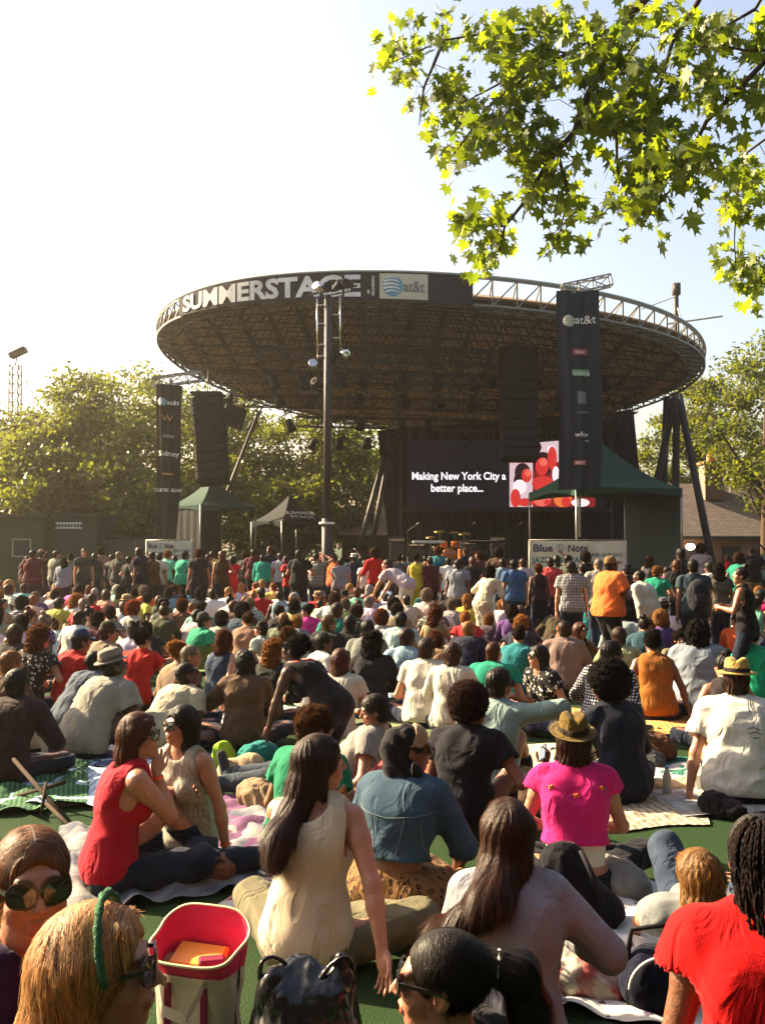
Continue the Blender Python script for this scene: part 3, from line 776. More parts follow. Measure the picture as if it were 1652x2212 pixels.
def add_glasses(person, B, dark=True, style='wide', M=None):
    k = (dark, style)
    if k not in _gl:
        fr, le = glasses_mesh(dark, style); _gl[k] = (fr.mesh('sunglasses' if dark else 'eyeglasses', M_FRAME), le.mesh('lens', M_LENS if dark else M_GLASS_EYE))
    g = link('sunglasses' if dark else 'eyeglasses', _gl[k][0], person); le = link('lens', _gl[k][1], g)
    g.matrix_local = M if M is not None else B['HM']; return g
def hat_mesh(kind):
    m = MB(); band = MB()
    if kind == 'fedora':
        m.lathe([(.001, .122), (.05, .126), (.072, .118), (.080, .10), (.088, .03), (.092, .022), (.125, .014), (.138, .020), (.139, .023), (.125, .018), (.090, .018), (.085, .02)], 32, (0, -.012, .055), sx=1, sy=1.16)
        vs = []
        for v in m.v:
            x, y, z = v
            if z > .14:   # pinched crown
                z -= .024 * math.exp(-(x / .022) ** 2) * (1 if z > .16 else .5); 
                if y > .03: x *= 1 - .35 * min(1, (y - .03) / .05) * (z - .14) / .05
            vs.append((x, y, z))
        m.v = vs
        band.lathe([(.0915, .028), (.0885, .056), (.0835, .056), (.088, .024)], 32, (0, -.012, .055), sx=1, sy=1.16)
    elif kind == 'trilby':
        m.lathe([(.001, .098), (.06, .104), (.079, .096), (.084, .08), (.090, .02), (.096, .012), (.122, .0), (.124, .004), (.09, .01)], 32, (0, -.012, .06), sx=1, sy=1.16)
        m.v = [(x, y, z - (.016 * math.exp(-(x / .03) ** 2) if z > .14 else 0) - (.012 if (y > .08 and z < .085) else 0)) for x, y, z in m.v]
        band.lathe([(.0935, .016), (.0895, .045), (.085, .045), (.09, .012)], 32, (0, -.012, .06), sx=1, sy=1.16)
    elif kind == 'cap':
        m.lathe([(.001, .115), (.03, .112), (.058, .095), (.076, .062), (.083, .025), (.084, .0), (.080, .0)], 24, (0, -.016, .045), sx=1, sy=1.18)
        band.grid(lambda u, v: (sin((u - .5) * 2.4) * .082 * (1 - .12 * v), .062 + .02 * cos((u - .5) * 2.4) + v * .075 * cos((u - .5) * 2.2), .052 - .01 * v - .10 * ((u - .5) ** 2) + .0), 10, 4)
        band.grid(lambda u, v: (sin((.5 - u) * 2.4) * .082 * (1 - .12 * v), .062 + .02 * cos((u - .5) * 2.4) + v * .075 * cos((u - .5) * 2.2), .049 - .01 * v - .10 * ((u - .5) ** 2) + .0), 10, 4)
    return m, band
_hat = {}
def mat_obj(o, key):  # per-object material on a shared mesh
    o.material_slots[0].link = 'OBJECT'; o.material_slots[0].material = MC[key]
def rgba(c): return tuple(.88 * q ** 1.16 for q in c[:3]) + (1.0,)
def add_hat(person, B, kind, c, cband, M=None):
    if kind not in _hat:
        a, b = hat_mesh(kind); _hat[kind] = (a.mesh('hat', MC['plain'], True), b.mesh('hat_band' if kind != 'cap' else 'visor', MC['plain'], True))
    nm = 'hat' if kind != 'cap' else 'cap'
    h_ = link(nm, _hat[kind][0], person); h_.color = rgba(c); b = link('hat_band' if kind != 'cap' else 'visor', _hat[kind][1], h_); b.color = rgba(cband)
    h_.matrix_local = M if M is not None else B['HM']; return h_
def head_matrix(B, roll=0, pitch=0, off=(0, 0, 0)):
    M = Matrix.Identity(4)
    for i in range(3):
        for j in range(3): M[i][j] = B['HR'][i][j] * B['hs']
    M.translation = Vector(B['hc'])
    return M @ Matrix.Translation(off) @ Matrix.Rotation(radians(-pitch), 4, 'X') @ Matrix.Rotation(radians(roll), 4, 'Y')

SK = {'fair': (.52, .26, .165), 'tan': (.38, .18, .105), 'olive': (.33, .17, .10), 'brown': (.20, .095, .055), 'dark': (.095, .045, .03), 'deep': (.05, .026, .02)}
HC = {'black': (.010, .008, .009), 'dark': (.022, .013, .010), 'brown': (.06, .028, .016), 'auburn': (.11, .034, .014), 'red': (.20, .055, .018), 'blonde': (.34, .20, .075), 'gold': (.24, .125, .04), 'grey': (.22, .20, .18), 'brownl': (.10, .05, .026)}
CL = {'white': (.78, .75, .68), 'cream': (.66, .60, .48), 'grey': (.30, .29, .27), 'lgrey': (.48, .47, .45), 'dgrey': (.085, .085, .09), 'black': (.014, .013, .017), 'navy': (.018, .022, .05), 'red': (.58, .018, .025), 'crimson': (.50, .012, .05),
      'orange': (.80, .20, .05), 'green': (.03, .34, .19), 'mint': (.25, .62, .42), 'teal': (.02, .26, .24), 'blue': (.06, .12, .28), 'denim': (.045, .075, .13), 'djeans': (.022, .03, .062), 'lblue': (.30, .42, .50), 'pink': (.75, .05, .27), 'rose': (.55, .33, .33),
      'yellow': (.70, .58, .12), 'mustard': (.36, .15, .03), 'brown': (.10, .055, .035), 'tan': (.35, .25, .16), 'khaki': (.22, .20, .13), 'purple': (.16, .08, .22), 'olive': (.08, .10, .05), 'maroon': (.12, .02, .03), 'aqua': (.42, .60, .56)}
def dress(B, name, d, hair=None, haircol='dark', skin='tan', topc='white', botc='djeans', shoec='dgrey', hairh=.010, seed=1):
    """link one person from built meshes; returns the top-level body object"""
    o = link('person', B['person']); o.color = rgba(SK[skin] if isinstance(skin, str) else skin)
    B['HM'] = head_matrix(B)
    if 'top' in B: t = link(d.get('topname', 'shirt'), B['top'], o); t.color = rgba(CL[topc] if isinstance(topc, str) else topc)
    if 'bottom' in B: t = link(d.get('botname', 'trousers'), B['bottom'], o); t.color = rgba(CL[botc] if isinstance(botc, str) else botc)
    for q in B.get('shoe', []): t = link('shoe', q, o); t.color = rgba(CL[shoec] if isinstance(shoec, str) else shoec)
    if hair:
        hm = hair if not isinstance(hair, str) else hair_mesh(hair, seed, hairh)
        t = link('hair', hm, o); t.color = rgba(HC[haircol] if isinstance(haircol, str) else haircol); t.matrix_local = B['HM']
    return o
# ------------------------------------------------------------------ setting materials
M_TURF, nt, b = nmat('turf'); L = nt.links
tc = N(nt, 'ShaderNodeTexCoord'); n1 = N(nt, 'ShaderNodeTexNoise'); n1.inputs['Scale'].default_value = 120; n1.inputs['Detail'].default_value = 6; L.new(tc.outputs['Object'], n1.inputs['Vector'])
n2 = N(nt, 'ShaderNodeTexNoise'); n2.inputs['Scale'].default_value = 1.3; n2.inputs['Detail'].default_value = 5; L.new(tc.outputs['Object'], n2.inputs['Vector'])
r1 = N(nt, 'ShaderNodeValToRGB'); r1.color_ramp.elements[0].position = .35; r1.color_ramp.elements[0].color = (.006, .020, .008, 1); r1.color_ramp.elements[1].position = .7; r1.color_ramp.elements[1].color = (.028, .075, .022, 1); L.new(n1.outputs[0], r1.inputs[0])
mx = N(nt, 'ShaderNodeMix', data_type='RGBA'); mx.inputs[7].default_value = (.045, .065, .025, 1); L.new(r1.outputs[0], mx.inputs[6])
rr = N(nt, 'ShaderNodeMath', operation='MULTIPLY'); rr.inputs[1].default_value = .5; L.new(n2.outputs[0], rr.inputs[0]); L.new(rr.outputs[0], mx.inputs[0]); L.new(mx.outputs[2], b.inputs['Base Color'])
b.inputs['Roughness'].default_value = .9; b.inputs['Specular IOR Level'].default_value = .1; bp = N(nt, 'ShaderNodeBump'); bp.inputs['Strength'].default_value = .9; bp.inputs['Distance'].default_value = .02; L.new(n1.outputs[0], bp.inputs['Height']); L.new(bp.outputs[0], b.inputs['Normal'])
def leaf_mat(name, c, c2, tr=.55):
    m, nt, b = nmat(name); L = nt.links
    a = N(nt, 'ShaderNodeAttribute', attribute_name='shade'); n = N(nt, 'ShaderNodeMix', data_type='RGBA'); n.inputs[6].default_value = (*c, 1); n.inputs[7].default_value = (*c2, 1)
    L.new(a.outputs['Fac'], n.inputs[0]); L.new(n.outputs[2], b.inputs['Base Color']); b.inputs['Roughness'].default_value = .45; b.inputs['Specular IOR Level'].default_value = .3
    t = N(nt, 'ShaderNodeBsdfTranslucent'); g_ = N(nt, 'ShaderNodeMix', data_type='RGBA', blend_type='MULTIPLY'); g_.inputs[0].default_value = 1; g_.inputs[7].default_value = (3.1, 2.9, .8, 1)
    L.new(n.outputs[2], g_.inputs[6]); L.new(g_.outputs[2], t.inputs[0]); ms = N(nt, 'ShaderNodeMixShader'); ms.inputs[0].default_value = tr
    L.new(b.outputs[0], ms.inputs[1]); L.new(t.outputs[0], ms.inputs[2]); L.new(ms.outputs[0], nt.nodes['Material Output'].inputs[0]); return m
M_LEAF = leaf_mat('foliage', (.022, .034, .010), (.075, .085, .018))
M_LEAFN = leaf_mat('plane_leaf', (.035, .06, .010), (.13, .17, .02), .5)
M_BARK = plain('bark', (.075, .05, .035), .9, var=.5, nscale=6, bump=.8, bscale=12)
M_BLACK = plain('black_cloth', (.008, .007, .018), .9, var=.3, nscale=2, bump=.3, bscale=3)
M_STEEL = plain('truss_steel', (.26, .24, .21), .45, .6, var=.2)
M_DSTEEL = plain('dark_steel', (.022, .02, .022), .6, .2, var=.3)
M_PLAST = plain('black_plastic', (.011, .010, .014), .7, var=.3)
M_MEMB = plain('roof_membrane', (.33, .25, .18), .8, var=.15, nscale=.8, bump=.2, bscale=2, trans=.22)
M_CHROME = plain('chrome', (.6, .58, .55), .2, 1.0)
M_WOOD = plain('wood', (.16, .09, .045), .6, var=.4, nscale=5)
M_WHITE = plain('white_print', (.70, .68, .62), .7, var=.22, nscale=5)
M_TENTG = plain('green_canvas', (.014, .050, .038), .75, var=.2, nscale=1.5, bump=.3, bscale=4, trans=.12)
M_TENTD = plain('dark_canvas', (.012, .015, .017), .8, var=.2, nscale=1.5, bump=.4, bscale=5)
M_BANNER = plain('banner_cloth', (.016, .022, .035), .8, var=.2, nscale=1.5, bump=.4, bscale=3)
M_BANNERB = plain('brown_banner_cloth', (.035, .030, .024), .8, var=.2, nscale=1.5, bump=.4, bscale=3, trans=.10)
M_VINYL = plain('vinyl_banner', (.52, .52, .44), .6, var=.15, nscale=2, bump=.35, bscale=3, trans=.15)
M_GREENP = plain('green_paint', (.035, .05, .035), .7, var=.25, nscale=1.2)
def shingle(name, c1, c2, mortar, sc=5.0, rough=.85):
    m, nt, b = nmat(name); L = nt.links; tc = N(nt, 'ShaderNodeTexCoord'); mp = N(nt, 'ShaderNodeMapping'); mp.inputs['Rotation'].default_value = (pi / 2, 0, 0) if 'brick' in name else (0, 0, 0)
    L.new(tc.outputs['Object'], mp.inputs[0]); br = N(nt, 'ShaderNodeTexBrick'); L.new(mp.outputs[0], br.inputs['Vector']); br.inputs['Scale'].default_value = sc
    br.inputs['Color1'].default_value = (*c1, 1); br.inputs['Color2'].default_value = (*c2, 1); br.inputs['Mortar'].default_value = (*mortar, 1); br.inputs['Mortar Size'].default_value = .03
    L.new(br.outputs['Color'], b.inputs['Base Color']); b.inputs['Roughness'].default_value = rough; bp = N(nt, 'ShaderNodeBump'); bp.inputs['Strength'].default_value = .5; L.new(br.outputs['Fac'], bp.inputs['Height']); L.new(bp.outputs[0], b.inputs['Normal']); return m
M_SHING = shingle('roof_shingle', (.17, .13, .11), (.24, .19, .16), (.07, .05, .05), 2.2)
M_SHINGO = shingle('tan_shingle', (.40, .24, .12), (.50, .33, .18), (.16, .10, .06), 2.2)
M_BRICK = shingle('brick_wall', (.20, .08, .05), (.26, .11, .07), (.20, .17, .14), 3.5)

# ------------------------------------------------------------------ ground
g = MB(); g.grid(lambda u, v: (-300 + 600 * u, -60 + 500 * v, 0), 6, 6); o = g.build('ground', M_TURF); tag(o, kind='structure')

# ------------------------------------------------------------------ trees
def np_quads_attr(name, P, F, mat, shade, parent=None):
    m = np_mesh(name, P, F, mat, False); a = m.attributes.new('shade', 'FLOAT', 'POINT'); a.data.foreach_set('value', shade.astype(np.float32)); return link(name, m, parent)
def leaf_quads(C, size, rs, flat=.6):
    n = len(C); nrm = rs.normal(0, 1, (n, 3)); nrm[:, 2] += flat; nrm /= np.linalg.norm(nrm, axis=1, keepdims=True)
    u = np.cross(nrm, rs.normal(0, 1, (n, 3))); u /= np.linalg.norm(u, axis=1, keepdims=True); v = np.cross(nrm, u); s = (size * rs.uniform(.55, 1.25, n))[:, None]
    P = np.stack([C - u * s, C - v * s * .5 + nrm * s * .12, C + u * s, C + v * s * .5 + nrm * s * .12], 1).reshape(-1, 3)
    return P, np.arange(n * 4).reshape(n, 4)
def tree(px, ptop, d, r, seed, label, n=7000, squash=1.0, low=.22, lsize=.17, sparse=0, name='broadleaf_tree'):
    rs = np.random.RandomState(seed); T = at(px, ptop, d); H = T.z; base = Vector((T.x, d, 0))
    root = empty(name, base, 0, label, 'tree', 'trees around the stage')
    zc = H * (1 + low) / 2; rz = H * (1 - low) / 2 * 1.02
    tr = MB(); top = Vector((rs.normal(0, .2), rs.normal(0, .2), H * .72)); tr.tube([(0, 0, -.1), (0.05, 0, H * .15), (.1, .05, H * .35), top], [.34, .26, .2, .06], 9)
    K = 60 if not sparse else 38; cc = []
    while len(cc) < K:
        q = rs.uniform(-1, 1, 3); l = np.linalg.norm(q)
        if l > 1 or l < .35: continue
        w = 1 + .14 * sin(5 * q[0] + seed) * cos(4 * q[2]); cc.append(np.array([q[0] * r * w, q[1] * r * w * squash, zc + q[2] * rz * w]))
    cc = np.array(cc)
    for k in range(0, K, 3):
        c = Vector(cc[k]); s = Vector((.05, 0, H * (.18 + .3 * rs.rand()))); m_ = s.lerp(c, .5) + Vector((0, 0, -.3)); tr.tube([s, m_, c], [.11, .06, .02], 6)
    tr.build('trunk', M_BARK, root, True)
    pick = rs.randint(0, K, n); cr = rs.uniform(.55, 1.05, K) * (r * .30); g_ = rs.normal(0, .55, (n, 3)); g_[:, 2] *= .6
    C = cc[pick] + g_ * cr[pick][:, None]
    C = C[C[:, 2] > .1]; n = len(C)
    P, F = leaf_quads(C, lsize, rs); sh = np.clip(rs.uniform(0, 1, K)[pick[:n]] * .5 + rs.uniform(0, .5, n), 0, 1)
    np_quads_attr('crown', P, F, M_LEAF, np.repeat(sh, 4), root); return root
TREES = [(45, 850, 48, 4.2, 'hazy tree at the far edge beyond the green booth, behind the light mast', 5200, 1),
 (215, 812, 46, 4.0, 'tall backlit tree rising above the green booths', 9000, 0), (345, 822, 51, 4.4, 'tree with crown directly behind the narrow brown banner', 9000, 0),
 (520, 850, 53, 4.6, 'tree partly hidden by the hanging speaker stack near the green tent', 9000, 0), (690, 880, 50, 3.9, 'tree seen behind the black mast under the stage roof', 9000, 0),
 (795, 905, 55, 4.2, 'tree between the black mast and the black stage backdrop', 8000, 0), (130, 905, 43, 3.3, 'lower rounded tree just behind the green booth with the sign', 8000, 0),
 (290, 985, 42, 3.0, 'bushy tree filling the gap between the booth and the brown banner', 7000, 0), (590, 985, 45, 3.1, 'low bushy tree behind the black pop-up canopy', 7000, 0),
 (60, 1000, 41, 2.8, 'low leafy tree behind the booth with the framed window', 6000, 0),
 (1560, 800, 53, 3.2, 'dark tree behind the shingled building by its brick chimney', 7000, 0), (1645, 700, 44, 3.6, 'tall tree with pale yellow leaves above the shingled building', 4800, 1),
 (1445, 900, 56, 3.4, 'tree glimpsed between the roof support legs', 6000, 0), (1660, 905, 50, 2.8, 'lower tree at the far end of the shingled roof', 5500, 0)]
for i, (px, pt, d, r, lab, n, sp) in enumerate(TREES): tree(px, pt, d, r, 11 + i, lab, int(n * 1.8), low=.12 if not sp else .3, sparse=sp, lsize=.14)

for i, (x, y, h_, r, lab) in enumerate([(-15, -9, 13, 5.5, 'big shade tree behind the camera, farthest toward the sun'), (-6, -11, 15, 6, 'big shade tree behind the camera beside the sunward one'), (4, -10, 15, 6, 'big shade tree directly behind the camera'), (14, -8, 14, 6, 'big shade tree behind the camera on the shady side'), (19, 4, 13, 5.5, 'big shade tree outside the crowd on the shady side'), (23, 17, 12, 5, 'shade tree outside the crowd near the brick building'), (10, -2.5, 12, 4.0, 'shade tree between the plane tree and the camera')]):
    t_ = tree(826, 700, 20, r, 60 + i, lab, 4200, low=.08, lsize=.5, name='added_shade_tree'); k_ = h_ / (1.7 + 20 * .2425); t_.location = (x, y, 0); t_.scale = (1, 1, k_); t_['group'] = 'unseen trees added to shade the lawn'  # out-of-view trees, added to block sky light and darken backs facing the camera
# near plane tree with hanging branches
def maple():
    pts = []
    for a, r in ((-90, .10), (-70, .34), (-48, .62), (-38, .40), (-22, .46), (0, .86), (10, .50), (26, .56), (40, .95), (56, .58), (72, .62), (90, 1.05), (108, .62), (124, .58), (140, .95), (154, .56), (170, .50), (180, .86), (202, .46), (218, .40), (228, .62), (250, .34)):
        pts.append((r * cos(radians(a)), r * sin(radians(a)) + .35, 0))
    return np.array(pts)
MAPLE = maple()
def plane_tree():
    rs = np.random.RandomState(4); base = Vector((6.6, 6.2, 0)); root = empty('plane_tree', base, 0, 'overhanging plane tree branches with lobed yellow-green leaves above the stage roof', 'tree')
    D = lambda x, y, d: np.array(at(x, y, d))
    polys = [
     [(1500, -120, 7.6), (1350, 41, 7.8), (1323, 98, 7.8), (1290, 163, 7.9), (1258, 229, 7.9), (1241, 283, 8), (1203, 327, 8), (1171, 370, 8.1), (1132, 436, 8.1), (1089, 490, 8.2), (1078, 545, 8.2)],
     [(1350, 41, 7.8), (1290, 80, 8), (1225, 115, 8.1), (1160, 103, 8.3), (1062, 49, 8.6)], [(1160, 60, 8.3), (1062, 70, 8.4), (958, 87, 8.5), (880, 120, 8.6), (815, 150, 8.6)],
     [(1560, -90, 7.2), (1481, 49, 7.3), (1454, 82, 7.3), (1427, 180, 7.4), (1405, 245, 7.4), (1375, 330, 7.5), (1365, 430, 7.6)],
     [(1720, 60, 6.8), (1601, 185, 6.9), (1525, 262, 7), (1487, 338, 7.1), (1454, 403, 7.2), (1400, 465, 7.2)], [(1700, 110, 6.8), (1607, 109, 6.9), (1558, 98, 7), (1481, 103, 7)],
     [(1225, 115, 8.1), (1130, 170, 8.2), (1050, 235, 8.3), (990, 320, 8.4), (965, 350, 8.4)], [(1203, 327, 8), (1228, 420, 8.1), (1205, 515, 8.1)], [(1160, 103, 8.3), (1080, 180, 8.5), (985, 230, 8.5)],
     [(1258, 229, 7.9), (1330, 290, 7.7), (1335, 400, 7.7), (1290, 470, 7.8)], [(1720, 250, 8.6), (1612, 330, 8.8), (1590, 420, 8.9), (1585, 520, 9), (1590, 615, 9)], [(958, 87, 8.5), (915, 190, 8.5), (905, 270, 8.5)], [(1290, 163, 7.9), (1340, 140, 7.7), (1390, 60, 7.6)],
     [(1630, 20, 7), (1560, 60, 7), (1520, 60, 7)]]
    br = MB(); W_ = []; limb = Vector((5.2, 7.0, 7.6)) - base
    for k, pl in enumerate(polys):
        P = [Vector(D(*p)) - base for p in pl]; n = len(P); r0 = .045 if k in (0,) else .022 if k in (1, 3, 4) else .012
        if k in (1, 6, 7, 8, 9, 11, 12): r0 = .016
        br.tube(P, [r0 * (1 - .85 * i / (n - 1)) + .002 for i in range(n)], 7)
        for i in range(n - 1):
            for t in (0, .25, .5, .75): W_.append(np.array(P[i].lerp(P[i + 1], t)))
        if k in (0, 3, 4, 5, 10, 13):
            j = Vector((min(5.2, P[0].x + base.x + .6), P[0].y + base.y + .1, P[0].z + .8)) - Vector((base.x, base.y, 0)); br.tube([P[0], j.lerp(P[0], .5) + Vector((0, 0, .1)), limb], [r0, r0 * 1.4, .09], 7)
    W_ = np.array(W_)
    tr = MB(); tr.tube([(0, 0, -.1), (.05, 0, 1.5), (0, .1, 3.5), (-.4, .3, 5.6), limb, limb + Vector((-.6, .5, 2))], [.42, .33, .29, .24, .17, .06], 14); tr.tube([(0, .1, 3.5), (1, .3, 5.5), (1.8, .4, 8)], [.22, .15, .06], 10)
    tr.build('trunk', M_BARK, root, True)
    reg = [(925, 45, 52, 28, 34, 8.5), (868, 125, 55, 42, 55, 8.6), (905, 235, 22, 45, 18, 8.5), (985, 200, 48, 58, 75, 8.5), (1070, 90, 60, 55, 90, 8.4), (1150, 140, 75, 85, 170, 8.2), (1000, 330, 40, 36, 46, 8.4), (1110, 270, 75, 60, 120, 8.2), (1170, 350, 55, 60, 80, 8.1),
     (1050, 470, 55, 45, 80, 8.2), (1060, 545, 38, 30, 32, 8.2), (1128, 420, 28, 38, 26, 8.1), (1225, 440, 38, 55, 46, 8.1), (1195, 520, 24, 20, 14, 8.1), (1275, 490, 24, 18, 12, 7.9), (1247, 357, 20, 18, 14, 8), (1290, 90, 70, 55, 100, 7.8), (1300, 215, 65, 75, 120, 7.8),
     (1370, 160, 45, 60, 60, 7.5), (1390, 250, 40, 50, 50, 7.5), (1370, 370, 45, 45, 60, 7.6), (1375, 445, 48, 32, 55, 7.4), (1450, 300, 42, 45, 50, 7.3), (1500, 340, 45, 48, 60, 7.1), (1430, 420, 40, 30, 34, 7.2), (1500, 190, 45, 50, 50, 7.1), (1570, 200, 35, 35, 34, 6.9), (1470, 130, 30, 28, 20, 7.2), (1545, 70, 60, 24, 60, 7), (1630, 80, 40, 60, 45, 7), (1650, 210, 35, 60, 40, 7),
     (1600, 370, 32, 50, 50, 8.9), (1585, 460, 34, 40, 46, 8.9), (1595, 560, 28, 55, 60, 9), (1645, 420, 30, 100, 60, 9), (1640, 580, 25, 70, 40, 9), (1190, 35, 60, 25, 40, 8.2), (1420, 40, 50, 25, 30, 7.5)]
    Ps, Fs, sh = [], [], []; m = len(MAPLE); tw = MB(); k0 = 0
    for (cx, cy, rx, ry, n, d) in reg:
        ns = max(2, n // 5)
        for _ in range(ns):
            a = rs.uniform(0, 6.28); q = sqrt(rs.rand()); c = D(cx + rx * q * cos(a), cy + ry * q * sin(a), d + rs.uniform(-.35, .35)) - np.array(base)
            w = W_[np.argmin(((W_ - c) ** 2).sum(1))]; mid = (w + c) / 2 + rs.normal(0, .03, 3) + np.array([0, 0, .03])
            if np.linalg.norm(w - c) < .9: tw.tube([w, mid, c], [.004, .003, .0018], 4, False)
            cs = rs.uniform(0, 1)
            for j in range(6):
                p = c + rs.normal(0, .085, 3); s = rs.uniform(.055, .118)
                dn = np.array([rs.normal(0, .5), rs.normal(0, .5), -1.0 * rs.uniform(.2, 1)]); dn /= np.linalg.norm(dn)     # leaf tip direction
                nn = rs.normal(0, 1, 3) + np.array([0, -.2, .9]); nn -= dn * (nn @ dn); nn /= np.linalg.norm(nn); ss = np.cross(dn, nn)
                X = MAPLE[:, 0:1] * ss * s + MAPLE[:, 1:2] * dn * s + nn * (np.abs(MAPLE[:, 0:1]) * .35 * s * rs.uniform(-.3, 1))
                Ps.append(p + X); sh.append(np.full(m, np.clip(cs * .6 + rs.uniform(0, .45), 0, 1))); Fs.append(tuple(range(k0, k0 + m))); k0 += m
    P = np.concatenate(Ps); me = bpy.data.meshes.new('crown'); me.from_pydata(P.tolist(), [], Fs); me.materials.append(M_LEAFN); a = me.attributes.new('shade', 'FLOAT', 'POINT'); a.data.foreach_set('value', np.concatenate(sh).astype(np.float32)); me.update()
    cr = link('crown', me, root); br.add(tw.v, tw.f); br.build('branches', M_BARK, root, True)
plane_tree()

# ------------------------------------------------------------------ stage roof
CX, CY, RA, RB = 1.9, 38.0, 11.0, 8.5
def zpl(x, y):
    u, v = (x - CX) / RA, (y - CY) / RB; return 8.9 - .62 * u - 1.05 * v + .33 * (u * u - v * v)
def rim(ph, up=0.0, out=0.0):
    x, y = CX + (RA + out) * cos(ph), CY + (RB + out) * sin(ph); t = .22 + .66 * max(0, -sin(ph)) ** .7
    return Vector((x, y, zpl(CX + RA * cos(ph), CY + RB * sin(ph)) + up * t))
def ph_of(px):
    lo, hi = pi * 1.03, 2 * pi * .98
    for _ in range(50):
        m = (lo + hi) / 2
        if proj(rim(m, .5))[0] < px: lo = m
        else: hi = m
    return (lo + hi) / 2
stage = empty('stage_roof', (CX, CY, 0), 0, 'huge oval open-truss stage roof with dark lettered fascia round its front', 'stage roof'); O = Vector((CX, CY, 0))
class MBO(MB):
    def build(s, name, mat, parent=None, smooth=False, org=(0, 0, 0)):
        s.v = [tuple(Vector(v) - Vector(org)) for v in s.v]; return MB.build(s, name, mat, parent, smooth)
mb = MBO(); NR, NS = 8, 72
def dome(r, a, dz): 
    x, y = CX + RA * r * cos(a), CY + RB * r * sin(a); return Vector((x, y, zpl(x, y) + dz + 1.9 * (1 - r * r) + .12 * r))
for dz, fl in ((.10, 0), (.16, 1)):
    vs = [dome(0, 0, dz)]; fs = []
    for i in range(1, NR + 1):
        for k in range(NS): vs.append(dome(i / NR, 2 * pi * k / NS, dz))
    for k in range(NS):
        k2 = (k + 1) % NS; fs.append((0, 1 + k, 1 + k2))
        for i in range(NR - 1): a, b2 = 1 + i * NS, 1 + (i + 1) * NS; fs.append((a + k, b2 + k, b2 + k2, a + k2))
    mb.add(vs, fs if fl else [tuple(reversed(f)) for f in fs])
mb.build('roof_membrane', M_MEMB, stage, True, O)
tb = MBO(); sp = 1.15; low, upn = {}, {}
for i in range(-12, 13):
    for j in range(-12, 13):
        x, y = CX + i * sp, CY + j * sp
        if ((x - CX) / RA) ** 2 + ((y - CY) / RB) ** 2 < .93: low[(i, j)] = Vector((x, y, zpl(x, y) - .1 + 0.5 * (1 - ((x - CX) / RA) ** 2 - ((y - CY) / RB) ** 2)))
        x, y = x + sp / 2, y + sp / 2; q = ((x - CX) / RA) ** 2 + ((y - CY) / RB) ** 2
        if q < .93: upn[(i, j)] = Vector((x, y, zpl(x, y) + .1 + 1.65 * (1 - q)))
rr_ = random.Random(3)
for lay, w in ((low, .05), (upn, .045)):
    for (i, j), p in lay.items():
        for di, dj in ((1, 0), (0, 1)):
            if (i + di, j + dj) in lay: tb.bar(p, lay[(i + di, j + dj)], w)
for (i, j), p in upn.items():
    for di in (0, 1):
        for dj in (0, 1):
            if (i + di, j + dj) in low: tb.bar(p, low[(i + di, j + dj)], .035)
tb.build('roof_truss', M_STEEL if False else plain('painted_truss', (.045, .034, .028), .6, .2, var=.2), stage, False, O)
rt = MBO(); n = 84
for k in range(n):
    a0, a1 = 2 * pi * k / n, 2 * pi * (k + 1) / n
    rt.bar(rim(a0, 0), rim(a1, 0), .07); rt.bar(rim(a0, 1), rim(a1, 1), .07); rt.bar(rim(a0, 0, -.7), rim(a1, 0, -.7), .07)
    rt.bar(rim(a0, 0), rim(a0, 1), .05); rt.bar(rim(a0, 0), rim(a1, 1), .045); rt.bar(rim(a0, 0), rim(a0, 0, -.7), .04); rt.bar(rim(a0, 1), rim(a0, 0, -.7), .04); rt.bar(rim(a0, 0, -.7), rim(a1, 0), .04)
rt.build('rim_truss', plain('rim_steel', (.16, .15, .13), .5, .4), stage, False, O)
# white top edge
te = MBO(); te.tube([rim(2 * pi * k / 120, 1, .02) + Vector((0, 0, .07)) for k in range(121)], .045, 6, False); te.build('roof_edge', plain('edge_white', (.36, .38, .34), .5), stage, True, O)
# main deep trusses with lamps
dt = MBO()
def box_truss(mb, a, b, w=.45, rad=.03, step=.5):
    a, b = Vector(a), Vector(b); d = (b - a); L_ = d.length; d.normalize(); s = d.cross(Vector((0, 0, 1)))
    if s.length < .1: s = Vector((1, 0, 0))
    s.normalize(); u = s.cross(d); n = max(1, int(L_ / step)); C4 = [s * w / 2 + u * w / 2, -s * w / 2 + u * w / 2, -s * w / 2 - u * w / 2, s * w / 2 - u * w / 2]
    for c in C4: mb.bar(a + c, b + c, rad * 1.5)
    for i in range(n + 1):
        p = a + d * L_ * i / n
        for k in range(4): mb.bar(p + C4[k], p + C4[(k + 1) % 4], rad)
        if i < n:
            q = a + d * L_ * (i + 1) / n
            for k in range(4): mb.bar(p + C4[k], q + C4[(k + 1) % 4], rad)
LT = []
for yy, x0, x1 in ((33.5, -4.5, 8.5), (36.5, -6.5, 10.5), (40, -6.5, 11), (43, -4, 9.5)):
    z0 = zpl((x0 + x1) / 2, yy) - .75; box_truss(dt, (x0, yy, z0 + .2), (x1, yy, z0 - .1)); LT.append((yy, x0, x1, z0))
dt.build('lighting_truss', M_DSTEEL, stage, False, O)
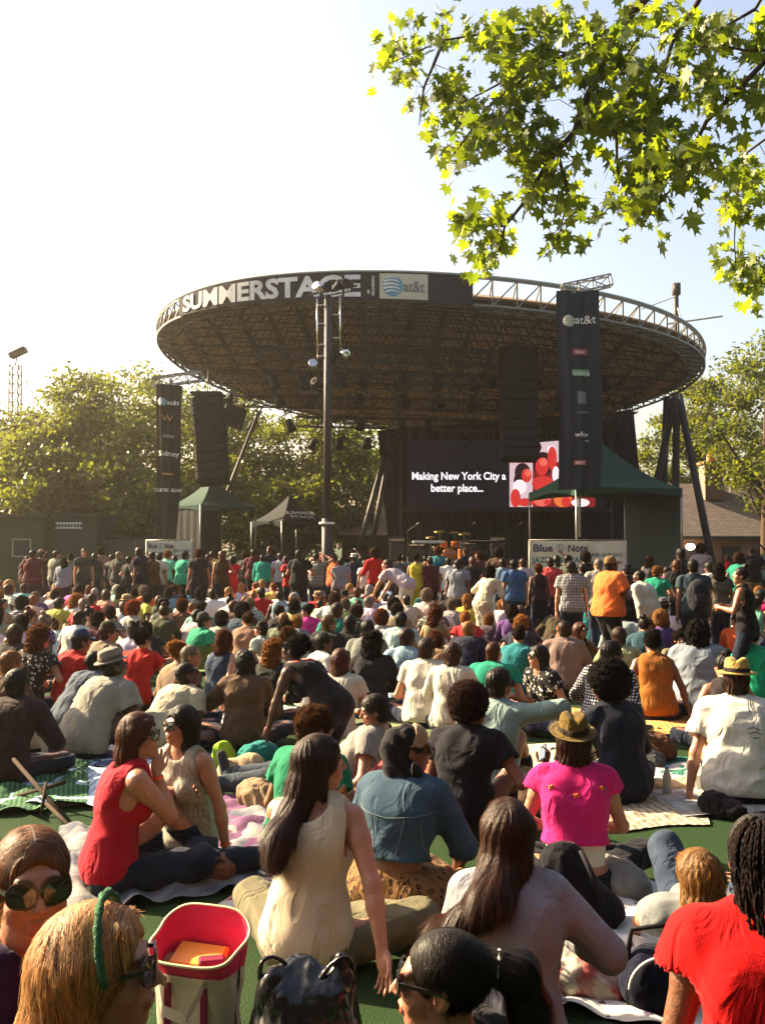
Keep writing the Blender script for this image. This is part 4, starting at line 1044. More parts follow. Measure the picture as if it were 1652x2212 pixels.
# legs
def steel_legs(name, lab, lines, d, w):
    lg = MBO(); base = at(lines[0][1][0], lines[0][1][1], d); base.z = 0; e = empty(name, base, 0, lab, 'support leg', None)
    for i, (a, b2, dd) in enumerate(lines):
        m = MBO(); A_, B_ = at(a[0], a[1], d), at(b2[0], b2[1], d + dd); t = -B_.z / (B_.z - A_.z) if abs(B_.z - A_.z) > .1 else 0; B2 = B_ + (B_ - A_) * t; m.tube([A_, B2], w, 10)
        m.build('leg', M_DSTEEL, e, True, base)
    return e
steel_legs('roof_support', 'dark steel tripod leg carrying the roof beside the shingled building', [((1461, 852), (1457, 1165), 0), ((1458, 852), (1416, 1050), .8), ((1465, 852), (1527, 1165), -1), ((1440, 858), (1432, 1040), 2)], 40.5, .16)
steel_legs('roof_support', 'pair of leaning steel legs between the black mast and the black backdrop', [((832, 985), (782, 1160), 0), ((838, 1000), (806, 1160), 1)], 42, .13)
steel_legs('roof_support', 'thin leaning steel strut between the hanging speaker stack and the mast', [((560, 888), (492, 1060), 0)], 37, .07)
ms = MBO(); b0 = at(1461, 700, 39.5); e = empty('roof_mast', b0, 0, 'stubby black mast sticking up above the right end of the stage roof', 'mast')
ms.tube([at(1463, 760, 39.5), at(1460, 700, 39.5), at(1459, 616, 39.5)], [.12, .12, .10], 8); ms.box(at(1460, 625, 39.5), (.28, .28, .5)); ms.build('post', M_DSTEEL, e, True, b0)
ms = MBO(); ms.tube([at(1385, 668, 37), at(1456, 642, 39.5)], .02, 5); ms.tube([at(1440, 700, 39), at(1560, 683, 38.5)], .035, 6); ms.tube([at(1462, 660, 39.5), at(1480, 730, 38)], .03, 5); ms.build('guy_wire', M_STEEL, e, False, b0)
# fascia
def fascia_pt(ph, v, out=.09): return rim(ph, 0, out).lerp(rim(ph, 1, out), v)
fb = MBO(); P0, P1 = ph_of(392), ph_of(1020)
fb.grid(lambda u, v: fascia_pt(P0 + (P1 - P0) * u, -.05 + v * 1.08), 60, 3); fb.grid(lambda u, v: fascia_pt(P1 - (P1 - P0) * u, -.05 + v * 1.08, .06), 60, 3)
f_o = fb.build('fascia_banner', plain('fascia_black', (.022, .022, .026), .8, var=.3), stage, False, O)
def arc_len(a, b):
    n = 40; return sum((rim(a + (b - a) * i / n, .5) - rim(a + (b - a) * (i + 1) / n, .5)).length for i in range(n))
def on_fascia(vs, pc, h, sxx=1.0, out=.11):
    """wrap flat letters around the rim, centred on angle pc"""
    r_ = []
    for x, y, z in vs:
        # angle whose arc from pc is x
        t = x * sxx / ((arc_len(pc, pc + .05)) / .05); r_.append(fascia_pt(pc + t, .5 + y / h, out + z))
    return r_
def fascia_text(txt, xa, xb, mat, hfrac=.86, bold=.03, name='lettering'):
    vs, fs = text_mesh(txt, 1.0, bold, .004); x0, x1 = min(v[0] for v in vs), max(v[0] for v in vs); y0, y1 = min(v[1] for v in vs), max(v[1] for v in vs)
    pa, pb = ph_of(xa), ph_of(xb)
    r_ = [fascia_pt(pa + (pb - pa) * (x - x0) / (x1 - x0), .5 + hfrac * ((y - y0) / (y1 - y0) - .5), .115 + z) for x, y, z in vs]; m = MBO(); m.add(r_, fs); return m.build(name, mat, stage, False, O)
fascia_text('SUMMERSTAGE', 402, 781, plain('worn_white', (.62, .62, .60), .7, var=.45, nscale=1.6), .84, .035)
vs, fs = text_mesh('PRESENTED', .3, .01); pa, pb = ph_of(801), ph_of(810); vs = [(-y, x, z) for x, y, z in vs]
fascia_rot = lambda vs, px, h=1: [fascia_pt(ph_of(px) + .025 * v[0] * 1.0 / .3 * .36, .5 + v[1] / 2.1, .115 + v[2]) for v in vs]
m = MBO(); vs = [(-x, y, z) for x, y, z in vs]; vs2 = [(y, -x, z) for x, y, z in text_mesh('PRESENTED', .3, .01)[0]]; m.add(fascia_rot(vs2, 807), text_mesh('PRESENTED', .3, .01)[1])
vs3, fs3 = text_mesh('BY', .3, .01); m.add(fascia_rot([(y, -x + (-.5), z) for x, y, z in vs3], 797), fs3); m.build('lettering', M_WHITE, stage, False, O)
pnl = MBO(); pa, pb = ph_of(821), ph_of(924); pnl.grid(lambda u, v: fascia_pt(pa + (pb - pa) * u, .03 + v * .94, .105), 16, 2); pnl.build('logo_panel', plain('cream_panel', (.50, .47, .36), .7, var=.25, nscale=1.4), stage, False, O)
def globe(fn, r, mat_b, mat_w, parent, org, name='logo', seed=0):
    """striped ball emblem: fn maps flat (x,y,z) to the surface"""
    m = MBO(); n = 28
    m.add([fn(0, 0, 0)] + [fn(r * cos(2 * pi * k / n), r * sin(2 * pi * k / n), 0) for k in range(n)], [(0, 1 + k, 1 + (k + 1) % n) for k in range(n)]); m.build(name, mat_b, parent, False, org)
    m = MBO()
    for yc, th, x0, x1 in ((.72, .09, -.62, .45), (.42, .13, -.86, .62), (.08, .15, -.97, .60), (-.26, .14, -.93, .72), (-.58, .11, -.72, .66)):
        nn = 10
        def c_(t, o):
            x = x0 + (x1 - x0) * t; y = yc + .16 * sin(t * pi) + o * (1 - .6 * t); q = sqrt(x * x + y * y)
            if q > .97: x, y = x * .97 / q, y * .97 / q
            return fn(x * r, y * r, .006)
        vs = [c_(i / nn, th) for i in range(nn + 1)] + [c_(i / nn, -th * .5) for i in range(nn + 1)]; m.add(vs, [(i + 1, i, nn + 1 + i, nn + 2 + i) for i in range(nn)])
    m.build('emblem_stripe', mat_w, parent, False, org)
M_LBLUE = plain('logo_blue', (.10, .24, .33), .6); M_LGREY = plain('logo_grey', (.12, .12, .13), .6)
phc = ph_of(849); globe(lambda x, y, z: fascia_pt(phc + x / 10.0, .5 + y / .78, .112 + z), .30, M_LBLUE, M_WHITE, stage, O)
fascia_text('at&t', 872, 917, M_LGREY, .40, .01)

# lamps hanging in the roof
def lamp_proto():
    e = empty('stage_light', (0, 0, 0)); m = MB(); m.lathe([(.001, .0), (.10, .0), (.13, .04), (.14, .30), (.165, .42), (.155, .42), (.13, .31), (.001, .28)], 14); h_ = m.build('lamp_housing', M_PLAST, e, True)
    k = MB(); k.bar((-.17, 0, .2), (-.17, 0, -.25), .03); k.bar((.17, 0, .2), (.17, 0, -.25), .03); k.bar((-.17, 0, -.25), (.17, 0, -.25), .03); k.bar((0, 0, -.25), (0, 0, -.55), .05); k.build('yoke', M_DSTEEL, e)
    return e
lp = lamp_proto(); rl = random.Random(8); first = True; cnt = 0
names_row = ['front', 'second', 'third', 'rear']
for ti, (yy, x0, x1, z0) in enumerate(LT):
    for k in range(11):
        x = x0 + (x1 - x0) * (k + .5) / 11 + rl.uniform(-.3, .3); e = lp if first else copy_tree(lp); first = False
        e.location = (x, yy + rl.uniform(-.2, .2), z0 - .55 - .1 * rl.random()); e.rotation_euler = (pi + rl.uniform(-.9, .3), rl.uniform(-.5, .5), 0)
        e.scale = (1.25,) * 3
        tag(e, 'black stage lamp hanging from the %s lighting truss inside the oval roof' % names_row[ti], 'stage light', 'stage lamps on the %s lighting truss' % names_row[ti])

# ------------------------------------------------------------------ deck, backdrop, screen
DK = 1.1
g = MB(); g.box((0, 0, 0), (20.5, 11.6, .15)); e = empty('stage_deck', (2.6, 41.2, DK - .08), 0, 'raised black stage platform with cloth skirt under the oval roof', 'stage'); g.build('deck', M_PLAST, e)
g = MB(); g.grid(lambda u, v: (-10.2 + 20.4 * u, -5.83 + .05 * sin(u * 260), -1.0 + v * .93), 200, 1); g.build('skirt', M_BLACK, e)
bd = MB()
yb = 44.0; pts = [at(815, 930, yb), at(1402, 885, yb), at(1398, 1165, yb), at(842, 1165, yb)]
pl_, pr_, bot_ = pts[0], pts[1], DK
fr = lambda u, v: Vector((pts[3].x + (pts[0].x - pts[3].x) * v + (pts[2].x - pts[3].x) * u, yb + .10 * sin(u * 90) + .04 * sin(u * 210 + 3 * v), bot_ + v * ((pl_.z) * (1 - u) + (pr_.z) * u - bot_)))
bd.grid(fr, 160, 6); bd.grid(lambda u, v: fr(1 - u, v) + Vector((0, .06, 0)), 160, 6); o = bd.build('backdrop_curtain', M_BLACK); tag(o, 'full-height black curtain closing the back of the stage', 'curtain')
ys = 42.6; A_, B_ = at(884, 950, ys), at(1306, 1100, ys); e = empty('video_screen', ((A_.x + B_.x) / 2, ys, B_.z), 0, 'large dark video wall showing white words and a red family picture', 'screen'); E0 = e.location.copy()
g = MBO(); g.box(((A_.x + B_.x) / 2, ys + .12, (A_.z + B_.z) / 2), (B_.x - A_.x, .2, A_.z - B_.z)); g.build('screen_panel', emit('screen_dark', (.012, .010, .022), .10), e, False, E0)
mW = emit('screen_white', (1, .93, .95), .24)
def scr_poly(pp, mat, name, dy=.0):
    m = MBO(); m.add([at(x, y, ys - dy) for x, y in pp], [tuple(range(len(pp)))]); return m.build(name, mat, e, False, E0)
for t_, cx, cy, w in (('Making New York City a', 991, 1029, 203), ('better place...', 987, 1055, 113)):
    vs, fs = text_mesh(t_, 1, .028, .01); x0, x1 = min(v[0] for v in vs), max(v[0] for v in vs); k = (w / 2000 * ys) / (x1 - x0); c = at(cx, cy, ys - .02); m = MBO(); m.add([(c.x + (x - (x0 + x1) / 2) * k, c.y, c.z + y * k * 1.12) for x, y, z in vs], fs); m.build('caption', mW, e, False, E0)
mP = {k: emit('picture_' + k, c, s * .27) for k, c, s in (('pale', (.75, .55, .60), .8), ('skin', (.70, .04, .035), .8), ('lskin', (.9, .16, .12), .8), ('hair', (.03, .008, .012), .6), ('white', (1, .85, .88), .85), ('deep', (.30, .015, .02), .7), ('teal', (.25, .45, .5), .6), ('orange', (.9, .2, .05), .8))}
scr_poly([(1100, 1095), (1100, 998), (1285, 998), (1285, 1095)][::-1], mP['deep'], 'picture', .01); scr_poly([(1148, 998), (1148, 957), (1206, 952), (1206, 998)][::-1], mP['pale'], 'picture', .01)
def scr_ell(cx, cy, rx, ry, k, dy, n=18): scr_poly([(cx + rx * cos(2 * pi * i / n), cy + ry * sin(2 * pi * i / n)) for i in range(n)][::-1], mP[k], 'picture', dy)
scr_poly([(1100, 1095), (1100, 1000), (1150, 1000), (1150, 1095)][::-1], mP['pale'], 'picture', .015)
for a_ in ((1128, 1020, 17, 20, 'hair', .02), (1117, 1038, 8, 14, 'hair', .02), (1137, 1027, 11, 15, 'skin', .025), (1140, 1022, 7, 8, 'lskin', .028), (1122, 1052, 15, 16, 'white', .022), (1113, 1076, 11, 20, 'skin', .024), (1135, 1085, 18, 9, 'skin', .026),
           (1172, 1002, 22, 26, 'hair', .018), (1170, 1008, 14, 20, 'skin', .024), (1173, 998, 9, 9, 'lskin', .027), (1192, 990, 10, 26, 'skin', .02), (1200, 1025, 8, 18, 'white', .021), (1172, 1044, 24, 16, 'skin', .017), (1170, 1078, 20, 16, 'lskin', .026), (1165, 1074, 9, 6, 'skin', .03), (1182, 1085, 8, 6, 'skin', .03), (1215, 1078, 20, 18, 'orange', .019), (1222, 1084, 10, 12, 'skin', .022), (1253, 1086, 20, 9, 'white', .02), (1160, 966, 9, 12, 'hair', .016), (1190, 970, 9, 8, 'white', .016)): scr_ell(*a_)
g = MBO(); g.bar((A_.x - .4, ys, A_.z), (A_.x - .4, ys, DK), .08); g.bar((B_.x + .3, ys, A_.z), (B_.x + .3, ys, DK), .08); g.bar((A_.x - .4, ys + .2, B_.z - .05), (B_.x + .3, ys + .2, B_.z - .05), .1); g.build('stand', M_DSTEEL, e, False, E0)
# floor monitors, amps, drum kit, keyboards
def amp(px, d, w, h, lab):
    b0 = at(px, 1230, d); e = empty('amplifier', (b0.x, d, DK), 0, lab, 'amplifier', 'amplifiers on the stage'); g = MB(); g.box((0, 0, h / 2 + .02), (w, .35, h), None, .03); g.build('cabinet', M_PLAST, e)
    g = MB(); g.box((0, -.185, h * .42), (w * .88, .02, h * .7), None, .01); g.build('grille', plain('grille_cloth', (.07, .065, .06), .8, bump=.6, bscale=200), e)
    g = MB(); g.box((0, -.19, h * .9), (w * .86, .025, h * .1)); [g.ball((-w * .3 + w * .12 * k, -.21, h * .9), .015, 6) for k in range(6)]; g.build('control_strip', M_CHROME, e); g = MB(); g.tube([(-.12, 0, h + .02), (-.1, 0, h + .06), (.1, 0, h + .06), (.12, 0, h + .02)], .012, 6); g.build('handle', M_DSTEEL, e)
amp(858, 40.5, .7, 1.05, 'black amplifier with chrome strip, first from the leaning legs'); amp(900, 41, .75, .8, 'squat black amplifier beside the tall one near the leaning legs'); amp(1010, 41, .7, .9, 'black amplifier standing behind the drum kit'); amp(1075, 40.5, .65, 1.1, 'tall amplifier at the screen picture end of the band gear'); amp(700, 40, .8, .8, 'black speaker cabinet beside the foot of the black mast')
def drum_kit(px, d):
    b0 = at(px, 1200, d); e = empty('drum_kit', (b0.x, d, DK), 0, 'drum kit with orange drum and brass cymbals at centre stage', 'drum kit')
    def drum(nm, c, r, h, M, mat): g = MB(); g.lathe([(.001, 0), (r, 0), (r * 1.03, .01), (r, .03), (r, h - .03), (r * 1.03, h - .01), (r, h), (.001, h)], 20, c, M); return g.build(nm, mat, e, True)
    mo = plain('orange_lacquer', (.50, .13, .02), .25, coat=.5); drum('bass_drum', (0, -.2, .3), .29, .4, Matrix.Rotation(pi / 2, 3, 'X'), mo); drum('tom_drum', (.28, -.1, .65), .17, .24, Matrix.Rotation(.3, 3, 'X'), mo); drum('tom_drum', (-.2, -.1, .65), .15, .22, Matrix.Rotation(.3, 3, 'X'), mo); drum('floor_tom', (.62, .1, .12), .21, .42, Matrix.Identity(3), mo); drum('snare_drum', (-.5, .1, .5), .18, .14, Matrix.Identity(3), M_CHROME)
    for x, y, z, r in ((-.75, 0, 1.05, .2), (.7, .1, 1.2, .26), (-.35, .3, 1.3, .24), (.3, .35, 1.25, .22)):
        g = MB(); g.lathe([(.001, .025), (.04, .022), (r, 0), (r, -.003), (.001, .018)], 20, (x, y, z), Matrix.Rotation(.25, 3, 'X')); g.build('cymbal', plain('brass', (.45, .30, .09), .3, .9), e, True)
        g = MB(); g.tube([(x, y, z), (x, y, .5)], .012, 5); [g.tube([(x, y, .5), (x + .25 * cos(a), y + .25 * sin(a), .01)], .01, 5) for a in (0, 2.1, 4.2)]; g.build('cymbal_stand', M_CHROME, e)
drum_kit(968, 39.5)
def keyboard(px, d, lab, c):
    b0 = at(px, 1200, d); e = empty('keyboard', (b0.x, d, DK), 0, lab, 'keyboard', 'keyboards on the stage'); g = MB(); g.box((0, 0, .85), (1.3, .35, .1), None, .02); g.build('case', c, e); g = MB()
    for k in range(28): g.box((-.56 + k * .0415, -.06, .907), (.037, .2, .015))
    g.build('keys', M_WHITE, e); g = MB(); g.bar((-.5, 0, .02), (.5, 0, .8), .04); g.bar((.5, 0, .02), (-.5, 0, .8), .04); g.bar((-.5, -.2, .02), (-.5, .2, .02), .04); g.bar((.5, -.2, .02), (.5, .2, .02), .04); g.build('stand', M_DSTEEL, e)
keyboard(925, 38.2, 'pale keyboard on a crossed stand before the drum kit', M_WHITE); keyboard(1045, 38.4, 'black keyboard on a crossed stand beside the drum kit', M_PLAST)
for px, d, lab in ((880, 37.6, 'microphone stand closest to the leaning steel legs'), (1000, 37.4, 'microphone stand in front of the drum kit'), (1100, 37.8, 'microphone stand beneath the screen picture')):
    b0 = at(px, 1200, d); e = empty('microphone_stand', (b0.x, d, DK), 0, lab, 'microphone stand', 'microphone stands on the stage'); g = MB(); g.tube([(0, 0, .02), (0, 0, 1.3)], .012, 6); [g.tube([(0, 0, .25), (.3 * cos(a), .3 * sin(a), .01)], .01, 5) for a in (.5, 2.6, 4.7)]; g.tube([(0, 0, 1.3), (.35, -.25, 1.55)], .01, 5); g.build('pole', M_DSTEEL, e); g = MB(); g.tube([(.35, -.25, 1.55), (.42, -.3, 1.6)], [.014, .02], 8); g.ball((.44, -.31, 1.62), .03, 8); g.build('microphone', M_CHROME, e, True)

# ------------------------------------------------------------------ line arrays
def line_array(px0, px1, py0, d, n, lab, curve, ch=.36):
    T = at((px0 + px1) / 2, py0, d); w = (px1 - px0) / 2000 * d; e = empty('line_array', T, 0, lab, 'speaker stack', None); p = Vector((0, 0, 0)); a = 0
    for i in range(n):
        a = curve * (i / n) ** 1.6; M = Matrix.Rotation(a, 3, 'X'); M = Matrix.Rotation(-.09 if px0 < 800 else 0, 3, 'Y') @ M
        g = MB(); g.box((0, 0, 0), (w, .75, ch * .93), M, .03); [g.box(M @ Vector((s_ * w * .27, -.385, 0)), (w * .36, .03, ch * .7), M, .01) for s_ in (-1, 1)]; [g.box(M @ Vector((s_ * w * .5, -.2, 0)), (.04, .12, ch * 1.02), M) for s_ in (-1, 1)]
        c = g.build('speaker_cabinet', M_PLAST, e); p = p + M @ Vector((0, 0, -ch / 2)); c.location = p; p = p + M @ Vector((0, 0, -ch / 2))
    g = MB(); g.box((0, 0, .1), (w * 1.02, 1.0, .08)); g.tube([(0, 0, .1), (0, 0, 1.0)], .02, 5); g.tube([(-.3, 0, .1), (0, 0, .7)], .015, 5); g.tube([(.3, 0, .1), (0, 0, .7)], .015, 5); g.build('hanging_frame', M_DSTEEL, e); return e
line_array(417, 482, 858, 33, 9, 'curved brown-black speaker stack hanging above the left green tent', -.35, .35)
line_array(1078, 1158, 762, 33.5, 11, 'tall black speaker stack hanging in front of the video screen', -.25, .36)
g = empty('hanging_speaker', at(505, 900, 36), 0, 'single dark speaker box hanging beside the curved speaker stack', 'speaker'); q = MB(); q.box((0, 0, 0), (.8, .6, .8), Matrix.Rotation(.3, 3, 'Y'), .05); q.build('cabinet', M_PLAST, g); q = MB(); q.tube([(0, 0, .4), (.05, 0, 1.7)], .02, 5); q.build('chain', M_DSTEEL, g)

# ------------------------------------------------------------------ tall banners
def tall_banner(pl, d, mat, lab, deco, lean=0):
    """pl: (x_left_top, x_right_top, y_top, x_left_bot, x_right_bot, y_bot)"""
    a, b2, c, d2 = at(pl[0], pl[2], d), at(pl[1], pl[2] + (6 if d > 28 else 0), d), at(pl[4], pl[5], d), at(pl[3], pl[5], d); org = d2.copy(); e = empty('tall_banner', org, 0, lab, 'banner')
    def f(u, v, o=0): p = (d2.lerp(c, u)).lerp(a.lerp(b2, u), v); return Vector((p.x + .05 * sin(v * 5), d + .05 * sin(u * 9 + v * 3) + .03 * sin(u * 21) - o, p.z)) 
    m = MBO(); m.grid(f, 24, 40); m.grid(lambda u, v: f(1 - u, v, -.02), 24, 40); m.build('cloth', mat, e, True, org)
    for kind, u, v, s, mt in deco:
        if kind == 'globe': globe(lambda x, y, z: f(u + x / (c - d2).length, v + y / (a - d2).length, .03 + z), s, mt, M_WHITE, e, org)
        elif kind == 'box': m = MBO(); w = s[0]; h = s[1]; W_ = (c - d2).length; H_ = (a - d2).length; m.grid(lambda x, y: f(u + (x - .5) * w / W_, v + (y - .5) * h / H_, .03), 4, 1); m.build('logo_patch', mt, e, False, org)
        else:
            vs, fs = text_mesh(kind, s, .008 * s, .002); W_ = (c - d2).length; H_ = (a - d2).length; m = MBO(); m.add([f(u + x / W_, v + y / H_, .05 + z) for x, y, z in vs], fs); m.build('lettering', mt, e, False, org)
    return e, a, b2
mR = plain('logo_red', (.42, .05, .07), .6); mG = plain('logo_green', (.10, .32, .14), .6); mDG = plain('logo_dim', (.16, .17, .19), .7); mY = plain('logo_yellow', (.40, .38, .22), .6); mTan = plain('logo_tan', (.30, .19, .09), .7)
e, a, b2 = tall_banner((1205, 1297, 628, 1205, 1297, 1058), 25.5, M_BANNER, 'tall navy banner with white letters and small coloured logos hung before the screen', [
 ('globe', .28, .845, .17, mY), ('at&t', .66, .85, .33, M_WHITE), ('box', .52, .69, (.42, .16), mR), ('bank', .52, .69, .14, M_WHITE), ('box', .52, .585, (.48, .18), mG), ('metro', .52, .583, .2, M_WHITE), ('box', .52, .46, (.24, .34), mDG), ('SUMMER', .52, .385, .09, mDG), ('wfuv', .5, .275, .2, M_WHITE), ('.org', .62, .245, .09, M_WHITE), ('box', .48, .135, (.34, .12), mR), ('NYC', .48, .133, .12, M_WHITE)])
m = MBO(); box_truss(m, at(1215, 628, 25.7), at(1318, 606, 25.7), .3, .025, .35); m.bar(at(1251, 620, 26), at(1251, 1160, 26), .06); m.build('top_truss', M_STEEL, e, False, e.location)
e, a, b2 = tall_banner((342, 398, 828, 333, 380, 1165), 30, M_BANNERB, 'narrow brown banner with faded white logos beside the left green tent', [
 ('globe', .24, .885, .13, M_LBLUE), ('at&t', .68, .883, .21, M_WHITE), ('W', .45, .78, .3, mTan), ('box', .5, .665, (.3, .1), mDG), ('Sidney', .5, .55, .24, M_WHITE), ('box', .45, .42, (.3, .06), mTan), ('GLOBE BEAR', .5, .315, .15, M_WHITE)])
m = MBO(); box_truss(m, at(335, 826, 30.2), at(438, 812, 30.2), .3, .03, .4); m.bar(at(370, 820, 30.3), Vector((at(360, 900, 30.3).x, 30.3, 0)), .1); m.build('top_truss', M_STEEL, e, False, e.location)

# ------------------------------------------------------------------ follow-spot mast
b0 = at(708, 1190, 26); b0.z = 0; e = empty('lighting_mast', b0, 0, 'tall thin black mast with lamp bar on top standing among the crowd', 'lighting mast')
def P_(x, y, d=26): return Vector((at(x, y, d).x, d, at(x, y, d).z))
g = MBO(); g.tube([Vector((P_(706, 1190).x, 26, 0)), P_(706, 1120)], .14, 14); g.tube([P_(706, 1130), P_(709, 640)], .105, 14); g.build('pole', M_DSTEEL, e, True, b0)
g = MBO(); g.lathe([(.11, -.06), (.22, -.06), (.22, .0), (.11, .0)], 16, P_(706, 1128)); g.build('collar', M_WHITE, e, True, b0)
g = MBO(); g.tube([P_(685, 640), P_(686, 775)], .028, 6); [g.tube([P_(686, y), P_(706, y - 2)], .02, 5) for y in (660, 700, 745, 770)]; g.tube([P_(735, 640), P_(735, 760)], .024, 6); [g.tube([P_(735, y), P_(712, y)], .02, 5) for y in (680, 730)]; g.build('ladder_frame', M_CHROME, e, True, b0)
g = MBO(); g.bar(P_(665, 637), P_(772, 617), .05); g.bar(P_(668, 645), P_(765, 628), .03); g.build('cross_bar', M_DSTEEL, e, False, b0)
for k, (x, y) in enumerate(((690, 622), (708, 620), (730, 618), (752, 612), (677, 790), (742, 765), (686, 828), (742, 825), (722, 770))):
    g = MBO(); c = P_(x, y, 25.8 + .1 * (k % 3)); M = Matrix.Rotation(1.2 + .5 * (k % 2), 3, 'X') @ Matrix.Rotation(.6 * (k % 3 - 1), 3, 'Y') * 1.3; g.lathe([(.001, -.14), (.06, -.13), (.085, -.02), (.10, .12), (.09, .13), (.001, .09)], 12, c, M); g.tube([c, c + Vector((0, 0, -.2 if y < 700 else .12)), c + Vector((.06 if x < 706 else -.06, 0, -.2 if y < 700 else .16))], .012, 5); g.build('lamp', M_CHROME if k in (0, 4, 5) else M_PLAST, e, True, b0)
# far light tower
b0 = at(34, 1000, 51); b0.z = 0; e = empty('floodlight_tower', b0, 0, 'slim truss tower with tilted floodlight at the far sunny edge', 'light tower'); g = MBO(); box_truss(g, (b0.x, 51, 0), at(34, 790, 51), .5, .03, .5); g.build('truss', M_DSTEEL, e, False, b0)
g = MBO(); g.box(at(40, 762, 51), (.95, .5, .32), Matrix.Rotation(-.45, 3, 'Y'), .03); g.bar(at(34, 790, 51), at(38, 765, 51), .05); g.build('floodlight', M_PLAST, e, False, b0)

# ------------------------------------------------------------------ tents
def pop_tent(name, cx, cy, zb, ze, zp, w, yaw, mat, lab, wall=(), open_front=True, text=None, walls=M_TENTD):
    e = empty(name, (cx, cy, 0), yaw, lab, 'tent'); g = MB(); h = w / 2; n = 10; C4 = [(-h, -h), (h, -h), (h, h), (-h, h)]
    for k in range(4):
        a, b2 = Vector((*C4[k], ze)), Vector((*C4[(k + 1) % 4], ze)); top = Vector((0, 0, zp))
        def f(u, v, a=a, b2=b2, top=top): 
            p = a.lerp(b2, u); q = p.lerp(top, v); sag = (zp - ze) * (v - v ** 1.9) * .55 * (1 if v < 1 else 0); return Vector((q.x, q.y, q.z - sag + .0 - .10 * sin(pi * u) * (1 - v) ** 2 * 0))
        g.grid(f, 8, n)
        g.grid(lambda u, v, a=a, b2=b2: a.lerp(b2, u) + Vector((0, 0, -.26 * (1 - v) + (.16 * sin(pi * u) * (1 - v)))), 10, 2)
    g.build('canopy', mat, e, True)
    g = MB(); g.ball((0, 0, zp - .05), .06, 8); g.build('finial', mat, e, True)
    for x, y in C4: g = MB(); g.tube([(x * .985, y * .985, zb), (x * .985, y * .985, ze)], .03, 8); g.build('pole', M_STEEL, e, True)
    for k in wall:
        a, b2 = Vector((*C4[k], 0)) * .97, Vector((*C4[(k + 1) % 4], 0)) * .97; d_ = (b2 - a).normalized(); nn = Vector((-d_.y, d_.x, 0)); g = MB(); g.grid(lambda u, v: a.lerp(b2, u) + nn * (.02 * sin(u * 30) * (1 - .5 * v)) + Vector((0, 0, zb + v * (ze - .1 - zb))), 60, 3); g.build('side_wall', walls, e, True)
    if zb > .3:
        g = MB(); g.box((0, 0, zb - .06), (w * 1.05, w * 1.05, .12)); [g.box((x * .97, y * .97, (zb - .12) / 2), (.12, .12, zb - .12)) for x, y in C4]; g.build('platform', M_PLAST, e)
    if text:
        for sd in (0, 1):
            a, b2 = Vector((*C4[sd], ze)), Vector((*C4[(sd + 1) % 4], ze)); top = Vector((0, 0, zp)); vs = []; fs = []
            for ln, (t_, yy) in enumerate(text):
                v_, f_ = text_mesh(t_, .42, .012, .001); k0 = len(vs); vs += [(x, y + yy, z) for x, y, z in v_]; fs += [tuple(i + k0 for i in q) for q in f_]
            L_ = (b2 - a).length; r_ = []
            for x, y, z in vs:
                v = .30 + y / 2.4; q = a.lerp(b2, .5 + x / L_ / (1 - v) * .9).lerp(top, v); q.z -= (zp - ze) * (v - v ** 1.9) * .55; nn = (b2 - a).cross(Vector((0, 0, 1))).normalized(); r_.append(q + nn * .03 + Vector((0, 0, .05)))
            m = MB(); m.add(r_, fs); m.build('lettering', M_WHITE, e)
    return e
c = at(452, 1085, 35); zT = at(443, 1030, 35).z
pop_tent('canopy_tent', c.x, 35.5, 1.15, 3.30, zT, 2.45, radians(42), M_TENTG, 'green peaked canopy tent below the curved speaker stack', (3, 2), walls=M_TENTD)
c = at(1300, 1055, 27.5); zT = at(1304, 955, 27.5).z
pop_tent('canopy_tent', c.x, 27.5, 1.1, 3.45, zT, 3.3, radians(14), M_TENTG, 'green peaked canopy tent with dark side walls below the navy banner', (1,), walls=plain('dark_green_canvas', (.018, .03, .032), .8, bump=.4, bscale=5))
c = at(625, 1115, 37)
pop_tent('canopy_tent', c.x, 37, 1.0, 2.75, at(630, 1078, 37).z + .15, 2.2, radians(40), M_TENTD, 'black pop-up canopy with white block lettering beside the mast', (), text=(('SUMMER', .22), ('STAGE', -.22)))
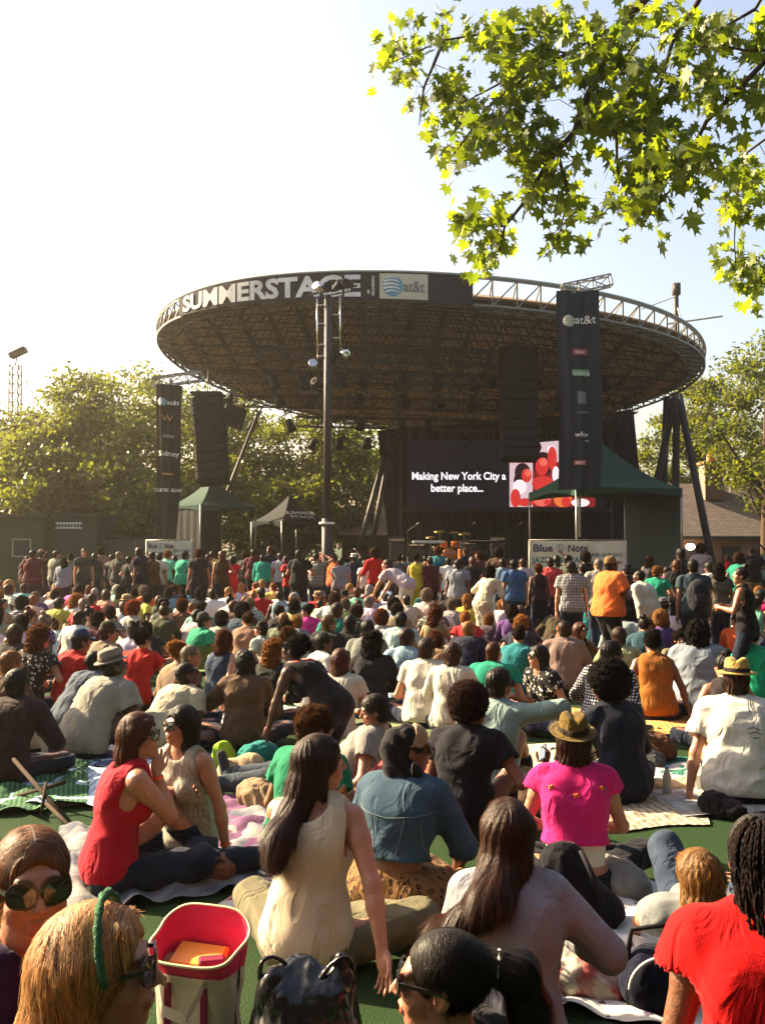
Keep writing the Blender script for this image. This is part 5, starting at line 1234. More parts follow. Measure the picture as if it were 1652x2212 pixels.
# ------------------------------------------------------------------ festival banners
def fest_banner(x0, x1, y0, d, h, lab):
    a, b2 = at(x0, y0, d), at(x1, y0, d); w = b2.x - a.x; org = Vector((a.x, d, 0)); e = empty('festival_banner', org, 0, lab, 'banner', 'jazz festival banners'); zt = a.z
    f = lambda u, v, o=0: Vector((u * w, .03 * sin(u * 12 + v * 4) + .02 * sin(u * 31) - o, zt - h + v * h + .02 * sin(u * pi) * -1 * (v > .9)))
    m = MB(); m.grid(f, 30, 6); m.grid(lambda u, v: f(1 - u, v, -.015), 30, 6); m.build('vinyl_sheet', M_VINYL, e, True)
    mn = plain('navy_ink', (.03, .04, .09), .7); mt = plain('teal_ink', (.03, .13, .16), .7)
    for t_, u, v, wd, hh, mm in (('Blue', .14, .84, .20, .17, mn), ('Note', .50, .84, .20, .17, mn), ('JAZZ FESTIVAL', .29, .56, .53, .17, mt), ('JUNE 10-30 2012', .78, .68, .36, .10, mt), ('NEW YORK CITY', .78, .52, .36, .08, mn), ('BLUENOTEJAZZFESTIVAL.COM', .45, .30, .72, .09, mn)):
        vs, fs = text_mesh(t_, 1, .02, .002); xa, xb = min(q[0] for q in vs), max(q[0] for q in vs); ya, yb_ = min(q[1] for q in vs), max(q[1] for q in vs)
        m = MB(); m.add([f(u + ((x - xa) / (xb - xa) - .5) * wd, v + ((y - ya) / (yb_ - ya) - .5) * hh, .012 + z) for x, y, z in vs], fs); m.build('lettering', mm, e)
    m = MB(); n = 22
    for r0, r1 in ((.068, .058),):
        vs = [f(.315 + r0 * cos(2 * pi * k / n) * .55, .84 + r0 * 1.6 * sin(2 * pi * k / n), .012) for k in range(n)] + [f(.315 + r1 * cos(2 * pi * k / n) * .55, .84 + r1 * 1.6 * sin(2 * pi * k / n), .012) for k in range(n)]; m.add(vs, [(k, (k + 1) % n, n + (k + 1) % n, n + k) for k in range(n)])
    m.add([f(.315 + x, .84 + y, .014) for x, y in ((-.012, -.05), (-.004, -.05), (-.004, .06), (-.012, .06))], [(0, 1, 2, 3)]); m.add([f(.315 + .006 + .012 * cos(2 * pi * k / 12), .79 + .02 * sin(2 * pi * k / 12), .014) for k in range(12)], [tuple(range(12))]); m.build('emblem', mDG, e)
    m = MB(); [m.tube([(x, .03, 0), (x, .03, zt + .03)], .02, 6) for x in (0, w)]; m.tube([(0, .03, zt + .02), (w, .03, zt + .02)], .015, 6); m.build('frame', M_STEEL, e, True)
fest_banner(316, 415, 1168, 29, 1.0, 'white festival banner in front of the brown banner and left green tent'); fest_banner(1143, 1352, 1168, 25.3, 1.25, 'white festival banner hung below the right green tent')
# barricades
def barricade(px, d, lab):
    c = at(px, 1200, d); e = empty('barricade', (c.x, d, 0), 0, lab, 'barrier', 'steel crowd barriers in front of the stage'); g = MB(); g.tube([(-1.1, 0, .1), (-1.1, 0, 1.05), (1.1, 0, 1.05), (1.1, 0, .1)], .025, 6); g.tube([(-1.1, 0, .2), (1.1, 0, .2)], .02, 6); g.build('rail', M_STEEL, e, True)
    g = MB(); [g.tube([(-1 + .14 * k, 0, .2), (-1 + .14 * k, 0, 1.05)], .009, 5) for k in range(15)]; g.build('bars', M_STEEL, e); g = MB(); [g.bar((x, -.25, .02), (x, .25, .02), .05) for x in (-.9, .9)]; [g.bar((x, 0, .02), (x, 0, .2), .04) for x in (-.9, .9)]; g.build('feet', M_STEEL, e)
for k, px in enumerate((470, 620, 775, 930, 1085, 1400, 1550)):
    barricade(px, 29.6, ['steel barrier in front of the left green tent', 'steel barrier before the black pop-up canopy', 'steel barrier in line with the leaning roof legs', 'steel barrier in front of the pale keyboard', 'steel barrier below the screen picture', 'steel barrier beside the right festival banner', 'steel barrier in front of the shingled building'][k])

# ------------------------------------------------------------------ booths, low wall, buildings
def booth(x0, x1, ytop, d, lab, depth=2.5, sign=None, window=None, mat=None):
    a, b2 = at(x0, ytop, d), at(x1, ytop, d); w = b2.x - a.x; e = empty('booth', (a.x, d, 0), 0, lab, 'booth', None); g = MB(); g.box((w / 2, depth / 2, a.z / 2), (w, depth, a.z)); g.build('body', mat or M_GREENP, e); g = MB(); g.box((w / 2, depth / 2, a.z + .05), (w + .25, depth + .3, .1)); g.build('roof', M_DSTEEL, e)
    if sign:
        p, q = at(sign[0], sign[1], d), at(sign[2], sign[3], d); g = MB(); g.box(((p.x + q.x) / 2 - a.x, -.03, (p.z + q.z) / 2), (q.x - p.x, .03, p.z - q.z)); g.build('sign', M_WHITE, e); g = MB(); [g.box(((p.x + q.x) / 2 - a.x, -.05, (p.z + q.z) / 2 + o_), ((q.x - p.x) * .92, .015, .03)) for o_ in (-.12, .13)]; g.build('sign_line', M_GREENP, e)
        vs, fs = text_mesh('CONCESSIONS', .17, .006, .002); m = MB(); m.add([((p.x + q.x) / 2 - a.x + x * .85, -.055 - z, (p.z + q.z) / 2 + y) for x, y, z in vs], fs)
        m.v = []; m.f = []; [m.box(((p.x + q.x) / 2 - a.x + k * .11, -.052, (p.z + q.z) / 2), (.07 if k % 3 else .09, .012, .12)) for k in range(-4, 5)]; m.build('sign_marks', M_GREENP, e)
    if window:
        p, q = at(window[0], window[1], d), at(window[2], window[3], d); g = MB(); c = ((p.x + q.x) / 2 - a.x, -.02, (p.z + q.z) / 2); g.box(c, (q.x - p.x, .03, p.z - q.z)); g.build('window', M_DSTEEL, e); g = MB(); X0, X1, Z0, Z1 = p.x - a.x, q.x - a.x, q.z, p.z; [g.bar(s_, t_, .05) for s_, t_ in (((X0, -.06, Z0), (X1, -.06, Z0)), ((X1, -.06, Z0), (X1, -.06, Z1)), ((X1, -.06, Z1), (X0, -.06, Z1)), ((X0, -.06, Z1), (X0, -.06, Z0)))]; g.build('window_frame', M_STEEL, e)
booth(-30, 97, 1117, 33, 'olive green booth with a pale framed window at the crowd edge', window=(30, 1165, 68, 1202)); booth(98, 210, 1116, 33.3, 'dark green booth with a small white sign near its roof', sign=(122, 1128, 178, 1143))
a, b2 = at(211, 1164, 34.5), at(335, 1164, 34.5); g = MB(); g.box(((b2.x - a.x) / 2, 0, a.z / 2), (b2.x - a.x, .3, a.z)); e = empty('low_wall', (a.x, 34.5, 0), 0, 'low grey-green wall between the booth and the brown banner', 'wall'); g.build('wall_face', plain('grey_render', (.09, .09, .07), .9, var=.3), e); g = MB(); g.box(((b2.x - a.x) / 2, 0, a.z + .04), (b2.x - a.x + .1, .4, .08)); g.build('coping', M_DSTEEL, e)
def building(x0, x1, yr, ye, d, lab, chim=None, mr=M_SHING, body=M_BRICK, lamp=None, depth=6):
    a, b2 = at(x0, yr, d + depth / 2), at(x1, yr, d + depth / 2); zr = a.z; ze = at(x0, ye, d).z; X0, X1 = at(x0, ye, d).x, at(x1, ye, d).x; w = X1 - X0; e = empty('park_building', (X0, d, 0), 0, lab, 'building'); g = MB()
    g.grid(lambda u, v: (u * (w + .4) - .2, -.5 + v * (depth / 2 + .5), ze - .05 + v * (zr - ze + .05)), 2, 2); g.grid(lambda u, v: (u * (w + .4) - .2, depth + .5 - v * (depth / 2 + .5), ze - .05 + v * (zr - ze + .05)), 2, 2); g.build('roof', mr, e)
    g = MB(); g.box((w / 2, depth / 2, ze / 2 - .03), (w, depth - .3, ze - .1)); g.add([(0.05, .15, ze - .08), (0.05, depth - .15, ze - .08), (0.05, depth / 2, zr - .1)], [(0, 1, 2)]); g.add([(w - .05, .15, ze - .08), (w - .05, depth - .15, ze - .08), (w - .05, depth / 2, zr - .1)], [(0, 1, 2)]); g.build('wall', body, e)
    g = MB(); [MB().box((w * t, .12, ze * .42), (.9, .08, ze * .75)).build('door', M_DSTEEL, e) for t in (.2, .45, .7)]; g.box((w / 2, -.52, ze - .04), (w + .5, .06, .16)); g.build('gutter', M_DSTEEL, e)
    if chim:
        p, q = at(chim[0], chim[2], d + 2), at(chim[1], chim[3], d + 2); g = MB(); W_ = q.x - p.x; g.box(((p.x + q.x) / 2 - X0, 2.2, (p.z + q.z) / 2 - .3), (W_, .9, p.z - q.z + .6)); ch = g.build('chimney', M_BRICK, e); g = MB(); g.box(((p.x + q.x) / 2 - X0, 2.2, p.z + .05), (W_ + .2, 1.1, .12)); g.box(((p.x + q.x) / 2 - X0, 2.2, p.z + .3), (W_ * .4, .4, .4)); g.build('chimney_cap', plain('terracotta', (.40, .16, .08), .8), ch)
    return e, X0
building(1432, 1760, 1045, 1160, 46, 'long low brick building with grey shingled roof and chimney', (1518, 1560, 1002, 1055))
building(738, 850, 1092, 1158, 47, 'small hut with sunlit tan shingled roof behind the leaning legs', None, M_SHINGO, plain('hut_wall', (.12, .09, .06), .9))
c = at(1490, 1181, 45.2); e = empty('wall_lamp', c, 0, 'glowing round wall lamp under the shingled roof eave', 'lamp'); g = MB(); g.ball((0, 0, 0), .2, 12, None, (1.1, .5, .8)); g.build('lamp_globe', emit('lamp_glow', (1, .72, .42), 9), e, True); g = MB(); g.bar((0, .5, .1), (0, 0, .2), .05); g.box((0, .0, .2), (.3, .2, .06)); g.build('lamp_bracket', M_DSTEEL, e)
# ------------------------------------------------------------------ people
PLACED = []; NP = [0]
def put_person(o, B, px, py, sc, yaw, label, group='people seated on the turf', topoff=.125, dist=None):
    """stand the person so that the crown of the head meets the sight line through (px, py)"""
    Rz = Matrix.Rotation(radians(yaw), 3, 'Z'); t = Vector(B['hc']) + Vector(B['HR'][:, 2]) * topoff * B['hs']
    if dist:
        w = at(px, py, dist); k = w.z / t.z
        if .84 < k < 1.15: sc = k
        else: w.z = t.z * sc
        t = Rz @ t * sc
    else: t = Rz @ t * sc; w = onz(px, py, t.z)
    o.location = (w.x - t.x, w.y - t.y, 0); o.rotation_euler = (0, 0, radians(yaw)); o.scale = (sc,) * 3
    tag(o, label, 'person', group); PLACED.append((w.x, w.y)); NP[0] += 1
    return o
LEAN = {'up': (4, 10, 16), 'mid': (8, 20, 28), 'slouch': (12, 32, 44), 'hunch': (24, 46, 60), 'back': (-14, -6, 6), 'left': (8, 16, 22), 'right': (8, 16, 22), 'bend': (50, 70, 78), 'lie': (-62, -72, -72)}
from mathutils.bvhtree import BVHTree
def bvh_of(me): return BVHTree.FromPolygons([v.co.copy() for v in me.vertices], [tuple(p.vertices) for p in me.polygons])
def drape(B, chain, **kw):
    """hair falling in the body's own frame: (x, y, z, r, stretch) from the head centre, laid on the back of the shirt"""
    t = bvh_of(B['top']); out = []; HRi = B['HR'].T
    for x, y, z, r, st in chain:
        p = V(B['hc'][0] + x, B['hc'][1] + y, B['hc'][2] + z)
        if z < -.11:
            h_ = t.ray_cast(Vector((p[0], p[1] - 1.2, p[2])), Vector((0, 1, 0)))
            if h_[0] is not None: p[1] = min(p[1], h_[0].y - r * .45)
        q = HRi @ (p - B['hc']) / B['hs']; out.append((q[0], q[1], q[2], r, st))
    return make_hair('long', long_pts=out, **kw)
def seam(o, B, lines, name, mat, r=.0028, src='top', lift=.001, axis=(0, 1, 0)):
    """stitched lines laid on the back of a garment; lines: lists of (x, z) in the body frame"""
    t = bvh_of(B[src]); m = MB()
    for ln in lines:
        pts = []
        for (x0, z0), (x1, z1) in zip(ln[:-1], ln[1:]):
            n = max(2, int(sqrt((x1 - x0) ** 2 + (z1 - z0) ** 2) / .012))
            for i in range(n + (1 if (x1, z1) == ln[-1] else 0)):
                x, z = x0 + (x1 - x0) * i / n, z0 + (z1 - z0) * i / n; h_ = t.ray_cast(Vector((x, -1.5, z)), Vector(axis))
                if h_[0] is not None: pts.append(h_[0] + h_[1] * lift)
        if len(pts) > 2: m.tube(pts, r, 5, False)
    return m.build(name, mat, o, True)
def patch(o, B, name, mat, vs, fs, src='top', lift=.003, M=None):
    t = bvh_of(B[src]); out = []
    for x, z in vs:
        h_ = t.ray_cast(Vector((x, -1.5, z)), Vector((0, 1, 0))); out.append((h_[0] + h_[1] * lift) if h_[0] is not None else Vector((x, -.2, z)))
    m = MB(); m.add(out, fs); return m.build(name, mat, o)
def P(px, py, sc, yaw, hyaw, hp, fem, top, topc, skin, hair, hcol, label, arms=('lap', 'lap'), legs='cross', lean='mid', hat=None, gl=None, tm='plain', botc='djeans', seed=0, h=.011, hf=None, hairobj=None, nrib=None, grp='people seated on the turf', dist=None, **kw):
    p = dict(fem=fem, top=top, topmat=tm, arms=arms, legs=legs, lean=LEAN[lean] if isinstance(lean, str) else lean, head=(hyaw, -hp, kw.pop('hroll', 0)), h=h, hf=hf or h, seed=seed or (NP[0] + 1), side={'left': -9, 'right': 9}.get(lean, 0) if isinstance(lean, str) else 0)
    p.update({k: v for k, v in kw.items() if k not in ('shoec', 'hatM')}); B = make_body('p', p); hm = hairobj(B) if callable(hairobj) else (hairobj or hair)
    if isinstance(hm, str): hm = hair_mesh(hm, 1 + NP[0] % 3, .008 if h <= .011 else .011)
    o = dress(B, 'p', p, hm, hcol, skin, topc, botc, kw.get('shoec', 'dgrey')); B['hair'] = hm
    put_person(o, B, px, py, sc, yaw, label, grp, dist=dist, topoff=.125 + (.05 if hair in ('afro',) else .09 if hair == 'bigafro' else .02) if hat is None else .155)
    if gl: add_glasses(o, B, gl == 'sun')
    if hat: add_hat(o, B, hat[0], CL[hat[1]] if isinstance(hat[1], str) else hat[1], CL[hat[2]] if isinstance(hat[2], str) else hat[2], head_matrix(B, hat[3] if len(hat) > 3 else 0, hat[4] if len(hat) > 4 else 0))
    return o, B
def lw(B, v): return Vector(v)
HH = dict(h=.0085, hf=.0048)
# --- heroes near the camera
hr1 = make_hair('bob', 3, .0055, long_pts=[(0, -.055, .0, .080, 1.1), (0, -.07, -.09, .072, 1.25), (.0, -.085, -.165, .052, 1.4), (0, -.10, -.21, .022, 1.8)], nrib=9000, rw=.95)
o, B = P(300, 1535, 1.04, -66, -28, 4, 1, 'tank', (.52, .010, .040), 'fair', 'bob', 'auburn', 'woman in crimson tank top and jeans raising her hand to her mouth', arms=(((.07, .225, .60), (.55, -.15, -1), ((-.3, .25, 1), (-1, -.1, 0), .55)), 'knee'), legs=(((.12, .42, .10), (.04, .80, .07)), ((-.22, .36, .34), (-.18, .50, .07))), lean=(6, 12, 22), gl='sun', hairobj=hr1, scoopb=.03, scoop=.02, arm=1.14, finehands=(1,), bulk=1.06, botc=(.020, .030, .055), botmat='denim', **HH)
H1 = o
w = MB(); a, e_, wr, hd = B['A'][1]; w.tube([wr + (e_ - wr) * .10, wr + (e_ - wr) * .17], .030, 16, False); w.build('wristband', plain('orange_band', (.85, .12, .02), .5), H1)
hr2 = make_hair('long', 4, .0055, long_pts=[(0, -.05, .0, .08, 1.1), (0, -.06, -.13, .07, 1.25), (0.02, -.06, -.22, .05, 1.3), (.05, -.05, -.29, .02, 1.4)], nrib=7000, rw=.95)
o, B = P(395, 1518, 1.0, 148, -12, 6, 1, 'tank', (.52, .48, .40), 'fair', 'long', 'black', 'black haired woman in patterned grey tank top propped on one straight arm', arms=('lap', ((-.30, -.02, .045), (-1, -.5, .1))), legs='cross', lean=(-4, 4, 14), gl='sun', hairobj=hr2, tm='paisley', scoop=.04, finehands=(-1,), **HH)
w = MB(); a, e_, wr, hd = B['A'][-1]; w.tube([wr + (e_ - wr) * .06, wr + (e_ - wr) * .13], .029, 16, False); w.build('wristband', plain('orange_band2', (.85, .12, .02), .5), o)
hr3 = lambda B: drape(B, [(-.04, -.03, .02, .082, 1.08), (-.055, -.05, -.08, .074, 1.1), (-.075, -.07, -.17, .060, 1.15), (-.095, -.10, -.24, .058, 1.3), (-.105, -.12, -.30, .050, 1.5), (-.11, -.13, -.345, .024, 1.8)], seed=5, h=.005, nrib=16000, rw=.9)
o, B = P(692, 1580, 1.10, -18, -52, 2, 1, 'tank', (.70, .60, .46), 'fair', 'long', (.050, .020, .013), 'woman in cream tank top with long straight brown hair, arm stretched to the ground', arms=(((.40, -.16, .06), (1, -.6, .1), ((.25, -.35, -1), (-.4, -.8, 0), .25)), ((-.02, .24, .60), (-.9, .2, -1), ((.2, .1, 1), (.6, -.8, 0), .6))), legs='cross', lean=(4, 9, 16), hairobj=hr3, scoop=.03, scoopb=.05, botc='khaki', finehands=(1, -1), **HH)
H3, B3 = o, B
# strap of the tank
hij = Field(V(-.16, -.22, -.25), V(.16, .14, .22), .006)
hij.ell((0, -.018, .042), (.086, .106, .096), k=0); hij.ell((0, -.095, .02), (.075, .062, .085), k=.04); hij.seg((0, -.07, -.06), (0, -.05, -.135), .082, .088, .04); hij.seg((-.05, .0, -.12), (.05, .0, -.12), .062, .062, .03)
hij.disp(lambda X, Y, Z: .0045 * np.sin(62 * (Z * .8 + Y * .62) + 3 * np.sin(9 * X + 14 * Y)) + .002 * np.sin(130 * (Z * .7 + Y * .7)))
hij.ell((0, .10, -.035), (.064, .070, .085), k=.006, neg=True); hij.ell((0, .11, .03), (.06, .05, .055), k=.006, neg=True)
pt, ft = hij.nets(); hijm = np_mesh('headscarf', pt, ft, MC['plain'])
o, B = P(884, 1560, 1.06, -24, -58, 2, 1, 'long', (.042, .080, .125), 'brown', 'band', 'black', 'woman in denim jacket, black and tan headscarf and leopard print skirt', arms=(((.20, .34, .16), (1, -.3, -.6)), ((-.2, .34, .16), (-1, -.3, -.6))), legs='cross', lean='mid', tm='denim', bottom='skirt', botmat='leopard', botc=(.30, .17, .075), gl='eye', bulk=1.06, hem=.19, waistc=1.15, fold=.011, hairobj=None, **HH)
[bpy.data.objects.remove(c) for c in list(o.children) if c.name.startswith('hair')]
t = link('headscarf', hijm, o); t.color = (.010, .009, .012, 1); t.matrix_local = B['HM']
f2 = Field(V(-.14, -.10, -.02), V(.14, .15, .19), .005); f2.ell((0, -.006, .050), (.090, .106, .096), k=0); f2.seg((-.2, -.105, .13), (.2, -.105, .13), .13, .13, .004, neg=True); f2.ell((0, .115, .0), (.15, .085, .052), k=.006, neg=True); f2.cut((0, 0, .03), (0, -.2, -1)); f2.disp(lambda X, Y, Z: .0012 * np.sin(90 * (Z + .3 * Y)))
pt, ft = f2.nets(); t = link('headscarf_band', np_mesh('headscarf_band', pt, ft, MC['plain']), o); t.color = (.36, .24, .155, 1); t.matrix_local = B['HM']
m = MB(); c = B['hc'] + B['HR'] @ V(.083, -.0, -.075); m.tube([Vector(c) + Vector((0.0, .028 * cos(a_), .036 * sin(a_))) for a_ in [2 * pi * k / 20 for k in range(21)]], .0022, 6, False); m.build('hoop_earring', M_CHROME, o, True)
sm = plain('denim_seam', (.13, .17, .19), .8)
z0 = B['p'][2]; zn = B['n'][2]
seam(o, B, [[(-.19, zn - .09), (0, zn - .11), (.19, zn - .09)], [(-.085, zn - .11), (-.055, z0 + .235)], [(.085, zn - .11), (.055, z0 + .235)], [(-.15, zn - .13), (-.16, zn - .24), (-.17, z0 + .24)], [(.15, zn - .13), (.16, zn - .24), (.17, z0 + .24)]], 'jacket_seam', sm, .0020)
o, B = P(1012, 1474, 1.0, -28, -48, 6, 0, 'tee', (.012, .012, .020), 'brown', 'afro', (.035, .014, .011), 'afro haired man in black t-shirt holding a phone in his right hand', arms=(((.43, .30, .40), (.8, -.4, -1), ((.2, .5, .75), (-.5, -.5, .5), .55)), 'lap'), legs='kneesout', lean=(4, 10, 20), finehands=(1,), bulk=1.05, h=.0095, hf=.006); HP = (o, B)
o, B = P(1237, 1548, 1.0, -6, 4, 8, 1, 'short', (.76, .035, .24), 'fair', 'bob', (.05, .022, .014), 'woman in hot pink embroidered blouse and brown felt hat', arms=('lap', 'lap'), legs='cross', lean=(3, 12, 22), hat=('fedora', (.17, .115, .03), (.045, .03, .012), 0, -4), botc=(.022, .022, .034), hem=.165, fold=.010, ease=.022, **HH); HPK = (o, B)
fu = Field(V(-.26, -.24, .03), V(.26, .24, .46), .0085); fu.seg(B['p'] + V(0, 0, .02), B['w'], .108, .10, .05, u=B['lat3'], st=1.42); fu.seg(B['w'], B['c'], .088, .085, .05, u=B['lat3'], st=1.4); fu.disp(folds(9, .003)); fu.cut(B['p'] + V(0, 0, .045), (0, 0, -1)); fu.cut(B['c'], (0, 0, 1)); pt, ft = fu.nets(); t = link('undershirt', np_mesh('undershirt', pt, ft, MC['plain']), o); t.color = (.66, .62, .54, 1)
# embroidery on the blouse yoke
for dx, cc in ((0, (.80, .16, .02)), (-.13, (.75, .30, .03)), (.13, (.75, .2, .02))):
    h_ = bvh_of(B['top']).ray_cast(Vector((B['n'][0] + dx, -1.5, B['n'][2] - (.085 if dx == 0 else .05))), Vector((0, 1, 0))); c = np.array(h_[0]); m = MB(); m.ball(tuple(c), .009, 8, None, (1, .4, 1)); [m.ball(tuple(c + V(.011 * cos(a_), 0, .011 * sin(a_))), .006, 6) for a_ in (0, 1.25, 2.5, 3.8, 5)]; m.build('embroidered_flower', plain('flower_thread', cc, .8), o, True); m = MB(); [m.ball(tuple(c + V(.028 * q, 0, .003)), .006, 6, None, (1.3, .4, .6)) for q in (-1, 1)]; m.build('embroidered_leaf', plain('leaf_thread', (.03, .12, .08), .8), o, True)
hr8 = lambda B: drape(B, [(0, -.05, .02, .088, 1.1), (-.01, -.07, -.09, .078, 1.2), (-.06, -.10, -.16, .064, 1.2), (-.14, -.12, -.23, .050, 1.15), (-.22, -.12, -.30, .042, 1.1), (-.275, -.08, -.39, .034, 1.0), (-.30, -.04, -.48, .012, 1)], seed=6, h=.0052, nrib=16000, rw=.85)
o, B = P(1096, 1716, 1.04, -8, 6, 0, 1, 'long', (.34, .34, .38), 'fair', 'long', (.065, .027, .015), 'woman in heather grey sweater with long brown hair pulled over one shoulder', arms=(((.17, .27, .42), (1, -.1, -.9), ((-.3, .6, .8), (-.8, 0, 0), .6)), ((-.10, .3, .3), (-.4, -.3, -1))), legs='knees', lean=(4, 14, 24), hairobj=hr8, tm='heather', botc='djeans', bulk=1.04, shw=.15, arm=.88, hem=-.10, ease=.02, finehands=(1,), h=.0085, hf=.005)
hr5 = make_hair('pony', 7, .0045, long_pts=[(0, -.095, .055, .036, 1.0), (.0, -.13, .06, .030, 1.0), (.01, -.175, .045, .044, 1.0), (.03, -.205, -.04, .046, 1.1), (.04, -.20, -.14, .030, 1.1), (.04, -.19, -.20, .010, 1.0)], nrib=11000, rw=.6)
o, B = P(962, 1990, 1.0, 62, 20, 4, 1, 'long', 'black', 'fair', 'pony', (.018, .010, .008), 'dark ponytailed woman in sunglasses seen in profile at the bottom edge', arms=('lap', 'lap'), legs=(((.12, .34, .06), (.12, -.06, .06)), ((-.12, .34, .06), (-.12, -.06, .06))), hipz=0.24, lean='up', gl='sun', hairobj=hr5, h=.0085, hf=.0040)
m = MB(); m.lathe([(.036, -.008), (.040, 0), (.036, .008)], 16, (0, -.128, .058), Matrix.Rotation(pi / 2, 3, 'X')); t = m.build('hair_tie', M_WHITE, o, True); t.matrix_local = B['HM']
hr6 = make_hair('long', 8, .005, long_pts=[(0, -.05, .02, .088, 1.12), (0, -.08, -.10, .082, 1.3), (0, -.10, -.22, .070, 1.5), (0, -.11, -.34, .05, 1.8), (0, -.12, -.42, .02, 2)], nrib=16000, rw=.75)
o, B = P(205, 1940, 1.08, -55, -32, 6, 1, 'tee', (.50, .04, .08), 'fair', 'long', (.42, .29, .15), 'long haired blonde woman with green hairband and sunglasses at the bottom corner', arms=('lap', 'lap'), legs=(((.12, .34, .06), (.12, -.06, .06)), ((-.12, .34, .06), (-.12, -.06, .06))), hipz=0.28, lean='up', gl='sun', hairobj=hr6, h=.0085, hf=.0040)
m = MB(); m.tube([Vector((.100 * cos(a_), .028 - .01 * sin(a_), .04 + .108 * sin(a_))) for a_ in [pi * k / 16 - .25 for k in range(20)]], [.008 + .002 * sin(3 * k) for k in range(20)], 10); m.v = [(x, y * 1.0, z) for x, y, z in m.v]; t = m.build('hairband', plain('green_knit', (.06, .15, .08), .9, bump=.8, bscale=120), o, True); t.matrix_local = B['HM']
hr7 = make_hair('pony', 9, .005, long_pts=[(0, -.09, .05, .03, 1), (0, -.115, .05, .03, 1)], nrib=14000, rw=.7)
o, B = P(68, 1768, 1.14, -120, -30, 6, 1, 'tee', (.045, .02, .07), 'fair', 'pony', (.21, .105, .045), 'red blonde person in large dark sunglasses turned toward the camera', arms=('lap', 'lap'), legs=(((.12, .34, .06), (.12, -.06, .06)), ((-.12, .34, .06), (-.12, -.06, .06))), hipz=0.27, lean='up', gl='sun', hairobj=hr7, h=.0085, hf=.0040)
hrb = make_hair('short', 10, .0055, nrib=0)
o, B = P(1640, 1748, 1.08, -8, 10, 2, 1, 'short', (.62, .006, .008), 'brown', 'short', (.012, .009, .010), 'braided haired woman in loose bright red blouse beside the floral blanket', arms=('lap', ((-.26, .12, .1), (-1, -.2, -.2))), legs=(((.12, .34, .06), (.12, -.06, .06)), ((-.12, .34, .06), (-.12, -.06, .06))), hipz=0.24, lean=(2, 10, 18), hairobj=hrb, ease=.028, bulk=1.0, fold=.006, hem=-.1, h=.0085, hf=.006)
br_ = MB(); rb = random.Random(5)
for k in range(120):      # braids follow the skull back, then hang
    th = rb.uniform(-1.75, 1.75); st = rb.uniform(.1, 1.25); pts = []
    for i in range(22):
        t = i / 21; el = (1.45 - st) - t * 1.75
        if el > -.25: rr0 = cos(max(el, -.2)); pts.append(Vector((.092 * rr0 * sin(th), -.016 - .108 * rr0 * cos(th * .9), .034 + .100 * sin(max(el, -.3)))))
        else: q = pts[-1]; pts.append(q + Vector((rb.gauss(0, .002) - .0008 * th, -.0045, -.017)))
    pts = [p + Vector((.0016 * sin(i * 2.2 + k), .0016 * cos(i * 2.2 + k), 0)) for i, p in enumerate(pts)]; br_.tube(pts, [.0042 + .0012 * (i % 2) for i in range(22)], 5)
t = link('braids', br_.mesh('braids', MH['curly'], True), o); t.color = (.018, .012, .012, 1); t.matrix_local = B['HM']
for k in range(14):
    pass
# fedora pair and other large figures
MM = dict(h=.0095, hf=.007)
P(199, 1402, 1.02, -24, -20, 20, 0, 'tee', (.10, .13, .17), 'dark', 'buzz', 'black', 'crop haired man in faded blue-grey t-shirt hunched behind the grey fedora', lean='hunch', arms=('knee', 'knee'), legs='kneesout', **MM)
P(232, 1404, 1.10, -34, -22, 22, 0, 'tee', (.34, .33, .28), 'deep', 'buzz', 'black', 'man in light grey t-shirt and tilted grey fedora eating', lean=(20, 40, 50), arms=('cup', 'lap'), legs='kneesout', hat=('trilby', (.30, .27, .23), (.16, .13, .11), 0, 8), bulk=1.12, ease=.03, **MM)
P(1311, 1424, 1.04, 22, 58, 0, 1, 'long', (.018, .024, .045), 'dark', 'bigafro', 'black', 'big afro haired woman in navy sweater looking left with hand at chin', arms=('lap', ((-.12, .26, .52), (-.9, .1, -1))), legs=(((.34, .24, .12), (.40, .60, .07)), 'cross'), lean=(2, 12, 26), gl='sun', bulk=1.1, finehands=(-1,), **MM)
o, B = P(645, 1372, 1.0, 62, 6, 22, 1, 'tank', (.012, .011, .016), 'deep', 'updo', 'black', 'dark skinned woman in black red-strapped top bending over with one arm to the ground', arms=('lap', ((-.16, .62, .16), (-1, -.2, .3), ((0, .5, -1), (.8, 0, 0), .4))), legs=(((.12, .20, .06), (.12, -.20, .06)), ((-.12, .20, .06), (-.12, -.20, .06))), lean=(34, 54, 66), hipz=.50, scoopb=.10, scoop=.05, gl='sun', finehands=(-1,), waistc=.5, h=.0095, hf=.006)
m = MB()
for s_ in (1, -1):
    a = B['n'] + B['lat3'] * .10 * s_ + B['up3'] * -.0; m.tube([a - B['up3'] * .13 - B['fw'] * .118, a - B['up3'] * .06 - B['fw'] * .108 + B['lat3'] * s_ * .01, a - B['fw'] * .058 + B['up3'] * .012 + B['lat3'] * s_ * .01, a + B['up3'] * .02 + B['fw'] * .03], .007, 6)
m.build('shoulder_strap', plain('red_strap', (.65, .05, .03), .6), o, True)
P(680, 1526, .98, -32, -30, 4, 0, 'tee', (.010, .24, .13), 'tan', 'curly', (.09, .045, .02), 'curly haired person in green t-shirt half hidden by the cream tank top woman', arms=('side', 'lap'), legs='kneesout', lean='mid', **MM)
P(528, 1400, 1.0, 6, 22, 0, 1, 'long', (.14, .085, .05), 'tan', 'bob', 'black', 'woman with black bob hair in brown ribbed cardigan seen from behind', bulk=1.06, fold=.010, arms=('lap', 'knee'), **MM)
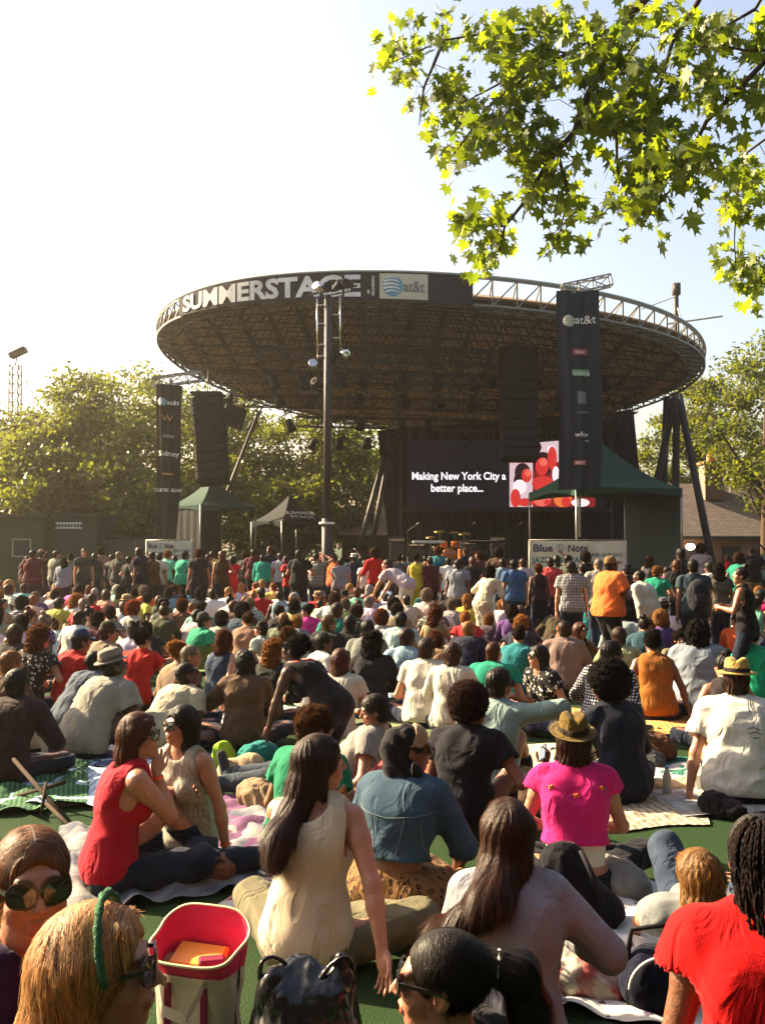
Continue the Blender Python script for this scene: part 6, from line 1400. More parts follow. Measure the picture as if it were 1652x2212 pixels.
P(395, 1426, 1.02, -40, -30, 20, 0, 'tee', (.58, .52, .40), 'dark', 'buzz', 'black', 'crop haired man with glasses in sunlit cream t-shirt leaning forward', lean='hunch', gl='eye', arms=('cup', 'cup'), **MM)
P(388, 1384, .98, -30, -30, 6, 1, 'tank', 'tan', 'tan', 'updo', (.30, .17, .06), 'person with golden curly updo just behind the man in glasses', **MM)
P(85, 1352, 1.06, -18, -30, 4, 1, 'tee', (.035, .025, .028), 'fair', 'curlylong', (.16, .065, .025), 'woman with long wavy red-brown hair in dark floral blouse', tm='floral', arms=('cup', 'lap'), **MM)
P(178, 1357, 1.0, -26, -34, 0, 0, 'tee', (.50, .012, .015), 'tan', 'short', 'dark', 'man in red t-shirt and blue baseball cap', hat=('cap', (.035, .08, .16), (.035, .08, .16)), **MM)
P(236, 1341, 1.0, -30, -40, 0, 0, 'tee', (.25, .2, .14), 'fair', 'short', 'brown', 'man in brown cap and olive shirt looking right past the blue capped man', hat=('cap', (.07, .05, .035), (.06, .04, .03)), **MM)
P(310, 1360, .98, -8, -28, 0, 1, 'tee', (.60, .03, .025), 'fair', 'updo', 'black', 'woman in scarlet t-shirt with black hair pinned up', arms=('knee', 'knee'), **MM)
P(921, 1374, 1.0, -10, -25, 6, 0, 'tee', (.62, .58, .50), 'fair', 'short', (.06, .03, .018), 'man in plain white t-shirt with short brown hair, back to camera', bulk=1.08, arms=('side', 'lap'), **MM)
P(980, 1386, .98, -14, -30, 0, 1, 'long', (.64, .60, .50), 'fair', 'bob', (.07, .03, .018), 'brown bob haired woman in cream shirt beside the white t-shirt man', **MM)
P(1010, 1340, 1.0, -20, -26, 14, 0, 'long', 'navy', 'fair', 'short', 'blonde', 'blond crop haired man in navy jumper leaning forward', lean='hunch', **MM)
P(1065, 1381, 1.0, -16, -18, 6, 0, 'tee', (.012, .30, .20), 'fair', 'buzz', 'auburn', 'reddish crew-cut man in bright green t-shirt', lean='slouch', **MM)
P(1079, 1438, 1.03, -24, -30, 0, 0, 'long', (.30, .40, .38), 'tan', 'short', 'dark', 'man in pale teal shirt with arm resting out over his knee', arms=(((.46, .40, .42), (.6, -.2, .6)), 'lap'), legs='knees', gl='eye', **MM)
P(1126, 1330, 1.04, -6, -20, 4, 1, 'tee', (.022, .026, .055), 'fair', 'curlylong', (.34, .18, .06), 'golden wavy haired woman in navy top leaning forward', lean='hunch', bulk=1.15, **MM)
P(1164, 1390, .98, 120, -10, 6, 1, 'tee', (.02, .02, .024), 'fair', 'long', 'dark', 'woman in black floral blouse and sunglasses turned to face left', tm='floral', gl='sun', arms=('side', 'side'), **MM)
P(1216, 1336, 1.02, -6, 10, 0, 0, 'long', (.26, .19, .17), 'tan', 'buzz', 'brown', 'bald man in dusty brown hooded sweatshirt', bulk=1.15, **MM)
P(1250, 1342, 1.0, -150, 20, 10, 1, 'tank', (.012, .010, .014), 'tan', 'long', 'auburn', 'woman in black tank top and sunglasses facing right, arms bare', gl='sun', arms=('side', 'knee'), legs='knees', lean='hunch', **MM)
P(1336, 1351, .98, -4, 0, 4, 0, 'tee', (.36, .36, .20), 'fair', 'short', 'brown', 'man with short brown hair in olive yellow t-shirt', **MM)
P(1322, 1380, 1.04, -40, -36, 0, 0, 'long', (.05, .07, .14), 'dark', 'short', 'black', 'man in blue and white checked shirt in right profile', tm='check', arms=('side', 'knee'), legs='knees', **MM)
P(1392, 1330, .98, -18, -30, 6, 1, 'tee', (.04, .10, .13), 'fair', 'bun', 'dark', 'woman in dark teal top with dark hair bun behind the mustard top', **MM)
P(1407, 1362, 1.04, -4, 2, 0, 1, 'tank', (.36, .14, .025), 'brown', 'updo', 'black', 'woman in mustard sleeveless top with braided updo, bare shoulders', bulk=1.02, ease=.02, arms=('side', 'side'), **MM)
P(1506, 1338, 1.12, -14, -14, 6, 0, 'tee', (.26, .30, .36), 'dark', 'curlylong', 'black', 'large person in grey-blue t-shirt and grey cap with long dark hair', bulk=1.22, ease=.035, hat=('cap', (.20, .2, .18), (.4, .03, .04)), **MM)
P(1562, 1408, 1.0, -4, 16, 0, 1, 'tank', (.05, .04, .04), 'tan', 'bun', 'black', 'dark haired person with slick bun partly behind the straw hat man', **MM)
o, B = P(1590, 1428, 1.08, -12, -14, 4, 0, 'tee', (.74, .72, .66), 'fair', 'short', 'brown', 'man in baggy white t-shirt and straw fedora at the right edge', hat=('fedora', (.52, .36, .13), (.03, .02, .02), 0, 6), bulk=1.12, ease=.04, fold=.009, arms=('side', 'side'), legs='kneesout', **MM)
z_ = B['n'][2]; seam(o, B, [[(.02, z_ - .10), (.06, z_ - .09), (.10, z_ - .11)], [(.03, z_ - .13), (.07, z_ - .12), (.12, z_ - .14)], [(.05, z_ - .16), (.10, z_ - .155)]], 'shirt_print', plain('print_grey', (.2, .25, .28), .8), .004)
P(1623, 1352, 1.0, -8, -10, 0, 1, 'tee', (.015, .42, .22), 'fair', 'updo', 'dark', 'woman in bright green t-shirt at the right edge', **MM)
o, B = P(738, 1398, 1.0, -12, -22, 0, 1, 'tee', (.60, .56, .46), 'fair', 'long', 'auburn', 'long haired auburn woman in cream t-shirt behind the bending woman', **MM)
z_ = B['n'][2]; seam(o, B, [[(.04 + .05 * cos(t * .5) * (1 - t * .03), z_ - .16 + .05 * sin(t * .5) * (1 - t * .03)) for t in range(22)], [(.10 + .035 * cos(-t * .5), z_ - .21 + .04 * sin(-t * .5)) for t in range(16)]], 'shirt_print', plain('print_blue', (.05, .07, .20), .8), .005)
P(806, 1364, 1.02, -6, -30, 4, 1, 'long', (.018, .018, .026), 'brown', 'curlylong', 'black', 'woman with very long curly black hair in dark top', **MM)
P(794, 1336, 1.0, -10, 10, 4, 0, 'long', (.22, .24, .22), 'tan', 'short', 'dark', 'person in grey hooded sweatshirt behind the long curly black hair', **MM)
P(866, 1320, .98, -12, -20, 8, 0, 'tee', (.40, .52, .50), 'tan', 'short', 'black', 'man with short black hair in pale aqua shirt', bulk=1.08, **MM)
P(698, 1364, .98, -60, -20, 6, 1, 'tee', 'white', 'brown', 'short', 'black', 'person in glasses and white shirt facing right beside the bending woman', gl='eye', **MM)
P(621, 1353, .96, 0, -10, 8, 0, 'tee', 'lgrey', 'brown', 'locs', (.10, .05, .025), 'person with short brown locs seen just above the bending woman', **MM)
P(592, 1382, .98, -20, -30, 6, 1, 'long', (.03, .03, .03), 'tan', 'curlylong', 'gold', 'golden curly haired woman in dark jacket beside the brown cardigan', **MM)
P(567, 1341, .86, 60, 26, 10, 0, 'tee', (.60, .62, .52), 'fair', 'short', 'dark', 'child in black cap and pale t-shirt facing left', hat=('cap', 'black', 'black'), arms=('phone', 'lap'), **MM)
P(440, 1321, .96, -40, -36, 6, 0, 'tee', (.03, .36, .20), 'fair', 'short', 'dark', 'young person in green t-shirt and dark grey cap looking right', hat=('cap', (.09, .09, .09), (.09, .09, .09)), **MM)
P(479, 1320, 1.0, -4, 0, 8, 0, 'long', (.40, .40, .34), 'tan', 'curly', 'dark', 'curly haired person in pale hooded jacket near the child in black cap', lean='slouch', **MM)
P(546, 1332, .96, -8, 0, 20, 1, 'tee', (.60, .36, .34), 'fair', 'short', 'brown', 'person in pale pink shirt bent forward with rounded back', lean='hunch', **MM)
P(412, 1388, .98, -60, -30, 4, 0, 'tee', 'brown', 'tan', 'buzz', 'grey', 'grey crop haired man in profile beside the golden updo', **MM)
P(710, 1326, .98, -30, -40, 4, 0, 'tee', (.02, .02, .025), 'fair', 'short', (.16, .09, .04), 'light brown haired man with glasses and black t-shirt', gl='eye', **MM)
P(758, 1326, .98, -10, -30, 2, 1, 'tank', (.02, .02, .02), 'fair', 'long', 'black', 'woman with long glossy black hair beside the man in glasses', **MM)
P(823, 1316, .96, 0, 10, 2, 1, 'tee', 'lgrey', 'brown', 'afro', 'auburn', 'person with reddish brown afro behind the pale aqua shirt', **MM)
P(35, 1346, 1.0, -10, -10, 2, 1, 'long', (.05, .04, .035), 'fair', 'bob', 'brown', 'brown haired woman at the left edge behind the wavy haired woman', **MM)
P(28, 1402, 1.02, -20, -30, 0, 1, 'tee', 'brown', 'tan', 'short', 'gold', 'sandy haired person at the left edge in brown top', **MM)
P(38, 1440, 1.02, -6, -20, 8, 0, 'long', (.05, .028, .028), 'dark', 'short', 'black', 'dark haired person in maroon jumper at left edge above the shopping bag', lean='slouch', bulk=1.15, arms=('cup', 'lap'), **MM)
P(1466, 1364, .84, 170, 10, 10, 0, 'tee', 'khaki', 'tan', 'curly', 'dark', 'curly haired child facing the camera beside the grey capped person', **MM)
P(276, 1284, 1.0, -20, -30, 2, 0, 'tee', 'cream', 'tan', 'short', 'dark', 'person wearing a beige fedora in cream t-shirt', hat=('trilby', (.42, .34, .22), (.15, .10, .07)), **MM)
P(288, 1297, 1.0, -14, -30, 4, 1, 'tank', (.55, .5, .42), 'tan', 'afro', (.26, .06, .025), 'woman with bright red-brown afro in pale patterned top', tm='floral', bulk=1.1, **MM)
P(354, 1293, 1.0, -20, -34, 2, 1, 'tank', (.04, .06, .05), 'fair', 'curly', 'black', 'person in black trilby and dark green vest', hat=('trilby', 'black', 'black'), **MM)
P(395, 1294, .98, 0, 0, 2, 0, 'tee', (.19, .09, .055), 'tan', 'curly', 'auburn', 'auburn haired person in rust brown t-shirt', bulk=1.1, **MM)
P(202, 1281, .98, -20, -40, 0, 1, 'tee', (.55, .03, .03), 'fair', 'bob', 'brown', 'brown bob haired woman in red t-shirt looking right', **MM)
P(165, 1283, 1.0, -20, -30, 4, 1, 'long', 'white', 'fair', 'curlylong', 'blonde', 'blonde woman in loose white shirt', **MM)
P(129, 1289, 1.0, -14, -20, 6, 0, 'tee', (.55, .50, .12), 'tan', 'short', 'dark', 'man in yellow t-shirt with dark hair', lean='slouch', **MM)
P(173, 1316, 1.0, -18, -24, 4, 0, 'tee', 'white', 'dark', 'buzz', 'black', 'crop haired dark skinned man in white t-shirt', **MM)
P(212, 1322, .98, -4, 0, 2, 1, 'tee', 'maroon', 'brown', 'curly', 'dark', 'dark curly haired person in maroon top', **MM)
P(49, 1288, 1.04, -4, -16, 4, 0, 'tee', (.42, .42, .44), 'tan', 'curly', 'dark', 'dark curly haired person in pale striped shirt at the left edge', tm='stripe', **MM)
P(637, 1294, 1.0, -8, -10, 2, 1, 'tee', (.60, .55, .25), 'brown', 'locs', 'black', 'woman with tied black braids in pale yellow top', **MM)
P(530, 1284, .98, -10, -10, 8, 0, 'tee', 'white', 'fair', 'buzz', 'blonde', 'bald man in plain white t-shirt', lean='slouch', **MM)
# reclining people
P(800, 1712, 1.0, 80, 20, -10, 0, 'tee', 'grey', 'tan', 'short', 'dark', 'person lying back in crumpled blue jeans behind the cream tank top woman', arms=('backw', 'backw'), legs='flat', dist=6.9, lean=(-50, -50, -40), botc=(.045, .062, .085), botmat='denim', leg=1.12, **MM)
P(1502, 1826, 1.0, -22, 30, -10, 1, 'tee', (.24, .26, .27), 'fair', 'bob', (.26, .16, .06), 'blonde person in sunglasses lying on the turf in blue jeans', arms=('lap', 'side'), legs='kneesout', lean=(-64, -70, -60), gl='sun', botc=(.04, .06, .10), botmat='denim', **MM)
# --- standing people in front of the stage
ST = 'people standing before the stage'
def Q(dist, px, py, sc, yaw, hyaw, hp, fem, top, topc, skin, hair, hcol, label, **kw):
    kw.setdefault('arms', ('hang', 'hang')); kw.setdefault('lean', (2, 6, 10)); hat = kw.get('hat'); return P(px, py, sc, yaw, hyaw, hp, fem, top, topc, skin, hair, hcol, label, stand=1, grp=ST, h=.0135, dist=dist, **kw)
Q(27, 90, 1186, .98, -20, -30, 10, 0, 'tee', (.07, .05, .04), 'tan', 'short', 'dark', 'standing man in pale cap and dark brown t-shirt before the booths', hat=('cap', 'tan', 'tan'), arms=('phone', 'cup'))
Q(26, 123, 1188, .98, -30, -30, 4, 0, 'tee', (.22, .24, .18), 'fair', 'short', 'brown', 'standing man in light olive t-shirt below the small white sign', arms=('phone', 'hang'))
Q(28, 152, 1212, .9, 20, 20, 8, 0, 'tee', (.45, .4, .3), 'tan', 'curly', 'dark', 'standing person in wide striped t-shirt', tm='stripe')
Q(25, 183, 1183, 1.0, -140, -30, 0, 0, 'tee', (.06, .075, .06), 'fair', 'short', 'brown', 'tall man in dark green t-shirt turned side-on, alone before the low wall')
Q(27, 205, 1206, .93, 10, 0, 0, 1, 'long', (.07, .06, .05), 'tan', 'long', 'dark', 'standing woman in dark brown clothes right beside the tall green t-shirt man')
Q(27, 243, 1197, .95, -30, 0, 0, 0, 'tee', 'dgrey', 'tan', 'short', 'dark', 'standing person in charcoal t-shirt before the low wall')
Q(26, 259, 1190, .98, -20, -30, 0, 0, 'long', (.08, .085, .07), 'fair', 'short', 'grey', 'standing man in dark olive jacket with grey hair')
Q(25, 288, 1204, .93, -60, -20, 0, 1, 'tee', (.42, .40, .36), 'brown', 'afro', (.30, .07, .03), 'standing woman with red afro and pale grey dress', bottom='skirt', botc=(.3, .29, .27))
Q(26, 321, 1200, .95, 30, 30, 0, 1, 'tank', (.03, .025, .025), 'tan', 'bob', 'dark', 'standing woman in black vest with elbows raised', arms=(((.14, .22, 1.52), (1, .1, .2)), ((-.14, .22, 1.52), (-1, .1, .2))))
Q(24, 345, 1192, .98, -20, 0, 4, 0, 'tee', (.52, .50, .42), 'tan', 'short', 'dark', 'standing man in cream t-shirt before the left festival banner', bulk=1.1)
Q(25, 364, 1189, .96, -30, -20, 0, 0, 'tee', (.24, .62, .42), 'fair', 'curly', 'gold', 'curly blond man in mint green t-shirt before the left festival banner', arms=('phone', 'hang'))
Q(26, 378, 1200, .95, -10, 0, 0, 1, 'long', 'black', 'dark', 'long', 'black', 'standing woman in black between the two mint and green t-shirts')
Q(24, 401, 1190, 1.0, -30, -30, 0, 0, 'tee', (.04, .40, .26), 'dark', 'buzz', 'black', 'standing man in long sea-green t-shirt and black cap', hat=('cap', 'black', 'black'), bulk=1.15, ease=.03)
Q(22, 431, 1186, 1.03, 20, -40, 0, 1, 'tee', (.035, .03, .032), 'tan', 'curly', 'auburn', 'auburn curly haired woman in black t-shirt standing by the festival banner', bulk=1.2)
Q(26, 459, 1189, .97, -10, 10, 6, 0, 'tee', (.62, .46, .14), 'tan', 'short', 'dark', 'standing man in golden yellow shirt below the green tent')
Q(24, 503, 1200, .95, -6, -10, 0, 1, 'short', (.62, .010, .03), 'dark', 'long', 'black', 'woman in bright red knee-length dress', bottom='skirt', botc=(.62, .010, .03), ease=.02)
Q(26, 567, 1196, .98, -10, 20, 4, 0, 'long', (.015, .34, .26), 'dark', 'buzz', 'black', 'standing man in turquoise green long sleeved shirt')
Q(26, 605, 1193, .98, 10, 20, 4, 0, 'tee', (.36, .40, .42), 'tan', 'short', 'dark', 'standing man in pale blue-grey shirt')
Q(22, 645, 1186, 1.03, -10, -10, 22, 0, 'tee', (.014, .014, .018), 'tan', 'short', 'dark', 'tall man in black shirt and trousers looking down beside the mast', arms=('cup', 'cup'), botc='black', bulk=1.1)
Q(25, 664, 1206, .93, -10, 10, 0, 1, 'tank', (.70, .28, .18), 'fair', 'long', 'auburn', 'standing woman in salmon top behind the tall man in black')
Q(23, 684, 1193, .98, -14, -20, 0, 0, 'tee', (.45, .44, .36), 'fair', 'short', 'dark', 'man in black and white striped t-shirt with raised hands', tm='stripe', arms=(((.18, .26, 1.66), (1, 0, -.2)), ((.02, .3, 1.62), (-1, 0, -.3))), botc='denim')
Q(24, 723, 1198, .95, -40, -20, 0, 1, 'tank', (.85, .16, .05), 'tan', 'curly', 'dark', 'standing woman in orange-red top at the foot of the black mast', arms=('cup', 'hang'))
Q(23, 737, 1204, .95, -4, 0, 2, 0, 'tee', (.16, .17, .24), 'fair', 'short', 'dark', 'broad man in finely checked blue-grey shirt beside the mast', tm='check', bulk=1.2)
Q(25, 764, 1211, .92, 0, 0, 2, 0, 'tee', 'navy', 'tan', 'short', 'dark', 'standing person in navy t-shirt and white hat right of the mast', hat=('trilby', 'white', 'navy'))
Q(24, 788, 1209, .94, 20, 0, 0, 1, 'tee', 'white', 'fair', 'bob', 'brown', 'standing brown haired woman in plain white t-shirt')
o, B = Q(20, 838, 1206, 1.0, 58, 16, 10, 0, 'tee', (.46, .40, .44), 'fair', 'short', 'brown', 'person in lilac t-shirt and white trousers bending over to the left', lean=(40, 66, 72), arms=(((.1, .72, .62), (1, 0, .4)), ((-.1, .78, .66), (-1, 0, .4))), botc=(.62, .58, .50))
Q(23, 862, 1217, .93, -10, 10, 2, 1, 'long', 'dgrey', 'brown', 'updo', 'dark', 'standing woman in charcoal shirt behind the bending person')
Q(22, 899, 1214, .94, -6, 0, 2, 1, 'tank', (.55, .46, .05), 'brown', 'updo', 'black', 'woman in yellow sleeveless dress', bottom='skirt', botc=(.55, .46, .05))
Q(22, 968, 1222, .90, 0, 0, 0, 1, 'tee', 'white', 'tan', 'short', 'dark', 'standing person in white t-shirt just left of the grey t-shirt man', )
Q(18.5, 990, 1206, .97, -16, -10, 0, 0, 'tee', (.24, .26, .30), 'dark', 'short', 'black', 'standing man in blue-grey t-shirt with a pale shirt over his shoulder', bulk=1.08)
Q(21, 1020, 1226, .92, 10, 0, 0, 1, 'tee', 'black', 'fair', 'long', 'auburn', 'auburn haired woman in black between grey t-shirt man and cream dress')
Q(16.5, 1056, 1222, .97, -44, -20, 20, 1, 'long', (.62, .56, .42), 'tan', 'curlylong', 'black', 'woman in cream dress with black curly hair leaning forward', lean=(16, 34, 40), bottom='skirt', botc=(.62, .56, .42), skirtlen=1.5, arms=('phone', 'cup'))
Q(20, 1085, 1238, .90, 0, 0, 6, 0, 'tee', (.22, .32, .40), 'tan', 'short', 'dark', 'standing person in sky blue t-shirt beside the cream dress')
Q(17.5, 1110, 1206, .98, 10, -40, 4, 0, 'tee', (.07, .14, .28), 'tan', 'short', 'black', 'standing man in denim blue shirt with black hair', bulk=1.05)
Q(20, 1128, 1232, .90, 10, 0, 0, 0, 'long', 'lgrey', 'tan', 'short', 'brown', 'standing person in light grey shirt behind the denim blue shirt')
Q(18, 1162, 1218, .94, 10, 0, 2, 1, 'tank', (.05, .018, .025), 'dark', 'curly', 'auburn', 'woman in dark wine tank top before the right festival banner')
Q(19, 1188, 1222, .92, -4, 0, 4, 0, 'tee', (.6, .08, .08), 'tan', 'short', 'dark', 'standing person in red and white top before the festival banner')
Q(14.8, 1233, 1210, .98, -6, -16, 2, 0, 'tee', (.12, .14, .17), 'fair', 'short', 'dark', 'man in black and white plaid short sleeved shirt', tm='check', bulk=1.06)
Q(18, 1256, 1215, .94, 20, 0, 0, 0, 'tee', 'navy', 'dark', 'buzz', 'black', 'dark standing figure in navy beside the plaid shirt man')
Q(16, 1291, 1204, .96, 0, 10, 0, 0, 'long', 'grey', 'fair', 'buzz', 'grey', 'bald standing man in grey shirt just behind the orange shirt')
Q(13.5, 1318, 1201, .98, -62, -16, 6, 0, 'tee', (.85, .21, .055), 'dark', 'buzz', 'black', 'large man in bright orange polo and tan cap', hat=('cap', (.30, .18, .08), (.28, .17, .08)), arms=('cup', 'cup'), bulk=1.28, ease=.045, belly=1, botc='black')
Q(16, 1352, 1216, .92, 20, 0, 0, 0, 'tee', 'black', 'tan', 'short', 'dark', 'standing person in navy ball cap between orange and white shirts', hat=('cap', 'navy', 'navy'))
Q(14, 1382, 1228, .97, 50, 10, 10, 0, 'long', (.70, .68, .58), 'dark', 'buzz', 'black', 'man in white long sleeved shirt and khaki trousers leaning forward', lean=(6, 20, 34), botc='khaki', bulk=1.12, ease=.03)
Q(16.5, 1418, 1223, .94, -40, -20, 8, 0, 'tee', (.010, .26, .17), 'fair', 'curly', 'gold', 'blond man in emerald t-shirt looking down', arms=('cup', 'phone'))
Q(17.5, 1440, 1222, .93, -20, 0, 0, 1, 'tee', (.30, .08, .22), 'tan', 'short', 'dark', 'person in purple tie-dye top behind the emerald t-shirt')
Q(17, 1462, 1230, .92, -10, -20, 0, 1, 'tee', 'black', 'tan', 'bob', 'auburn', 'standing woman in black with auburn hair before the tent wall')
o, B = Q(13.8, 1496, 1234, .95, -4, -10, 2, 0, 'tee', (.05, .08, .10), 'tan', 'short', 'black', 'standing person in dark teal jacket carrying a black backpack'); m = Field(V(-.22, -.42, .85), V(.22, -.02, 1.5), .014); m.ell((0, -.21, 1.17), (.17, .12, .25), k=0); m.ell((0, -.28, 1.08), (.12, .09, .14), k=.03); m.disp(folds(4, .006)); pt, ft = m.nets(); bpk = link('backpack', np_mesh('backpack', pt, ft, MC['plain'])); bpk.color = (.02, .02, .028, 1); bpk.location = o.location; bpk.rotation_euler = o.rotation_euler; bpk.scale = o.scale; tag(bpk, 'black backpack worn by the person in the teal jacket', 'backpack')
Q(16, 1530, 1211, .95, 10, 20, 0, 0, 'tee', 'white', 'dark', 'short', 'black', 'standing person in white t-shirt under the glowing wall lamp')
Q(14.8, 1550, 1216, .96, -4, 0, 2, 1, 'tee', (.14, .12, .10), 'tan', 'curlylong', 'dark', 'standing woman in taupe top before the shingled building')
Q(11, 1602, 1262, .93, 60, 20, 8, 1, 'tank', (.015, .012, .015), 'tan', 'bun', 'dark', 'bare shouldered woman in black top at the right edge', arms=('cup', 'cup'))
Q(28, 60, 1200, .92, 0, 0, 0, 0, 'tee', (.09, .05, .04), 'tan', 'short', 'dark', 'standing person in brown t-shirt before the framed booth window')
Q(22, 928, 1226, .90, 10, 10, 0, 0, 'tee', 'maroon', 'tan', 'short', 'dark', 'standing person in maroon t-shirt right of the yellow dress')

# --- generic crowd
rg = random.Random(21)
GV = []
for k, (fem, top, arms, legs, lean, hy, hp) in enumerate([(0, 'tee', ('lap', 'lap'), 'cross', 'slouch', 0, 4), (1, 'tee', ('side', 'lap'), 'cross', 'mid', -25, 0), (0, 'tee', ('knee', 'knee'), 'knees', 'mid', 20, 6), (1, 'tank', ('lap', 'lap'), 'cross', 'up', -50, 2), (0, 'long', ('lap', 'side'), 'kneesout', 'hunch', 0, 10),
      (1, 'long', ('hug', 'hug'), 'knees', 'mid', 35, 0), (0, 'tee', ('back', 'back'), 'flat', 'back', -10, 0), (1, 'tee', ('cup', 'lap'), 'cross', 'mid', 55, 0), (0, 'tee', ('phone', 'lap'), 'kneesout', 'slouch', -35, 12), (1, 'tank', ('back', 'lap'), 'cross', 'up', 10, 0), (0, 'tee', ('lap', 'knee'), 'kneesout', 'mid', -60, 0), (1, 'tee', ('lap', 'lap'), 'cross', 'hunch', -20, 14)]):
    p = dict(fem=fem, top=top, arms=arms, legs=legs, lean=LEAN[lean], head=(hy, -hp, 0), h=.015, seed=k + 40, simplehands=1, bulk=1 + .12 * (k % 4 == 0)); GV.append((make_body('g', p), p))
for st in ('short', 'curly', 'afro', 'bob', 'long', 'bun', 'buzz', 'curlylong', 'locs', 'updo'): hair_mesh(st, 7, .011)
HL = {'short': 'short hair', 'curly': 'curly hair', 'afro': 'a rounded afro', 'bob': 'bobbed hair', 'long': 'long hair', 'bun': 'a hair bun', 'buzz': 'cropped hair', 'curlylong': 'long curly hair', 'locs': 'locs', 'updo': 'pinned up hair'}
HLA = {'short': 'short haired', 'curly': 'curly haired', 'afro': 'afro haired', 'bob': 'bob haired', 'long': 'long haired', 'bun': 'bun haired', 'buzz': 'crop haired', 'curlylong': 'long-curled', 'locs': 'loc haired', 'updo': 'updo haired'}
HCN = {'black': 'black', 'dark': 'dark', 'brown': 'brown', 'auburn': 'auburn', 'blonde': 'blond', 'gold': 'golden', 'grey': 'grey'}
CLN = ['white', 'white', 'cream', 'grey', 'black', 'black', 'navy', 'red', 'lblue', 'pink', 'brown', 'tan', 'teal', 'dgrey', 'white', 'maroon', 'yellow', 'denim', 'mint', 'purple', 'orange', 'lgrey', 'olive', 'khaki']
CN = {'lblue': 'light blue', 'dgrey': 'charcoal', 'lgrey': 'pale grey', 'denim': 'denim blue'}
LM = [(-999, 97, 'the framed booth'), (97, 212, 'the signed booth'), (212, 330, 'the low wall'), (330, 412, 'the brown banner'), (412, 545, 'the left tent'), (545, 680, 'the black canopy'), (680, 735, 'the mast'), (735, 830, 'the leaning legs'), (830, 905, 'the tall amplifier'), (905, 1000, 'the drum kit'), (1000, 1140, 'the screen caption'), (1140, 1250, 'the navy banner'), (1250, 1350, 'the right tent peak'), (1350, 1440, 'the tent wall'), (1440, 1545, 'the wall lamp'), (1545, 2999, 'the brick chimney')]
ORD = ['first', 'second', 'third', 'fourth', 'fifth', 'sixth', 'seventh', 'eighth', 'ninth', 'tenth', 'eleventh', 'twelfth', 'thirteenth', 'fourteenth', 'fifteenth', 'sixteenth', 'seventeenth', 'eighteenth', 'nineteenth']
used = set(); far = []; rows = []
SV = []
for k, (fem, top, ar, hy) in enumerate([(0, 'tee', ('hang', 'cup'), -30), (1, 'tank', ('cup', 'hang'), 30), (0, 'long', ('phone', 'phone'), 0), (1, 'tee', (((.2, .2, 1.75), (1, 0, -.2)), 'hang'), -10), (0, 'tee', (((.14, .1, 1.2), (1, -.5, -.2)), ((-.14, .1, 1.2), (-1, -.5, -.2))), 20), (1, 'long', ('hang', 'hang'), 60)]):
    p = dict(fem=fem, top=top, arms=ar, stand=1, lean=(2, 6, 10), head=(hy, -4, 0), h=.015, seed=k + 70, simplehands=1, bulk=1 + .15 * (k % 3 == 0), step=.04 * (k % 3)); SV.append((make_body('s', p), p))
for k, px in enumerate([70, 136, 222, 275, 306, 333, 446, 481, 528, 548, 588, 624, 700, 752, 812, 875, 916, 946, 1010, 1038, 1074, 1148, 1204, 1222, 1268, 1398, 1476, 1512, 1575, 1590, 1625, 1636]):
    B, p = SV[(k * 5 + k // 3) % 6]; d = rg.uniform(22.5, 28) if px < 1150 else rg.uniform(16, 25); z = rg.uniform(1.50, 1.84); tc_ = rg.choice(['white', 'black', 'grey', 'navy', 'red', 'lblue', 'tan', 'dgrey', 'brown', 'teal', 'maroon', 'black', 'olive']); hs_ = rg.choice(['long', 'bob', 'bun', 'curlylong'] if p['fem'] else ['short', 'buzz', 'afro']); hc_ = rg.choice(['black', 'dark', 'brown', 'dark', 'auburn']); q = at(px, 1200, d); lm = next(l for a, b2, l in LM if a <= px < b2)
    o = dress(B, 's', p, hair_mesh(hs_, 7, .011), hc_, rg.choice(['brown', 'dark', 'tan', 'fair']), tuple(c * rg.uniform(.7, 1.1) for c in CL[tc_]), rg.choice(['djeans', 'black', 'khaki']), 'black')
    t = float(B['hc'][2]) + .13; o.location = (q.x, d, 0); o.scale = (z / t,) * 3; o.rotation_euler = (0, 0, rg.uniform(-1.3, 1.3)); lab = 'standing %s %s person in %s toward %s' % (HCN[hc_], HLA[hs_], CN.get(tc_, tc_), lm)
    while lab in used: lab = lab.replace('standing ', 'standing ' + rg.choice(['tall ', 'slim ', 'half-hidden ']), 1)
    used.add(lab); tag(o, lab, 'person', ST); NP[0] += 1
d = 8.6
while d < 26.2: rows.append(d); d += .84 + .012 * d
nr = len(rows); spots = []
for ri, d in enumerate(rows):
    x = -.43 * d - .3 + rg.uniform(0, .7)
    while x < .43 * d + .3:
        y = d + rg.uniform(-.32, .32); xx = x + rg.uniform(-.12, .12); x += rg.uniform(.52, .84) if x < .2 * d else rg.uniform(.6, 1.0)
        if all((xx - a) ** 2 + (y - b2) ** 2 > .52 ** 2 for a, b2 in PLACED) and not any(abs(xx * b2 / y - a) < .42 and 0 < b2 - y < 2.6 for a, b2 in PLACED) * (y < 12.6) and not (abs(xx + 1.55) < .35 and abs(y - 26) < .5): spots.append((y, xx, ri))
spots.sort(); NIND = 300 - NP[0]; CROWDP = [[], [], [], 0]
